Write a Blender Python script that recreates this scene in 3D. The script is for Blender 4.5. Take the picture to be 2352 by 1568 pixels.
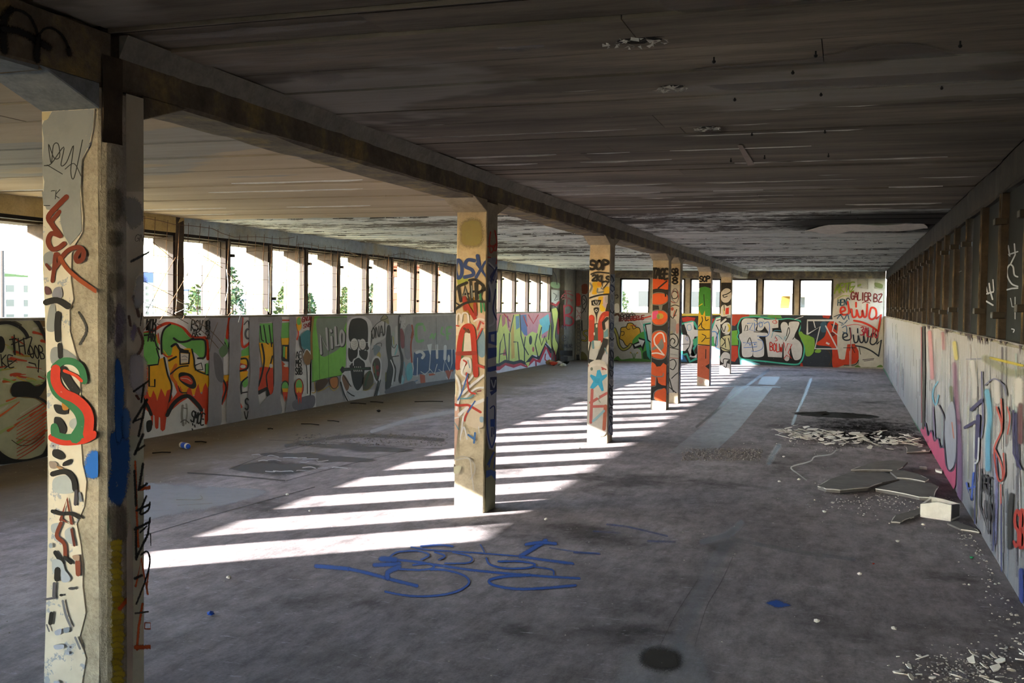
import bpy, bmesh, math, random
from mathutils import Vector, Matrix
from mathutils.geometry import tessellate_polygon
random.seed(11)
R_ = random.random
def U_(a, b): return a + (b - a) * random.random()
scene = bpy.context.scene
COL = scene.collection
for o in list(bpy.data.objects): bpy.data.objects.remove(o)

# ------------------------------------------------------------------ camera
CAMH = 1.6
YAW, PITCH, ROLL, FPX = .3144, -.0366, .0126, 2363.0
_fw = Vector((-math.sin(YAW), math.cos(YAW), 0)); _rt = Vector((math.cos(YAW), math.sin(YAW), 0)); _up = Vector((0, 0, 1))
CF = _fw * math.cos(PITCH) + _up * math.sin(PITCH)
_u2 = _up * math.cos(PITCH) - _fw * math.sin(PITCH)
CR = _rt * math.cos(ROLL) + _u2 * math.sin(ROLL)
CU = _u2 * math.cos(ROLL) - _rt * math.sin(ROLL)
CPOS = Vector((0, 0, CAMH))
cd = bpy.data.cameras.new('camera'); cam = bpy.data.objects.new('camera', cd); COL.objects.link(cam)
cd.sensor_width = 36.0; cd.lens = FPX / 2352 * 36; cd.clip_end = 2000; cd.clip_start = .05
m = Matrix((CR, CU, -CF)).transposed().to_4x4(); m.translation = CPOS
cam.matrix_world = m
scene.camera = cam
def ray(x, y): return CF * FPX + CR * (x - 1176) + CU * (784 - y)
def onplane(ax, val, x, y):
    d = ray(x, y); t = (val - CPOS[ax]) / d[ax]
    return CPOS + d * t

# ------------------------------------------------------------------ light
SUN_AZ = math.radians(41.0); SUN_EL = math.radians(17.0)
world = bpy.data.worlds.new('sky'); scene.world = world; world.use_nodes = True
wn = world.node_tree.nodes; wl = world.node_tree.links
sky = wn.new('ShaderNodeTexSky'); sky.sky_type = 'NISHITA'; sky.sun_disc = False
sky.sun_elevation = SUN_EL; sky.sun_rotation = math.radians(229); sky.air_density = 1.0; sky.dust_density = 0.6; sky.ozone_density = 1.0
wn['Background'].inputs[1].default_value = 1.0
wl.new(sky.outputs[0], wn['Background'].inputs[0])
sd = bpy.data.lights.new('sun', 'SUN'); sun = bpy.data.objects.new('sun', sd); COL.objects.link(sun)
sd.energy = 12.0; sd.angle = math.radians(.53); sd.color = (1, .965, .92)
trav = Vector((math.cos(SUN_AZ) * math.cos(SUN_EL), math.sin(SUN_AZ) * math.cos(SUN_EL), -math.sin(SUN_EL)))
sun.rotation_euler = trav.to_track_quat('-Z', 'Y').to_euler(); sun.location = (-30, -20, 20)
scene.view_settings.view_transform = 'Standard'; scene.view_settings.look = 'None'
scene.view_settings.gamma = 1; scene.view_settings.use_curve_mapping = False
scene.view_settings.exposure = 2.55
scene.cycles.transparent_max_bounces = 32
scene.cycles.max_bounces = 8; scene.cycles.diffuse_bounces = 5; scene.cycles.adaptive_threshold = .02
scene.cycles.sample_clamp_indirect = 6.0

# ------------------------------------------------------------------ dimensions (metres)
XR, XL, XC, CW = .946, -7.611, -2.599, .249
ZS, ZC, ZB, YF, ZT = 1.406, 2.591, 2.372, 28.93, 2.289
YB = -5.0                                    # where the hall is closed behind the camera
COLS_Y = [3.113, 7.352, 11.612, 15.685, 16.833, 20.841, 24.668]

# ------------------------------------------------------------------ materials
def srgb(r, g=None, b=None):
    if isinstance(r, str):
        s = r.lstrip('#'); r, g, b = [int(s[i:i + 2], 16) for i in (0, 2, 4)]
    f = lambda c: (c / 255 / 12.92) if c / 255 <= .04045 else ((c / 255 + .055) / 1.055) ** 2.4
    return (f(r), f(g), f(b), 1)
class NT:
    """small node-tree helper"""
    def __init__(self, name):
        self.m = bpy.data.materials.new(name); self.m.use_nodes = True
        self.t = self.m.node_tree; self.n = self.t.nodes; self.b = self.n['Principled BSDF']
        self.b.inputs['Roughness'].default_value = .9
        self.b.inputs['Specular IOR Level'].default_value = .25
        self.geo = None
    def pos(self):
        if not self.geo: self.geo = self.n.new('ShaderNodeNewGeometry')
        return self.geo.outputs['Position']
    def link(self, a, b): self.t.links.new(a, b)
    def noise(self, scale=1, detail=4, rough=.6, stretch=(1, 1, 1), vec=None, off=(0, 0, 0), dist=0):
        mp = self.n.new('ShaderNodeMapping'); mp.inputs['Scale'].default_value = stretch; mp.inputs['Location'].default_value = off
        self.link(vec or self.pos(), mp.inputs[0])
        nz = self.n.new('ShaderNodeTexNoise'); nz.inputs['Scale'].default_value = scale; nz.inputs['Detail'].default_value = detail
        nz.inputs['Roughness'].default_value = rough; nz.inputs['Distortion'].default_value = dist
        self.link(mp.outputs[0], nz.inputs[0]); return nz.outputs[0]
    def ramp(self, fac, stops, interp='LINEAR'):
        r = self.n.new('ShaderNodeValToRGB'); r.color_ramp.interpolation = interp
        el = r.color_ramp.elements
        while len(el) < len(stops): el.new(.5)
        for e, (p, c) in zip(el, stops):
            e.position = p; e.color = c if isinstance(c, tuple) else (c, c, c, 1)
        self.link(fac, r.inputs[0]); return r.outputs[0]
    def mix(self, fac, a, b, mode='MIX'):
        x = self.n.new('ShaderNodeMix'); x.data_type = 'RGBA'; x.blend_type = mode
        for sock, v in ((x.inputs[0], fac), (x.inputs[6], a), (x.inputs[7], b)):
            if hasattr(v, 'links'): self.link(v, sock)
            elif isinstance(v, (int, float)): sock.default_value = v if sock == x.inputs[0] else (v, v, v, 1)
            else: sock.default_value = v
        return x.outputs[2]
    def math(self, op, a, b=0.0, clamp=False):
        x = self.n.new('ShaderNodeMath'); x.operation = op; x.use_clamp = clamp
        for i, v in ((0, a), (1, b)):
            if hasattr(v, 'links'): self.link(v, x.inputs[i])
            else: x.inputs[i].default_value = v
        return x.outputs[0]
    def axis(self, i):
        s = self.n.new('ShaderNodeSeparateXYZ'); self.link(self.pos(), s.inputs[0]); return s.outputs[i]
    def rng(self, v, a, b, c=0.0, d=1.0, smooth=True):
        x = self.n.new('ShaderNodeMapRange'); x.interpolation_type = 'SMOOTHSTEP' if smooth else 'LINEAR'
        self.link(v, x.inputs[0])
        for i, q in zip((1, 2, 3, 4), (a, b, c, d)): x.inputs[i].default_value = q
        return x.outputs[0]
    def attr(self, name):
        a = self.n.new('ShaderNodeAttribute'); a.attribute_name = name; return a
    def bump(self, h, strength=.4, dist=.01):
        b = self.n.new('ShaderNodeBump'); b.inputs['Strength'].default_value = strength; b.inputs['Distance'].default_value = dist
        self.link(h, b.inputs['Height']); self.link(b.outputs[0], self.b.inputs['Normal'])
    def color(self, c):
        if hasattr(c, 'links'): self.link(c, self.b.inputs['Base Color'])
        else: self.b.inputs['Base Color'].default_value = c
        return self
    def rough(self, v):
        if hasattr(v, 'links'): self.link(v, self.b.inputs['Roughness'])
        else: self.b.inputs['Roughness'].default_value = v
        return self
def concrete(name, c1, c2, c3, scale=2.0, bump=.35, fine=60, stretch=(1, 1, 1), rough=.9):
    t = NT(name)
    n1 = t.noise(scale, 6, .65, stretch); n2 = t.noise(scale * 6, 5, .7, stretch, off=(3, 1, 2)); n3 = t.noise(fine, 3, .6)
    c = t.ramp(n1, [(.30, srgb(c1)), (.50, srgb(c2)), (.72, srgb(c3))])
    c = t.mix(.45, c, t.ramp(n2, [(.3, .45), (.55, .95), (.8, 1.15)]), 'MULTIPLY')
    c = t.mix(.25, c, t.ramp(n3, [(.3, .5), (.6, 1.1)]), 'MULTIPLY')
    t.color(c).rough(rough)
    t.bump(t.math('ADD', t.math('MULTIPLY', n2, .6), t.math('MULTIPLY', n3, .25)), bump, .012)
    return t.m
M = {}
def plain(name, c, rough=.85, spec=.3, var=.25, scale=9, metallic=0):
    t = NT(name); n = t.noise(scale, 5, .65); n2 = t.noise(scale * 9, 3, .6)
    cc = t.mix(var, srgb(c), t.ramp(n, [(.3, .25), (.6, 1.0), (.85, 1.25)]), 'MULTIPLY')
    t.color(cc).rough(rough); t.b.inputs['Metallic'].default_value = metallic
    t.bump(n2, .25, .004)
    return t.m

# ceiling slab: bare board-marked concrete near the camera, flaking whitewash beyond y = 10.9, soot above the burnt floor
def ceiling_mat(name='ceiling_concrete'):
    t = NT(name); y = t.axis(1); x = t.axis(0)
    oi = t.n.new('ShaderNodeObjectInfo')
    n1 = t.noise(1.0, 6, .65, (.35, 1.6, 1)); n2 = t.noise(2.2, 8, .75, (.5, 5.0, 1), off=(7, 3, 0)); n3 = t.noise(45, 3, .6)
    bare = t.ramp(n1, [(.36, srgb('#564f47')), (.46, srgb('#72695d')), (.56, srgb('#82776a')), (.68, srgb('#9a8d7d'))])
    bare = t.mix(.5, bare, t.ramp(n2, [(.38, .35), (.5, .95), (.62, 1.35)]), 'MULTIPLY')
    bare = t.mix(t.math('MULTIPLY', oi.outputs['Random'], .5), bare, srgb('#4d4842'))
    bare = t.mix(t.rng(x, -2.6, -2.8), bare, t.mix(.5, bare, srgb('#c0a98c')))     # bounced light beyond the beam put into the colour: paler, warmer
    n4 = t.noise(.55, 5, .6, (.5, 1.2, 1), off=(4, 9, 0))          # skim coat remains
    bare = t.mix(t.rng(n4, .56, .60), bare, t.mix(t.ramp(n2, [(.4, 0.0), (.7, .5)]), srgb('#8e8880'), srgb('#6d655d')))
    flake = t.noise(7.0, 7, .74, (.55, 1.7, 1), off=(1, 5, 0)); big = t.noise(.5, 4, .6, (.5, 1.6, 1), off=(2, 2, 0))
    thr = t.math('ADD', flake, t.math('MULTIPLY', t.math('SUBTRACT', big, .5), .9))
    white = t.mix(t.ramp(n2, [(.35, 1.0), (.62, 0.0)]), srgb('#d2d3ce'), srgb('#a3abaa'))
    dark = t.mix(n1, srgb('#3f3d3b'), srgb('#5c5852'))
    painted = t.mix(t.rng(thr, .452, .468), dark, white)
    zone = t.rng(t.math('ADD', y, t.math('MULTIPLY', n1, .35)), 11.02, 11.12)
    c = t.mix(zone, bare, painted)
    # soot over the burnt patch by the right wall
    dx = t.math('DIVIDE', t.math('SUBTRACT', x, .55), 1.5); dy = t.math('DIVIDE', t.math('SUBTRACT', y, 12.6), 1.7)
    d = t.math('ADD', t.math('MULTIPLY', dx, dx), t.math('MULTIPLY', dy, dy))
    soot = t.math('SUBTRACT', 1.25, t.math('ADD', t.math('MULTIPLY', d, .8), t.math('MULTIPLY', flake, .7)))
    c = t.mix(t.rng(soot, -.15, .5), c, srgb('#141312'))
    t.color(c).rough(.93)
    t.bump(t.math('ADD', n2, t.math('MULTIPLY', n3, .3)), .5, .01)
    return t.m
M['ceiling'] = ceiling_mat()
M['beam'] = concrete('beam_concrete', '#4d463f', '#6b6053', '#9a8558', 4.5, .8)
M['beam_pale'] = concrete('limewashed_concrete', '#7d7973', '#8d8880', '#9c958a', 3, .4)
M['blue_beam'] = concrete('pale_blue_paint', '#b0a98c', '#aab8c0', '#b8c6ce', 1.4, .25)
M['ochre'] = concrete('ochre_paint', '#b09860', '#c4ad74', '#ccb888', 1.2, .2)
M['wall'] = concrete('wall_plaster', '#8f8c86', '#aeaba4', '#bdbab2', 1.5, .25)
M['grimy'] = concrete('grimy_plaster', '#5f5c53', '#78756b', '#8d897e', 1.3, .3)
M['column'] = concrete('column_plaster', '#8d816a', '#a39680', '#b3a894', 2.0, .2)
M['roughcast'] = concrete('rough_concrete', '#8d857a', '#a69e92', '#bcb4a8', 9, .9, 90)
M['dark_concrete'] = concrete('dark_stained_concrete', '#352d26', '#463c33', '#5c5145', 3, .5)
M['fin'] = concrete('fin_render', '#a8925c', '#b8a468', '#c4b27c', 1.2, .1)
M['right_post'] = concrete('right_post_paint', '#1a1511', '#382f25', '#6a5d46', 7, .3)
M['tar_shadow'] = concrete('blackened_timber_and_shadow', '#1a1715', '#282320', '#383029', 4, .4)  # dark finish of real parts, also used for the shadow wedges on the fins
M['frame'] = plain('rusty_window_frame', '#1a130f', .8, .3, .6, 6)
M['post'] = concrete('post_plaster', '#3e342b', '#5d5348', '#7d7368', 5, .3)
M['black_iron'] = plain('black_iron', '#1c1917', .6, .4, .4)
M['panel'] = plain('dark_pane', '#24282c', .85, .1, .4, 2); M['panel'].node_tree.nodes['Principled BSDF'].inputs['Specular IOR Level'].default_value = .08
M['wire'] = plain('rusty_wire', '#5f4632', .7, .4, .3)
M['white'] = plain('white_flake', '#cfcac2', .9, .2, .25, 14)
M['slab'] = plain('grey_plaster_slab', '#6a6562', .95, .2, .4, 6)
M['soot'] = plain('charred_debris', '#151312', .95, .1, .5, 8)

def floor_mat():
    t = NT('floor_concrete'); x = t.axis(0); y = t.axis(1)
    n1 = t.noise(.55, 7, .62, (1, .7, 1)); n2 = t.noise(3.5, 8, .72, (1.0, .8, 1), off=(5, 2, 0)); n3 = t.noise(70, 3, .65); n4 = t.noise(.9, 5, .6, off=(8, 8, 1))
    c = t.ramp(n1, [(.28, srgb('#635d60')), (.47, srgb('#7e7678')), (.62, srgb('#8e8688')), (.8, srgb('#a29a9b'))])
    c = t.mix(.5, c, t.ramp(n2, [(.36, .45), (.5, .95), (.64, 1.3)]), 'MULTIPLY')
    c = t.mix(.3, c, t.ramp(n3, [(.3, .45), (.6, 1.1)]), 'MULTIPLY')
    c = t.mix(t.rng(t.math('ADD', n4, t.math('MULTIPLY', n2, .25)), .66, .84), c, srgb('#4a4546'))         # oil and wear stains
    n5 = t.noise(9, 9, .8, (1.0, .35, 1), off=(3, 7, 2)); n6 = t.noise(22, 6, .75, (.4, 1.0, 1), off=(1, 4, 2))
    c = t.mix(.55, c, t.ramp(n5, [(.40, .5), (.5, 1.0), (.60, 1.4)]), 'MULTIPLY')
    c = t.mix(t.math('MULTIPLY', t.rng(n6, .58, .68), .5), c, srgb('#b0acb4'))
    # earth blown in along the windows
    e = t.math('ADD', x, t.math('MULTIPLY', t.math('SUBTRACT', n2, .5), 1.6))
    e = t.math('ADD', e, t.math('MULTIPLY', t.math('SUBTRACT', n1, .5), 2.4))
    c = t.mix(t.math('MULTIPLY', t.rng(e, -5.1, -6.2), .8), c, t.mix(n2, srgb('#4d4438'), srgb('#7d7263')))
    # charred patch
    dx = t.math('DIVIDE', t.math('SUBTRACT', x, .25), 1.15); dy = t.math('DIVIDE', t.math('SUBTRACT', y, 14.2), 2.7)
    d = t.math('ADD', t.math('MULTIPLY', dx, dx), t.math('MULTIPLY', dy, dy))
    s = t.math('SUBTRACT', 2.05, t.math('ADD', d, t.math('ADD', t.math('MULTIPLY', n5, 1.6), t.math('MULTIPLY', n2, 1.4))))
    burnt = t.rng(s, -.1, .6)
    c = t.mix(t.math('MULTIPLY', burnt, .92), c, srgb('#131110'))
    t.color(c).rough(t.ramp(n2, [(.38, .75), (.62, 1.0)]))
    t.link(t.math('MULTIPLY', t.math('SUBTRACT', 1.0, burnt), .12), t.b.inputs['Specular IOR Level'])
    t.bump(t.math('ADD', n2, t.math('MULTIPLY', n3, .35)), .3, .01)
    return t.m
M['floor'] = floor_mat()

# paint that carries its own face colour; 'soft' fades at the rim of each stroke like spray does
def paint_mat(name, soft, rough=.75, spec=.25):
    t = NT(name); a = t.attr('Col'); n = t.noise(6, 5, .7); n2 = t.noise(38, 3, .6)
    c = t.mix(.35, a.outputs['Color'], t.ramp(n, [(.3, .55), (.55, 1.0), (.8, 1.12)]), 'MULTIPLY')
    c = t.mix(t.rng(n2, .70, .76), c, t.mix(.5, c, srgb('#a9a49b')))
    t.color(c).rough(rough); t.b.inputs['Specular IOR Level'].default_value = spec
    if soft:
        e = t.attr('rim'); al = t.math('ADD', e.outputs['Fac'], t.math('MULTIPLY', t.math('SUBTRACT', t.noise(170, 3, .6), .5), 1.1))
        al = t.rng(al, .12, .66)
        al = t.math('MULTIPLY', al, a.outputs['Alpha'])
        t.link(al, t.b.inputs['Alpha'])
    return t.m
M['paint'] = paint_mat('spray_paint', False)
M['soft'] = paint_mat('soft_spray_paint', True)
M['worn'] = paint_mat('worn_screed', True, .5, .45)

# ------------------------------------------------------------------ mesh helpers
def link(name, me, mat, parent=None):
    o = bpy.data.objects.new(name, me); COL.objects.link(o)
    if mat is not None and not me.materials: me.materials.append(mat)
    if parent is not None: o.parent = parent
    return o
def tag(o, label=None, cat=None, group=None, kind=None):
    for k, v in (('label', label), ('category', cat), ('group', group), ('kind', kind)):
        if v: o[k] = v
    return o
def empty(name, loc=(0, 0, 0)):
    o = bpy.data.objects.new(name, None); o.empty_display_size = .1; COL.objects.link(o); o.location = loc; return o
class MB:
    """collects boxes, prisms, tubes; build() links them as one mesh"""
    def __init__(s): s.v = []; s.f = []
    def box(s, x0, x1, y0, y1, z0, z1):
        b = len(s.v)
        s.v += [(x, y, z) for z in (z0, z1) for y in (y0, y1) for x in (x0, x1)]
        s.f += [tuple(b + i for i in q) for q in ((0, 2, 3, 1), (4, 5, 7, 6), (0, 1, 5, 4), (2, 6, 7, 3), (0, 4, 6, 2), (1, 3, 7, 5))]
        return s
    def prism(s, poly, axis, a, b):
        """poly: 2d points in the other two axes, extruded from a to b"""
        k = len(s.v); n = len(poly)
        def P(p, t):
            return (t, p[0], p[1]) if axis == 0 else (p[0], t, p[1]) if axis == 1 else (p[0], p[1], t)
        s.v += [P(p, a) for p in poly] + [P(p, b) for p in poly]
        s.f += [tuple(k + (i) for i in range(n))[::-1], tuple(k + n + i for i in range(n))]
        s.f += [(k + i, k + (i + 1) % n, k + n + (i + 1) % n, k + n + i) for i in range(n)]
        return s
    def tube(s, pts, r, seg=5, cap=True):
        pts = [Vector(p) for p in pts]; k = len(s.v); n = len(pts)
        for i, p in enumerate(pts):
            d = (pts[min(i + 1, n - 1)] - pts[max(i - 1, 0)]).normalized()
            a = d.orthogonal().normalized() if i == 0 else (s._a - d * s._a.dot(d)).normalized()
            s._a = a; b = d.cross(a)
            rr = r[i] if isinstance(r, (list, tuple)) else r
            s.v += [tuple(p + (a * math.cos(2 * math.pi * j / seg) + b * math.sin(2 * math.pi * j / seg)) * rr) for j in range(seg)]
        for i in range(n - 1):
            for j in range(seg):
                s.f.append((k + i * seg + j, k + i * seg + (j + 1) % seg, k + (i + 1) * seg + (j + 1) % seg, k + (i + 1) * seg + j))
        if cap:
            s.f += [tuple(k + j for j in range(seg))[::-1], tuple(k + (n - 1) * seg + j for j in range(seg))]
        return s
    def lathe(s, prof, c=(0, 0, 0), seg=14):
        k = len(s.v); n = len(prof)
        for r, z in prof:
            s.v += [(c[0] + r * math.cos(2 * math.pi * j / seg), c[1] + r * math.sin(2 * math.pi * j / seg), c[2] + z) for j in range(seg)]
        for i in range(n - 1):
            for j in range(seg):
                s.f.append((k + i * seg + j, k + i * seg + (j + 1) % seg, k + (i + 1) * seg + (j + 1) % seg, k + (i + 1) * seg + j))
        s.f += [tuple(k + j for j in range(seg))[::-1], tuple(k + (n - 1) * seg + j for j in range(seg))]
        return s
    def mesh(s, name):
        me = bpy.data.meshes.new(name); me.from_pydata(s.v, [], s.f); me.update(); return me
    def build(s, name, mat, parent=None, smooth=False, bevel=0, fix=False):
        me = s.mesh(name)
        if bevel or fix:
            bm = bmesh.new(); bm.from_mesh(me); bmesh.ops.recalc_face_normals(bm, faces=bm.faces)
            if bevel: bmesh.ops.bevel(bm, geom=bm.edges[:], offset=bevel, segments=1, affect='EDGES')
            bm.to_mesh(me); bm.free()
        if smooth:
            for p in me.polygons: p.use_smooth = True
        return link(name, me, mat, parent)
def worn_box(name, x0, x1, y0, y1, z0, z1, mat, parent=None, step=.12, jit=.006, bev=.012, seed=0):
    """a box cast in concrete: chamfered, subdivided along its length, arrises knocked about"""
    rnd = random.Random(seed)
    bm = bmesh.new(); b = MB().box(x0, x1, y0, y1, z0, z1)
    vs = [bm.verts.new(v) for v in b.v]
    for f in b.f: bm.faces.new([vs[i] for i in f])
    bmesh.ops.bevel(bm, geom=bm.edges[:], offset=bev, segments=1, affect='EDGES')
    ax = max(range(3), key=lambda i: ((x1 - x0), (y1 - y0), (z1 - z0))[i]); lo = (x0, y0, z0)[ax]; hi = (x1, y1, z1)[ax]
    n = int((hi - lo) / step)
    for i in range(1, n):
        p = [0, 0, 0]; p[ax] = lo + (hi - lo) * i / n; nn = [0, 0, 0]; nn[ax] = 1
        bmesh.ops.bisect_plane(bm, geom=bm.verts[:] + bm.edges[:] + bm.faces[:], plane_co=p, plane_no=nn)
    cx, cy, cz = (x0 + x1) / 2, (y0 + y1) / 2, (z0 + z1) / 2
    for v in bm.verts:
        k = jit if rnd.random() < .8 else jit * 2.2
        for i in range(3):
            if i == ax: continue
            c = (cx, cy, cz)[i]; v.co[i] -= math.copysign(rnd.random() * k, v.co[i] - c)
    bmesh.ops.recalc_face_normals(bm, faces=bm.faces)
    me = bpy.data.meshes.new(name); bm.to_mesh(me); bm.free()
    return link(name, me, mat, parent)

# ================================================================== the shell
fl = MB().box(-8.0, 1.3, YB, YF + .25, -.25, 0).build('floor', M['floor']); tag(fl, kind='structure', label='worn grey concrete floor of the hall')
ce = MB().box(-8.14, 1.5, YB, YF + .25, ZC + .012, ZC + .30).build('ceiling', M['ceiling']); tag(ce, kind='structure', label='board-marked concrete ceiling with flaking whitewash')
# formwork boards printed in the ceiling: every strip its own piece, a little proud or shy of the next
def strips(x0, x1, seed, ys, ye):
    rnd = random.Random(seed); y = ys; k = 0
    while y < ye:
        w = rnd.uniform(.20, .42) if y < 11 else rnd.uniform(.16, .3)
        y1 = min(y + w, ye)
        d = rnd.uniform(0, .016); gp_ = rnd.choice((.003, .003, .008))
        if abs(y - 3.2) < .05: y1 = y + .25
        xs = [x0, x1]
        if rnd.random() < .5: xs.insert(1, rnd.uniform(x0 + .8, x1 - .8))
        for a, b in zip(xs, xs[1:]):
            MB().box(a + .002, b - .002, y + gp_, y1 - .003, ZC - d - rnd.uniform(0, .004), ZC + .014).build('formwork_strip', M['ceiling'], ce)
        y = y1; k += 1
strips(XL, -2.87, 3, 3.23, YF); strips(XC, XR, 4, 3.23, YF)
strips(XL, -2.87, 5, YB, 3.17); strips(XC, XR, 6, YB, 3.17)

# thin ridges of mortar that squeezed between the boards
def ridge(x0, x1, y, w=.012, h=.012):
    pts = []; n = max(2, int((x1 - x0) / .12))
    mb = MB(); rnd = random
    top = []; 
    for i in range(n + 1):
        x = x0 + (x1 - x0) * i / n; hh = h * rnd.uniform(.4, 1.3) if 0 < i < n else .001; ww = w * rnd.uniform(.6, 1.2)
        top.append((x, hh, ww))
    for x, hh, ww in top: mb.v += [(x, y - ww / 2, ZC - .002), (x, y + rnd.uniform(-.003, .003), ZC - .008 - hh), (x, y + ww / 2, ZC - .002)]
    for i in range(n):
        a = 3 * i; mb.f += [(a, a + 1, a + 4, a + 3), (a + 1, a + 2, a + 5, a + 4)]
    mb.build('mortar_ridge', M['white'], ce)
rr = random.Random(21)
for y in [4.6, 5.27, 5.70, 5.98, 6.56, 6.95, 7.23, 7.95, 8.30, 8.61, 8.94, 9.12, 9.37, 9.72, 10.09, 10.33, 10.55, 10.75]:
    x = XC + .05
    while x < XR - .4:
        l = rr.uniform(.25, 1.5); 
        if rr.random() < .62: ridge(x, min(x + l, XR - .02), y, rr.uniform(.008, .014), rr.uniform(.003, .010))
        x += l + rr.uniform(.02, .5)
for y in [4.3, 5.0, 5.6, 6.1, 6.5, 7.0, 7.6, 8.1, 8.6, 9.1, 9.6, 10.2]:
    x = XL + .1
    while x < -3.3:
        l = rr.uniform(.3, 1.6)
        if rr.random() < .5: ridge(x, min(x + l, -2.9), y + rr.uniform(-.05, .05), rr.uniform(.008, .014), rr.uniform(.003, .009))
        x += l + rr.uniform(.1, .8)

# window posts stand at these right-hand edges along the left wall
LPOST = [10.59 - k for k in range(9, 0, -1)] + [10.59, 11.59, 12.61, 13.61, 14.63, 15.66, 16.64, 17.66, 18.70, 19.70, 20.68, 21.66, 22.64, 23.72, 24.79, 25.81, 26.80]
mb = MB().box(XL - .16, XL, 1.47, 26.86, 0, ZS)                    # parapet
mb.box(XL - .16, XL, YB, 1.47, 0, ZC + .02)                           # blind stretch behind the camera
wall_left = mb.build('wall_left', M['wall']); tag(wall_left, kind='structure', label='left wall: painted parapet under a row of open windows')
worn_box('window_sill', XL - .16, XL + .012, 1.47, 26.86, ZS - .03, ZS, M['grimy'], wall_left, .25, .006, .008, 5)
lint = MB().box(XL - .20, XL, 10.59, YF, ZB + .022, ZC + .01).build('lintel_beam', M['blue_beam'], wall_left)
MB().box(XL - .20, XL, 1.47, 10.59, ZB + .022, ZC + .01).build('lintel_beam', M['ochre'], wall_left)
MB().box(-8.14, XL - .2, 1.47, YF + .25, ZB - .03, ZC + .02).build('roof_overhang', M['dark_concrete'], wall_left)
MB().box(XL - .085, XL - .01, 1.47, 26.9, ZB - .015, ZB + .022).build('window_head', M['frame'], wall_left)
rp = random.Random(8)
for i, y in enumerate(LPOST):
    big = abs(y - 10.59) < .01
    w = .17 if big else .085
    p = worn_box('window_post', XL - .09, XL - (0 if not big else -.004), y - w, y, ZS, ZB if not big else ZC, M['dark_concrete'] if big else M['post'], wall_left, .1, .005, .006, 40 + i)
    MB().box(-7.962, XL - .088, y - .115, y, ZS - .4, ZB - .025).build('sun_fin', M['fin'], wall_left)
    MB().prism([(-7.965, 2.345), (-7.965, 2.262), (XL - .088, 2.147), (XL - .088, 2.345)], 1, y - .121, y + .002).build('fin_shadow_wedge', M['tar_shadow'], wall_left, fix=True)  # dark wedge standing in for the overhang's shadow on the fin
    wf = MB().box(XL - .087, XL - .012, y - w - .028, y - w + .003, ZS + .004, ZB).build('window_frame', M['frame'], wall_left)
    worn_box('frame_foot', XL - .09, XL - .004, y - w - .045, y - w + .004, ZS, ZS + .075, M['frame'], wf, .03, .004, .004, i)
    if not big:
        for z in (2.14 + rp.uniform(-.02, .02), 1.60 + rp.uniform(-.02, .02)):
            if rp.random() < .75:
                MB().box(XL - .03, XL + .03, y - .02, y + .045, z, z + .04).build('hinge_bracket', M['black_iron'], p, bevel=.004)
# end of the left wall: pilaster, thickened grimy bay and corner post
worn_box('pilaster', XL - .16, XL + .02, 26.86, 27.62, 0, ZC, M['grimy'], wall_left, .2, .008, .015, 77)
worn_box('end_bay', XL - .16, XL + .15, 27.62, YF, 0, ZC, M['grimy'], wall_left, .2, .006, .01, 78)

# ---- right wall: same section, its openings closed with dark sheets
RPOST = [6.54 + 1.03 * k for k in range(-13, 22)]
wall_right = MB().box(XR, XR + .16, YB, YF, 0, ZS).build('wall_right', M['wall']); tag(wall_right, kind='structure', label='right wall: streaked painted parapet under closed dark windows')
worn_box('window_sill', XR - .012, XR + .16, YB, YF, ZS - .03, ZS, M['grimy'], wall_right, .25, .006, .008, 6)
worn_box('lintel_beam', XR, XR + .25, YB, YF, ZB - .006, ZC + .01, M['tar_shadow'], wall_right, .3, .008, .015, 9)
MB().box(XR + .16, XR + .5, YB, YF + .25, ZB + .05, ZC + .02).build('roof_overhang', M['dark_concrete'], wall_right)
for i, y in enumerate(RPOST):
    if y - .1 < YB or y > YF: continue
    p = worn_box('window_post', XR, XR + .075, y - .055, y, ZS, ZB, M['right_post'], wall_right, .1, .005, .006, 140 + i)
    worn_box('window_frame', XR + .006, XR + .075, y - .088, y - .052, ZS, ZB, M['tar_shadow'], wall_right, .15, .003, .004, 240 + i)
    for z in (2.15 + rp.uniform(-.03, .03), 1.56 + rp.uniform(-.03, .03)):
        if rp.random() < .9:
            MB().box(XR - .03, XR + .05, y - .09, y + .012, z, z + .045).build('hinge_bracket', M['black_iron'], p, bevel=.004)
    if i + 1 < len(RPOST) and RPOST[i + 1] < YF:
        g = rp.choice((.0, .0, .006, .012)) if y > 7 else 0
        MB().box(XR + .056, XR + .068, y - .005, RPOST[i + 1] - .086 - g, ZS, ZB).build('dark_pane', M['panel'], wall_right)

# ---- end wall with six window openings
WX = [(-6.15, -5.36), (-5.14, -4.36), (-4.16, -3.36), (-3.17, -2.38), (-2.19, -1.41), (-1.216, -.406)]
WZ0, WZ1 = 1.40, 2.335
mb = MB().box(XL, XR, YF, YF + .2, 0, WZ0).box(XL, XR, YF, YF + .2, WZ1, ZC + .01)
xs = [XL] + [v for p in WX for v in p] + [XR]
for a, b in zip(xs[::2], xs[1::2]): mb.box(a, b, YF, YF + .2, WZ0, WZ1)
wall_end = mb.build('wall_end', M['grimy']); tag(wall_end, kind='structure', label='far end wall with six square window openings and murals')
for k, (a, b) in enumerate(WX):
    MB().box(a - .03, a + .012, YF - .012, YF + .1, WZ0, WZ1 + .03).box(b - .012, b + .03, YF - .012, YF + .1, WZ0, WZ1 + .03).box(a - .03, b + .03, YF - .012, YF + .1, WZ1 - .01, WZ1 + .03).build('window_frame', M['frame'], wall_end)
worn_box('corner_post', -7.46, -7.30, YF - .12, YF + .01, 0, ZC, M['grimy'], wall_end, .15, .008, .012, 91)
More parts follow.
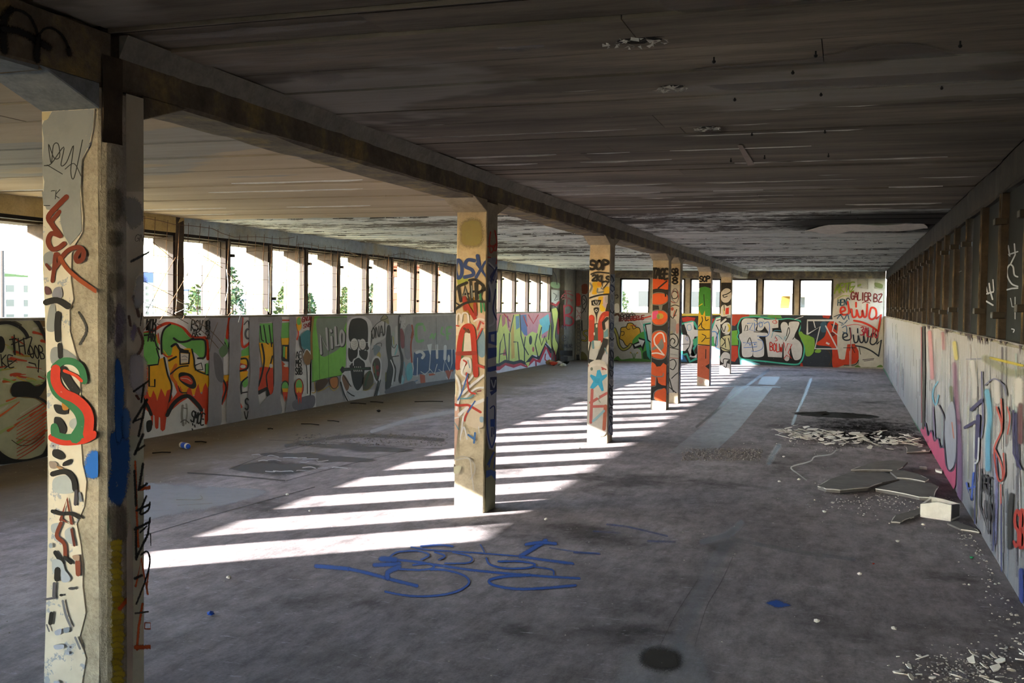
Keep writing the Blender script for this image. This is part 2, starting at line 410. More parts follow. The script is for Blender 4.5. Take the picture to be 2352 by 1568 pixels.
worn_box('crossbeam', -6.5, XR, YF - .06, YF + .01, ZB + .01, ZC, M['beam'], wall_end, .3, .008, .012, 92)
# ---- wall behind the camera (never in view, closes the hall; openings shaped for fill light)
bw = MB().box(XL, XR, YB - .2, YB, 0, .7).box(XL, -7.3, YB - .2, YB, .7, ZC).box(-4.9, -4.6, YB - .2, YB, .7, ZC).box(-2.4, XR, YB - .2, YB, .7, ZC).box(XL, XR, YB - .2, YB, 2.45, ZC)
bw.box(XL - 4.5, XR, YB - 4.5, YB, ZC + .01, ZC + .2)  # unseen canopy added to keep sun out of the back openings
tag(bw.build('wall_back', M['grimy']), kind='structure', label='unseen back wall, openings shaped for fill light, with an added sun-blocking canopy')

# ---- beam line over the columns
BX0, BX1 = -2.872, XC
def beam(y0, y1, label, seed):
    e = empty('concrete_beam', ((BX0 + BX1) / 2, (y0 + y1) / 2, ZB)); tag(e, label, 'beam', 'beams over the column row')
    def put(o):
        o.parent = e; o.matrix_parent_inverse = Matrix.Translation(-e.location); return o
    put(worn_box('beam_body', BX0, BX1, y0, y1, ZB, ZC - .001, M['beam'], None, .16, .007, .014, seed))
    mb = MB().prism([(BX1 - .004, ZC - .012), (BX1 + .035, ZC - .012), (BX1 - .004, ZC - .095)], 1, y0, y1)
    if seed > 1: put(mb.build('lime_fillet', M['beam_pale'], None))
    return e
BEAMS = [beam(YB, 3.19, 'concrete beam with black painted tag, ending at the joint over the grey plastered column', 1),
         beam(3.225, 10.49, 'peeling concrete beam between the grey plastered column and the joint before the star column', 2),
         beam(10.51, 16.36, 'concrete beam over the star column and the orange lettered column', 3),
         beam(16.38, YF, 'concrete beam running from the twin columns to the end wall', 4)]

# ================================================================== paint on surfaces
# outlines are given as photo pixels inside a crop (x0, y0, scale) and thrown onto the wall, column face or floor they lie on
def catmull(p, closed=False, n=5):
    if len(p) < 3: return list(p)
    q = []; N = len(p)
    for i in range(N if closed else N - 1):
        g = lambda k: p[k % N] if closed else p[max(0, min(N - 1, k))]
        a, b, c, d = g(i - 1), g(i), g(i + 1), g(i + 2)
        for j in range(n):
            t = j / n
            q.append(tuple(.5 * (2 * b[k] + (c[k] - a[k]) * t + (2 * a[k] - 5 * b[k] + 4 * c[k] - d[k]) * t * t + (3 * b[k] - a[k] - 3 * c[k] + d[k]) * t ** 3) for k in (0, 1)))
    if not closed: q.append(p[-1])
    return q
LET = {  # stroke alphabet in a unit box, y downwards
 'A': [[(0, 1), (.5, 0), (1, 1)], [(.2, .62), (.85, .62)]], 'B': [[(.05, 1), (.05, 0), (.75, .08), (.75, .4), (.1, .5), (.85, .6), (.85, .92), (.05, 1)]],
 'C': [[(.95, .15), (.5, 0), (.08, .3), (.08, .75), (.5, 1), (.95, .85)]], 'D': [[(.1, 1), (.1, 0), (.7, .1), (.95, .5), (.7, .9), (.1, 1)]],
 'E': [[(.95, 0), (.1, .03), (.1, 1), (.95, .97)], [(.1, .5), (.75, .48)]], 'F': [[(.95, 0), (.1, .03), (.1, 1)], [(.1, .48), (.75, .45)]],
 'G': [[(.95, .15), (.5, 0), (.08, .3), (.08, .75), (.5, 1), (.92, .85), (.92, .55), (.55, .55)]], 'H': [[(.1, 0), (.1, 1)], [(.9, 0), (.9, 1)], [(.1, .5), (.9, .48)]],
 'I': [[(.5, 0), (.5, 1)]], 'J': [[(.8, 0), (.8, .8), (.45, 1), (.1, .8)]], 'K': [[(.1, 0), (.1, 1)], [(.95, 0), (.12, .55), (.95, 1)]], 'L': [[(.1, 0), (.12, 1), (.95, .95)]],
 'M': [[(0, 1), (.12, 0), (.5, .6), (.88, 0), (1, 1)]], 'N': [[(.08, 1), (.1, 0), (.9, 1), (.92, 0)]], 'O': [[(.5, 0), (.08, .35), (.12, .8), (.5, 1), (.9, .75), (.9, .3), (.5, 0)]],
 'P': [[(.1, 1), (.1, 0), (.8, .06), (.88, .35), (.1, .52)]], 'R': [[(.1, 1), (.1, 0), (.8, .06), (.85, .35), (.1, .5), (.95, 1)]], 'S': [[(.92, .12), (.5, 0), (.1, .2), (.25, .45), (.8, .58), (.88, .85), (.5, 1), (.05, .88)]],
 'T': [[(0, .05), (1, 0)], [(.5, .02), (.5, 1)]], 'U': [[(.08, 0), (.1, .75), (.5, 1), (.88, .75), (.92, 0)]], 'V': [[(.05, 0), (.5, 1), (.95, 0)]], 'W': [[(0, 0), (.25, 1), (.5, .35), (.75, 1), (1, 0)]],
 'X': [[(.05, 0), (.95, 1)], [(.95, 0), (.05, 1)]], 'Y': [[(.05, 0), (.5, .5), (.95, 0)], [(.5, .5), (.45, 1)]], 'Z': [[(.05, .05), (.95, 0), (.08, .97), (.98, 1)]],
 '3': [[(.1, .1), (.7, 0), (.85, .25), (.4, .45), (.9, .65), (.7, .95), (.1, 1)]], '2': [[(.1, .2), (.5, 0), (.88, .25), (.1, 1), (.95, .97)]], '8': [[(.5, .45), (.15, .25), (.5, 0), (.85, .25), (.5, .45), (.1, .75), (.5, 1), (.9, .75), (.5, .45)]],
 'e': [[(.1, .55), (.85, .5), (.7, .1), (.25, .1), (.1, .6), (.4, 1), (.9, .85)]], '.': [[(.4, .9), (.6, 1)]], ' ': [], '-': [[(.1, .5), (.9, .5)]], '~': [[(0, .6), (.3, .35), (.65, .6), (1, .35)]],
}
def text(word, x, y, w, h, col, lw, slant=0.0, tilt=0.0, soft=False, gap=.18, jit=0.0, rnd=random.Random(5)):
    out = []; n = len(word); cw = w / (n + gap * (n - 1))
    for i, ch in enumerate(word):
        bx = x + i * cw * (1 + gap)
        for st in LET.get(ch, LET.get(ch.upper(), [])):
            pts = []
            for u, v in st:
                px = bx + u * cw + (1 - v) * slant * h + rnd.uniform(-jit, jit) * cw; py = y + v * h + tilt * (px - x) + rnd.uniform(-jit, jit) * h
                pts.append((px, py))
            out.append(('S' if soft else 's', col, lw, pts))
    return out
class Paint:
    """one painted piece on one plane"""
    def __init__(s, plane, crop, lift=.0012, clip=None, tone=1.0):
        s.ax, s.val, s.sgn = plane; s.cx, s.cy, s.cs = crop; s.lift = lift; s.k = 0; s.tone = tone; s.step = .0002 if plane[1] != XR else .00005
        s.v = []; s.f = []; s.c = []; s.rim = []
        s.clip = dict(clip or {})
        if s.ax == 0 and s.val < -7 and 2 not in s.clip: s.clip[2] = (.004, ZS - .031)
        if s.ax == 0 and s.val == XR and 2 not in s.clip: s.clip[2] = (.004, ZS - .002)
    def at(s, p):
        """pixel of the crop -> point on the plane, lifted by one coat of paint per shape"""
        q = onplane(s.ax, s.val, s.cx + p[0] / s.cs, s.cy + p[1] / s.cs)
        for a, (lo, hi) in s.clip.items(): q[a] = max(lo, min(hi, q[a]))
        q[s.ax] += s.sgn * (s.lift + s.k * s.step)
        return tuple(q)
    def fill(s, col, pts, smooth=False):
        pts = catmull(pts, True) if smooth else pts
        tri = tessellate_polygon([[Vector((x, y, 0)) for x, y in pts]])
        b = len(s.v); s.v += [s.at(p) for p in pts]; s.rim += [1.0] * len(pts)
        for t in tri: s.f.append(tuple(b + i for i in t)); s.c.append(col)
    def stroke(s, col, w, pts, smooth=True, closed=False, taper=None):
        pts = catmull(pts, closed) if smooth else list(pts)
        if closed: pts = pts + [pts[0]]
        n = len(pts); b = len(s.v); L = []
        for i in range(n):
            a = pts[max(0, i - 1)]; c = pts[min(n - 1, i + 1)]
            if closed and i in (0, n - 1): a = pts[-2]; c = pts[1]
            dx, dy = c[0] - a[0], c[1] - a[1]; l = math.hypot(dx, dy) or 1
            ww = w / 2 if taper is None else w / 2 * (taper[0] + (taper[1] - taper[0]) * i / max(1, n - 1))
            L.append((-dy / l * ww, dx / l * ww, dx / l * ww, dy / l * ww))
        for (x, y), (nx, ny, tx, ty) in zip(pts, L):
            s.v += [s.at((x - nx, y - ny)), s.at((x, y)), s.at((x + nx, y + ny))]; s.rim += [0., 1., 0.]
        for i in range(n - 1):
            k = b + 3 * i; s.f += [(k, k + 1, k + 4, k + 3), (k + 1, k + 2, k + 5, k + 4)]; s.c += [col, col]
        if not closed:                       # round ends
            for i, sg in ((0, -1), (n - 1, 1)):
                x, y = pts[i]; nx, ny, tx, ty = L[i]; k = len(s.v); c0 = b + 3 * i
                s.v += [s.at((x - nx * .7 + sg * tx * .7, y - ny * .7 + sg * ty * .7)), s.at((x + sg * tx, y + sg * ty)), s.at((x + nx * .7 + sg * tx * .7, y + ny * .7 + sg * ty * .7))]; s.rim += [0.] * 3
                s.f += [(c0 + 1, c0, k), (c0 + 1, k, k + 1), (c0 + 1, k + 1, k + 2), (c0 + 1, k + 2, c0 + 2)]; s.c += [col] * 4
    def blot(s, col, w, pts):
        pts = catmull(pts, True); n = len(pts); b = len(s.v)
        cx = sum(p[0] for p in pts) / n; cy = sum(p[1] for p in pts) / n
        def off(p, d):
            l = math.hypot(p[0] - cx, p[1] - cy) or 1; k = max(.15, 1 + d / l); return (cx + (p[0] - cx) * k, cy + (p[1] - cy) * k)
        s.v.append(s.at((cx, cy))); s.rim.append(1.)
        for d, r in ((-w * 1.1, 1.), (w * .9, 0.)):
            s.v += [s.at(off(p, d)) for p in pts]; s.rim += [r] * n
        for i in range(n):
            j = (i + 1) % n
            s.f += [(b, b + 1 + i, b + 1 + j), (b + 1 + i, b + 1 + n + i, b + 1 + n + j, b + 1 + j)]; s.c += [col, col]
    def add(s, shapes):
        for sh in shapes:
            op, col = sh[0], sh[1]; al = 1.0
            if isinstance(col, tuple): col, al = col
            c = tuple(v * s.tone for v in srgb(col)[:3]) + (al,)
            if op == 'f': s.fill(c, sh[2])
            elif op == 'F': s.fill(c, sh[2], True)
            elif op == 's': s.stroke(c, sh[2], sh[3])
            elif op == 'l': s.stroke(c, sh[2], sh[3], False)
            elif op == 'S': s.stroke(c, sh[2], sh[3])                  # used on soft pieces
            elif op == 'o': s.stroke(c, sh[2], sh[3], True, True)
            elif op == 'p': s.stroke(c, sh[2], sh[3], False, True)
            elif op == 'e':                                            # ellipse
                x, y, a, b = sh[2]; s.fill(c, [(x + a * math.cos(t * math.pi / 10), y + b * math.sin(t * math.pi / 10)) for t in range(20)])
            elif op == 't': s.stroke(c, sh[2], sh[3], True, False, (1.25, .5))
            elif op == 'b':                                            # soft blotch
                s.blot(c, sh[2], sh[3])
            s.k += 1
        return s
    def build(s, name, parent, label=None, soft=False):
        me = bpy.data.meshes.new(name); me.from_pydata(s.v, [], s.f)
        ca = me.color_attributes.new('Col', 'FLOAT_COLOR', 'CORNER')
        buf = []
        for p in me.polygons: buf += list(s.c[p.index]) * p.loop_total
        ca.data.foreach_set('color', buf)
        ra = me.attributes.new('rim', 'FLOAT', 'POINT'); ra.data.foreach_set('value', s.rim)
        me.update()
        o = link(name, me, M[soft if isinstance(soft, str) else 'soft' if soft else 'paint'])
        if parent is not None:
            o.parent = parent; o.matrix_parent_inverse = Matrix.Translation(-parent.location)
        if label: o['label'] = label
        return o
LW = (0, XL, 1); RW = (0, XR, -1); EW = (1, YF, -1); FL = (2, 0., 1); CE = (2, ZC - .012, -1)

# ================================================================== columns
COLLAB = ['concrete column with broken grey and white plaster, red and green S and a cement pipe casing',
          'concrete column with a big red A under blue and black tags',
          'concrete column with a pale blue star under red and black strokes',
          'concrete column covered in orange letters on black with white swirl',
          'slim white and grey lettered concrete column standing right behind the orange lettered column',
          'concrete column painted green, yellow and terracotta in three blocks',
          'concrete column with rounded white letters on black']
COLUMN = []
def column(i, y):
    e = empty('concrete_column', (XC - CW / 2, y + CW / 2, 0)); tag(e, COLLAB[i], 'column', 'columns of the middle row')
    def put(o):
        o.parent = e; o.matrix_parent_inverse = Matrix.Translation(-e.location); return o
    e['_'] = 0; del e['_']
    j = .0028
    put(worn_box('shaft', XC - CW, XC, y, y + CW, 0, ZB - .002, M['column'], None, .09, j, .008, 300 + i))
    for a, b in ((y + .004, y - .285), (y + CW - .004, y + CW + .285)):
        mb = MB().prism([(a, ZT), (a, ZB + .012), (b, ZB + .012)], 0, XC - CW - .012, XC - .001)
        put(mb.build('haunch', M['beam'] if i < 1 else M['column'], None, fix=True, bevel=.004))
    COLUMN.append(e); return e
for i, y in enumerate(COLS_Y): column(i, y)
def colplane(i): return (1, COLS_Y[i], -1)
CRIGHT = (0, XC, 1)

# ================================================================== murals on the left parapet
GN, YE, RD, BK, WH, GY = '#72b860', '#eeb01e', '#d24326', '#1b1a1b', '#e2e1e4', '#918e97'
def white_base(crop, pts, name, col=WH, label=None):
    return Paint(LW, crop, .0008).add([('f', col, pts)]).build(name, wall_left, label)
A = (300, 480, 2.9048)
white_base(A, [(40, 712), (1205, 705), (1205, 1331), (700, 1424), (40, 1548)], 'whitewashed_ground', label='white painted ground under the big letters')
white_base(A, [(-560, 715), (45, 712), (45, 1547), (-560, 1660)], 'whitewashed_ground', label='white painted ground beside the splashed figure')
P = Paint(LW, A, .0016)
P.add([('s', RD, 26, [(-500, 1000), (-490, 840), (-380, 780), (-240, 790), (-160, 850)]), ('F', GN, [(-480, 1000), (-470, 860), (-380, 800), (-250, 810), (-180, 860), (-200, 950), (-300, 920), (-370, 940), (-390, 1010)]), ('F', YE, [(-480, 1000), (-390, 1000), (-380, 1150), (-280, 1180), (-280, 1090), (-180, 1080), (-150, 1240), (-480, 1260)]), ('f', RD, [(-480, 1240), (-440, 1280), (-400, 1230), (-350, 1290), (-300, 1230), (-250, 1280), (-200, 1230), (-150, 1240), (-170, 1380), (-230, 1430), (-240, 1520), (-260, 1430), (-340, 1440), (-350, 1540), (-370, 1440), (-450, 1400)]), ('s', BK, 16, [(-180, 860), (-250, 805), (-380, 795), (-480, 870), (-490, 1100), (-470, 1390), (-330, 1440), (-170, 1380), (-150, 1090), (-285, 1085)]), ('s', BK, 14, [(-195, 955), (-300, 925), (-385, 960), (-375, 1150), (-280, 1185)]),
 ('s', RD, 14, [(-110, 1300), (-90, 900), (-20, 850), (40, 838)]), ('F', GN, [(-80, 900), (-20, 860), (45, 850), (45, 1040), (-70, 1040)]), ('f', YE, [(-70, 1035), (45, 1035), (45, 1240), (-80, 1240)]), ('f', RD, [(-85, 1230), (-50, 1270), (-20, 1220), (45, 1250), (45, 1340), (-10, 1420), (-60, 1400)]), ('s', BK, 14, [(40, 845), (-30, 855), (-85, 910), (-92, 1240), (-60, 1405)])])
P.build('painted_letters', wall_left, 'green, yellow and red letter behind the plastered column')
P = Paint(LW, A, .0016)
P.add([
 ('s', RD, 20, [(40, 838), (140, 815), (205, 775), (262, 762), (350, 795), (405, 850), (470, 860), (505, 870), (515, 1000)]),
 ('F', GN, [(40, 850), (150, 828), (182, 885), (190, 1005), (178, 1040), (40, 1040)]),
 ('f', YE, [(40, 1035), (180, 1038), (190, 1000), (225, 988), (272, 1200), (250, 1262), (180, 1275), (40, 1230)]),
 ('f', RD, [(40, 1195), (92, 1240), (108, 1200), (122, 1250), (135, 1255), (150, 1208), (166, 1240), (176, 1278), (188, 1240), (202, 1195), (218, 1225), (230, 1252), (242, 1210), (268, 1200), (278, 1255), (245, 1335), (228, 1470), (212, 1482), (198, 1470), (196, 1392), (188, 1385), (184, 1460), (172, 1468), (162, 1455), (158, 1378), (150, 1372), (147, 1442), (138, 1435), (132, 1370), (100, 1335), (40, 1250)]),
 ('l', BK, 11, [(90, 842), (150, 835), (172, 915), (190, 935)]), ('l', BK, 10, [(96, 1046), (182, 1036), (190, 990), (172, 930)]),
 ('l', BK, 11, [(122, 1046), (122, 1182), (160, 1184), (160, 1138)]), ('s', RD, 8, [(110, 1060), (110, 1190)]),
 ('s', BK, 22, [(60, 1235), (110, 1310), (135, 1370)]), ('s', BK, 12, [(222, 990), (245, 1100), (272, 1180), (258, 1280), (240, 1375)]),
 ('s', '#e08a20', 9, [(172, 840), (182, 890)]), ('s', RD, 7, [(182, 830), (192, 900)]),
 # right letter
 ('F', GN, [(205, 850), (215, 805), (268, 770), (340, 795), (392, 855), (488, 880), (502, 960), (480, 1005), (432, 962), (380, 930), (312, 892), (285, 925), (272, 975), (240, 980), (212, 955)]),
 ('F', YE, [(214, 935), (262, 985), (285, 905), (330, 935), (405, 935), (432, 1060), (512, 1098), (515, 1190), (420, 1240), (330, 1250), (300, 1200), (255, 1070), (245, 1000)]),
 ('s', RD, 9, [(212, 960), (240, 985), (275, 978)]), ('s', '#d9701c', 22, [(300, 1040), (270, 1110), (300, 1160)]),
 ('f', RD, [(238, 1370), (250, 1295), (300, 1235), (330, 1180), (345, 1230), (362, 1242), (378, 1200), (398, 1182), (410, 1240), (422, 1250), (434, 1200), (450, 1165), (462, 1225), (474, 1235), (484, 1185), (498, 1158), (515, 1200), (515, 1405), (504, 1438), (494, 1432), (490, 1330), (483, 1330), (480, 1392), (470, 1390), (462, 1345), (380, 1258), (330, 1290)]),
 ('f', '#d8cfc4', [(330, 962), (384, 966), (382, 1022), (332, 1028)]), ('p', BK, 13, [(326, 955), (390, 960), (386, 1030), (328, 1036)]), ('f', BK, [(318, 935), (385, 940), (388, 962), (326, 958)]),
 ('s', '#8a8488', 5, [(340, 985), (360, 980), (375, 990)]), ('s', '#8a8488', 4, [(338, 1005), (372, 1003)]),
 ('f', '#cfc8c2', [(432, 1045), (468, 1030), (476, 1066), (432, 1070)]), ('p', BK, 8, [(428, 1042), (468, 1026), (480, 1070), (428, 1074)]),
 ('F', BK, [(318, 1100), (352, 1088), (410, 1110), (436, 1175), (405, 1198), (330, 1150)]), ('F', RD, [(328, 1120), (380, 1112), (412, 1150), (395, 1170), (335, 1142)]), ('s', '#d9b0a0', 5, [(335, 1128), (375, 1132), (400, 1150)]),
 ('s', BK, 12, [(205, 965), (203, 860), (222, 800), (262, 768)]), ('s', BK, 14, [(285, 862), (322, 885), (372, 882), (415, 862)]), ('s', BK, 16, [(270, 915), (300, 900), (322, 930), (345, 940)]),
 ('s', BK, 26, [(240, 1375), (290, 1290), (372, 1245), (440, 1298), (468, 1340)]), ('s', BK, 12, [(408, 870), (480, 870), (497, 900), (492, 985), (445, 995)]), ('s', BK, 10, [(405, 935), (420, 1000), (432, 1070), (512, 1105)]),
 ('s', BK, 13, [(252, 1010), (300, 985)]), ('s', BK, 9, [(262, 1100), (320, 1055), (380, 1045)]), ('F', GN, [(494, 1040), (514, 1030), (514, 1090), (496, 1098)]), ('s', BK, 6, [(494, 1035), (494, 1100)]),
 ('s', BK, 8, [(312, 1180), (330, 1220), (370, 1225)]), ('s', RD, 16, [(300, 1170), (310, 1210)]), ('s', '#e08a20', 7, [(330, 1195), (342, 1205)]),
])
P.build('painted_letters', wall_left, 'green, yellow and red graffiti letters outlined in black, dripping')
P = Paint(LW, A, .009)
P.add([
 ('F', GN, [(612, 880), (630, 862), (648, 900), (645, 930), (618, 935)]), ('l', BK, 8, [(612, 870), (648, 935), (655, 890)]), ('s', RD, 18, [(655, 725), (645, 800), (640, 860)]), ('s', '#e08a20', 8, [(668, 760), (655, 830)]),
 ('f', GN, [(735, 945), (786, 915), (788, 990), (735, 1000)]), ('f', YE, [(728, 985), (786, 975), (776, 1050), (725, 1060)]), ('f', RD, [(722, 1025), (775, 1040), (770, 1090), (720, 1075)]), ('s', BK, 12, [(722, 1000), (770, 1000), (775, 1060), (725, 1080)]), ('e', '#d0c8c4', (745, 1050, 18, 12)),
 ('f', YE, [(725, 1085), (780, 1080), (770, 1130), (728, 1150)]), ('F', GN, [(740, 1150), (770, 1125), (778, 1170), (752, 1190)]), ('s', BK, 10, [(735, 1230), (735, 1160), (775, 1120)]), ('s', BK, 8, [(738, 1225), (772, 1220)]),
 ('f', YE, [(606, 1110), (652, 1105), (645, 1165), (610, 1170)]), ('f', RD, [(604, 1140), (625, 1165), (640, 1140), (648, 1175), (632, 1260), (606, 1310), (598, 1280), (612, 1220)]), ('s', BK, 12, [(600, 1120), (632, 1190), (600, 1300)]),
 ('f', RD, [(716, 1270), (742, 1320), (728, 1335), (724, 1365), (714, 1340)]),
 ('e', '#c9c7c8', (768, 815, 34, 80)), ('s', '#55545c', 8, [(752, 770), (778, 745), (786, 790)]), ('e', '#55545c', (775, 832, 22, 38)), ('e', '#c9c7c8', (780, 832, 13, 26)), ('s', RD, 16, [(740, 725), (735, 840), (745, 920), (790, 890)]),
 ('f', GN, [(845, 765), (945, 760), (945, 910), (860, 895)]), ('f', YE, [(850, 890), (945, 895), (945, 1060), (880, 1080), (862, 960)]), ('f', RD, [(845, 1060), (885, 1050), (945, 1060), (950, 1320), (930, 1325), (905, 1195), (845, 1230)]),
 ('l', BK, 8, [(858, 780), (868, 870), (880, 880)]), ('l', BK, 8, [(882, 775), (900, 890), (912, 900)]), ('l', BK, 8, [(918, 775), (935, 920), (940, 890)]), ('s', BK, 12, [(870, 900), (885, 1000), (870, 1100), (845, 1180)]), ('l', BK, 26, [(845, 1225), (905, 1195), (912, 1240)]), ('s', BK, 9, [(940, 980), (920, 1060), (900, 1110), (905, 1180)]), ('s', BK, 7, [(925, 1290), (938, 1330)]),
 ('s', RD, 9, [(840, 752), (945, 742), (1055, 742)]), ('e', '#cfc5be', (930, 1045, 12, 14)),
 ('f', GN, [(995, 760), (1056, 755), (1056, 865), (998, 868)]), ('f', YE, [(998, 862), (1054, 858), (1046, 905), (1002, 905)]), ('f', BK, [(1004, 905), (1048, 905), (1048, 1018), (1004, 1012)]), ('f', GN, [(1012, 915), (1024, 915), (1022, 990), (1010, 985)]), ('f', YE, [(1026, 918), (1038, 918), (1036, 1000), (1024, 995)]), ('f', '#c84a22', [(1000, 1010), (1048, 1060), (1046, 1155), (1000, 1150)]), ('e', '#cfc5be', (1030, 1045, 16, 8)),
 ('e', BK, (1024, 1195, 30, 52)), ('e', GN, (1024, 1188, 22, 36)), ('f', YE, [(1004, 1195), (1044, 1195), (1040, 1230), (1010, 1232)]), ('f', RD, [(1006, 1220), (1042, 1220), (1036, 1298), (1026, 1240), (1022, 1290), (1012, 1250)]),
])
P.build('painted_letters', wall_left, 'leftover pieces of green, yellow and red letters showing between grey strips')
P = Paint(LW, A, .0205)
band = lambda pts: ('F', GY, pts)
P.add([
 band([(515, 716), (625, 708), (640, 740), (622, 840), (612, 950), (608, 1130), (598, 1300), (592, 1438), (512, 1454), (514, 1200), (518, 900)]),
 band([(655, 722), (735, 714), (722, 850), (728, 960), (716, 1100), (720, 1250), (726, 1412), (640, 1428), (632, 1290), (648, 1100), (650, 900)]),
 band([(790, 708), (850, 712), (846, 900), (852, 1080), (842, 1220), (852, 1390), (780, 1406), (770, 1290), (790, 1100), (782, 900)]),
 band([(942, 715), (1000, 712), (992, 900), (1002, 1100), (990, 1250), (1000, 1358), (925, 1374), (850, 1388), (848, 1320), (905, 1250), (945, 1200), (948, 950)]),
 band([(1052, 712), (1092, 710), (1095, 850), (1085, 1050), (1080, 1180), (1100, 1338), (1030, 1358), (1038, 1240), (1050, 1100)]),
 ('F', '#6e6a78', [(1078, 1280), (1210, 1240), (1208, 1322), (1090, 1340)]), ('F', '#86838a', [(850, 715), (945, 712), (940, 750), (850, 755)]),
 ('F', '#69666e', [(545, 960), (600, 1010), (608, 1150), (560, 1120)]),
 ('F', '#5f7a58', [(580, 940), (625, 900), (640, 950), (600, 990)]),
])
P.build('grey_overpaint', wall_left, 'vertical strips of grey overpaint')
P = Paint(LW, A, .023)
P.add([
 ('e', BK, (1114, 1190, 32, 62)), ('e', RD, (1114, 1190, 28, 58)), ('e', GN, (1114, 1180, 22, 44)), ('f', YE, [(1094, 1190), (1134, 1190), (1132, 1225), (1096, 1225)]), ('f', RD, [(1096, 1215), (1104, 1235), (1112, 1210), (1122, 1235), (1134, 1212), (1128, 1300), (1118, 1250), (1112, 1305), (1104, 1260)]),
 ('F', '#3f7f8c', [(1122, 850), (1165, 808), (1196, 830), (1192, 940), (1150, 935), (1124, 900)]), ('s', BK, 6, [(1120, 850), (1128, 920), (1145, 960), (1165, 1060), (1170, 1230)]), ('F', '#8a6a48', [(1142, 980), (1165, 940), (1192, 970), (1188, 1030), (1158, 1035)]), ('s', '#d8d6d8', 6, [(1138, 985), (1165, 935), (1198, 975)]), ('s', '#d8d6d8', 6, [(1152, 1050), (1160, 1140), (1160, 1240)]), ('s', RD, 9, [(1098, 770), (1110, 830), (1100, 870)]), ('F', YE, [(1098, 735), (1122, 722), (1130, 790), (1105, 810)]), ('F', GN, [(1100, 735), (1120, 722), (1124, 765), (1104, 770)]),
 ('s', '#8d6d35', 14, [(1208, 720), (1196, 850), (1200, 1000)]),
])
P.add(text('GNOE', 1132, 722, 66, 34, '#8a1f24', 6, .1, -.3)); P.add(text('SNE', 1140, 770, 52, 26, '#8a1f24', 5, .1, -.3))
P.add(text('RSV', 388, 742, 76, 68, BK, 7, .1)); P.add(text('AR', 395, 800, 44, 50, BK, 6, .2)); P.add(text('8E8', 486, 745, 32, 60, BK, 6)); P.add(text('SB', 488, 812, 28, 54, BK, 6)); P.add([('l', BK, 9, [(444, 832), (452, 836)])])
P.add(text('WOB', 88, 720, 62, 92, BK, 12, .1, 0, False, .02, .05)); P.add(text('AU', 100, 810, 50, 70, BK, 9, .05)); P.add([('s', BK, 5, [(160, 765), (175, 770)]), ('s', BK, 5, [(182, 770), (190, 775)])])
P.add(text('SMOE', 384, 1338, 88, 76, BK, 9, .15, .30, False, .02)); P.add([('l', BK, 9, [(398, 1430), (400, 1440)]), ('l', BK, 9, [(412, 1440), (414, 1452)]), ('l', BK, 9, [(395, 1465), (398, 1472)])])
P.add(text('AE', 1090, 950, 38, 45, BK, 5)); P.add(text('MB', 1088, 1005, 38, 45, BK, 6)); P.add(text('S8B', 1086, 1058, 44, 45, BK, 7)); P.add(text('S', 748, 1262, 24, 75, BK, 10)); P.add(text('V', 742, 1350, 28, 50, BK, 7))
P.add([('s', '#8a8784', 16, [(330, 1310), (325, 1380), (335, 1440)]), ('s', '#a09d9a', 12, [(355, 1300), (360, 1360), (350, 1430)]), ('s', '#5a5656', 7, [(318, 1420), (345, 1405), (372, 1425)]), ('s', '#6a6464', 6, [(335, 1325), (360, 1330)]), ('F', BK, [(88, 1418), (125, 1410), (122, 1470), (92, 1485)])])
P.build('painted_tag', wall_left, 'black and dark red tags over the big letters')

# --- NILO panel, skull, ONA bubble
B = (680, 560, 4.126)
white_base(B, [(130, 672), (1520, 660), (1520, 1350), (1000, 1400), (520, 1488), (130, 1552)], 'whitewashed_ground', '#a09fa6', 'grey ground of the skull mural')
P = Paint(LW, B, .0016)
P.add([
 ('f', '#7cc054', [(148, 680), (480, 676), (470, 1150), (430, 1245), (300, 1270), (150, 1312)]), ('F', '#7f8a80', [(212, 690), (470, 690), (455, 800), (430, 960), (330, 1040), (240, 1060), (205, 900)]),
 ('l', '#3c6a2c', 6, [(150, 1306), (300, 1268), (430, 1244)]), ('l', '#4c8236', 5, [(218, 1000), (222, 1280)]), ('l', '#4c8236', 5, [(305, 1010), (308, 1262)]), ('l', '#4c8236', 5, [(150, 690), (158, 1300)]), ('s', '#4c8236', 6, [(150, 700), (480, 695)]),
 ('f', '#c9c8cc', [(140, 1395), (185, 1390), (188, 1545), (140, 1552)]), ('s', '#b59a58', 9, [(172, 1310), (180, 1400), (150, 1410)]),
])
for dx, col, w in ((6, '#35323a', 30), (0, '#bdbcc2', 21)):
    q = lambda pts: [(x + dx, y + dx * .8) for x, y in pts]
    P.add([('l', col, w, q([(235, 1040), (228, 860), (298, 1005), (285, 800)])), ('l', col, w, q([(332, 880), (338, 985)])), ('l', col, w, q([(326, 815), (330, 830)])), ('l', col, w, q([(368, 790), (376, 970), (402, 958)])), ('o', col, w, q([(428, 820), (414, 880), (424, 958), (446, 940), (450, 860)]))])
P.build('painted_letters', wall_left, 'silver block letters NILO on a green panel')
SK = '#1d1c20'
P = Paint(LW, B, .0016)
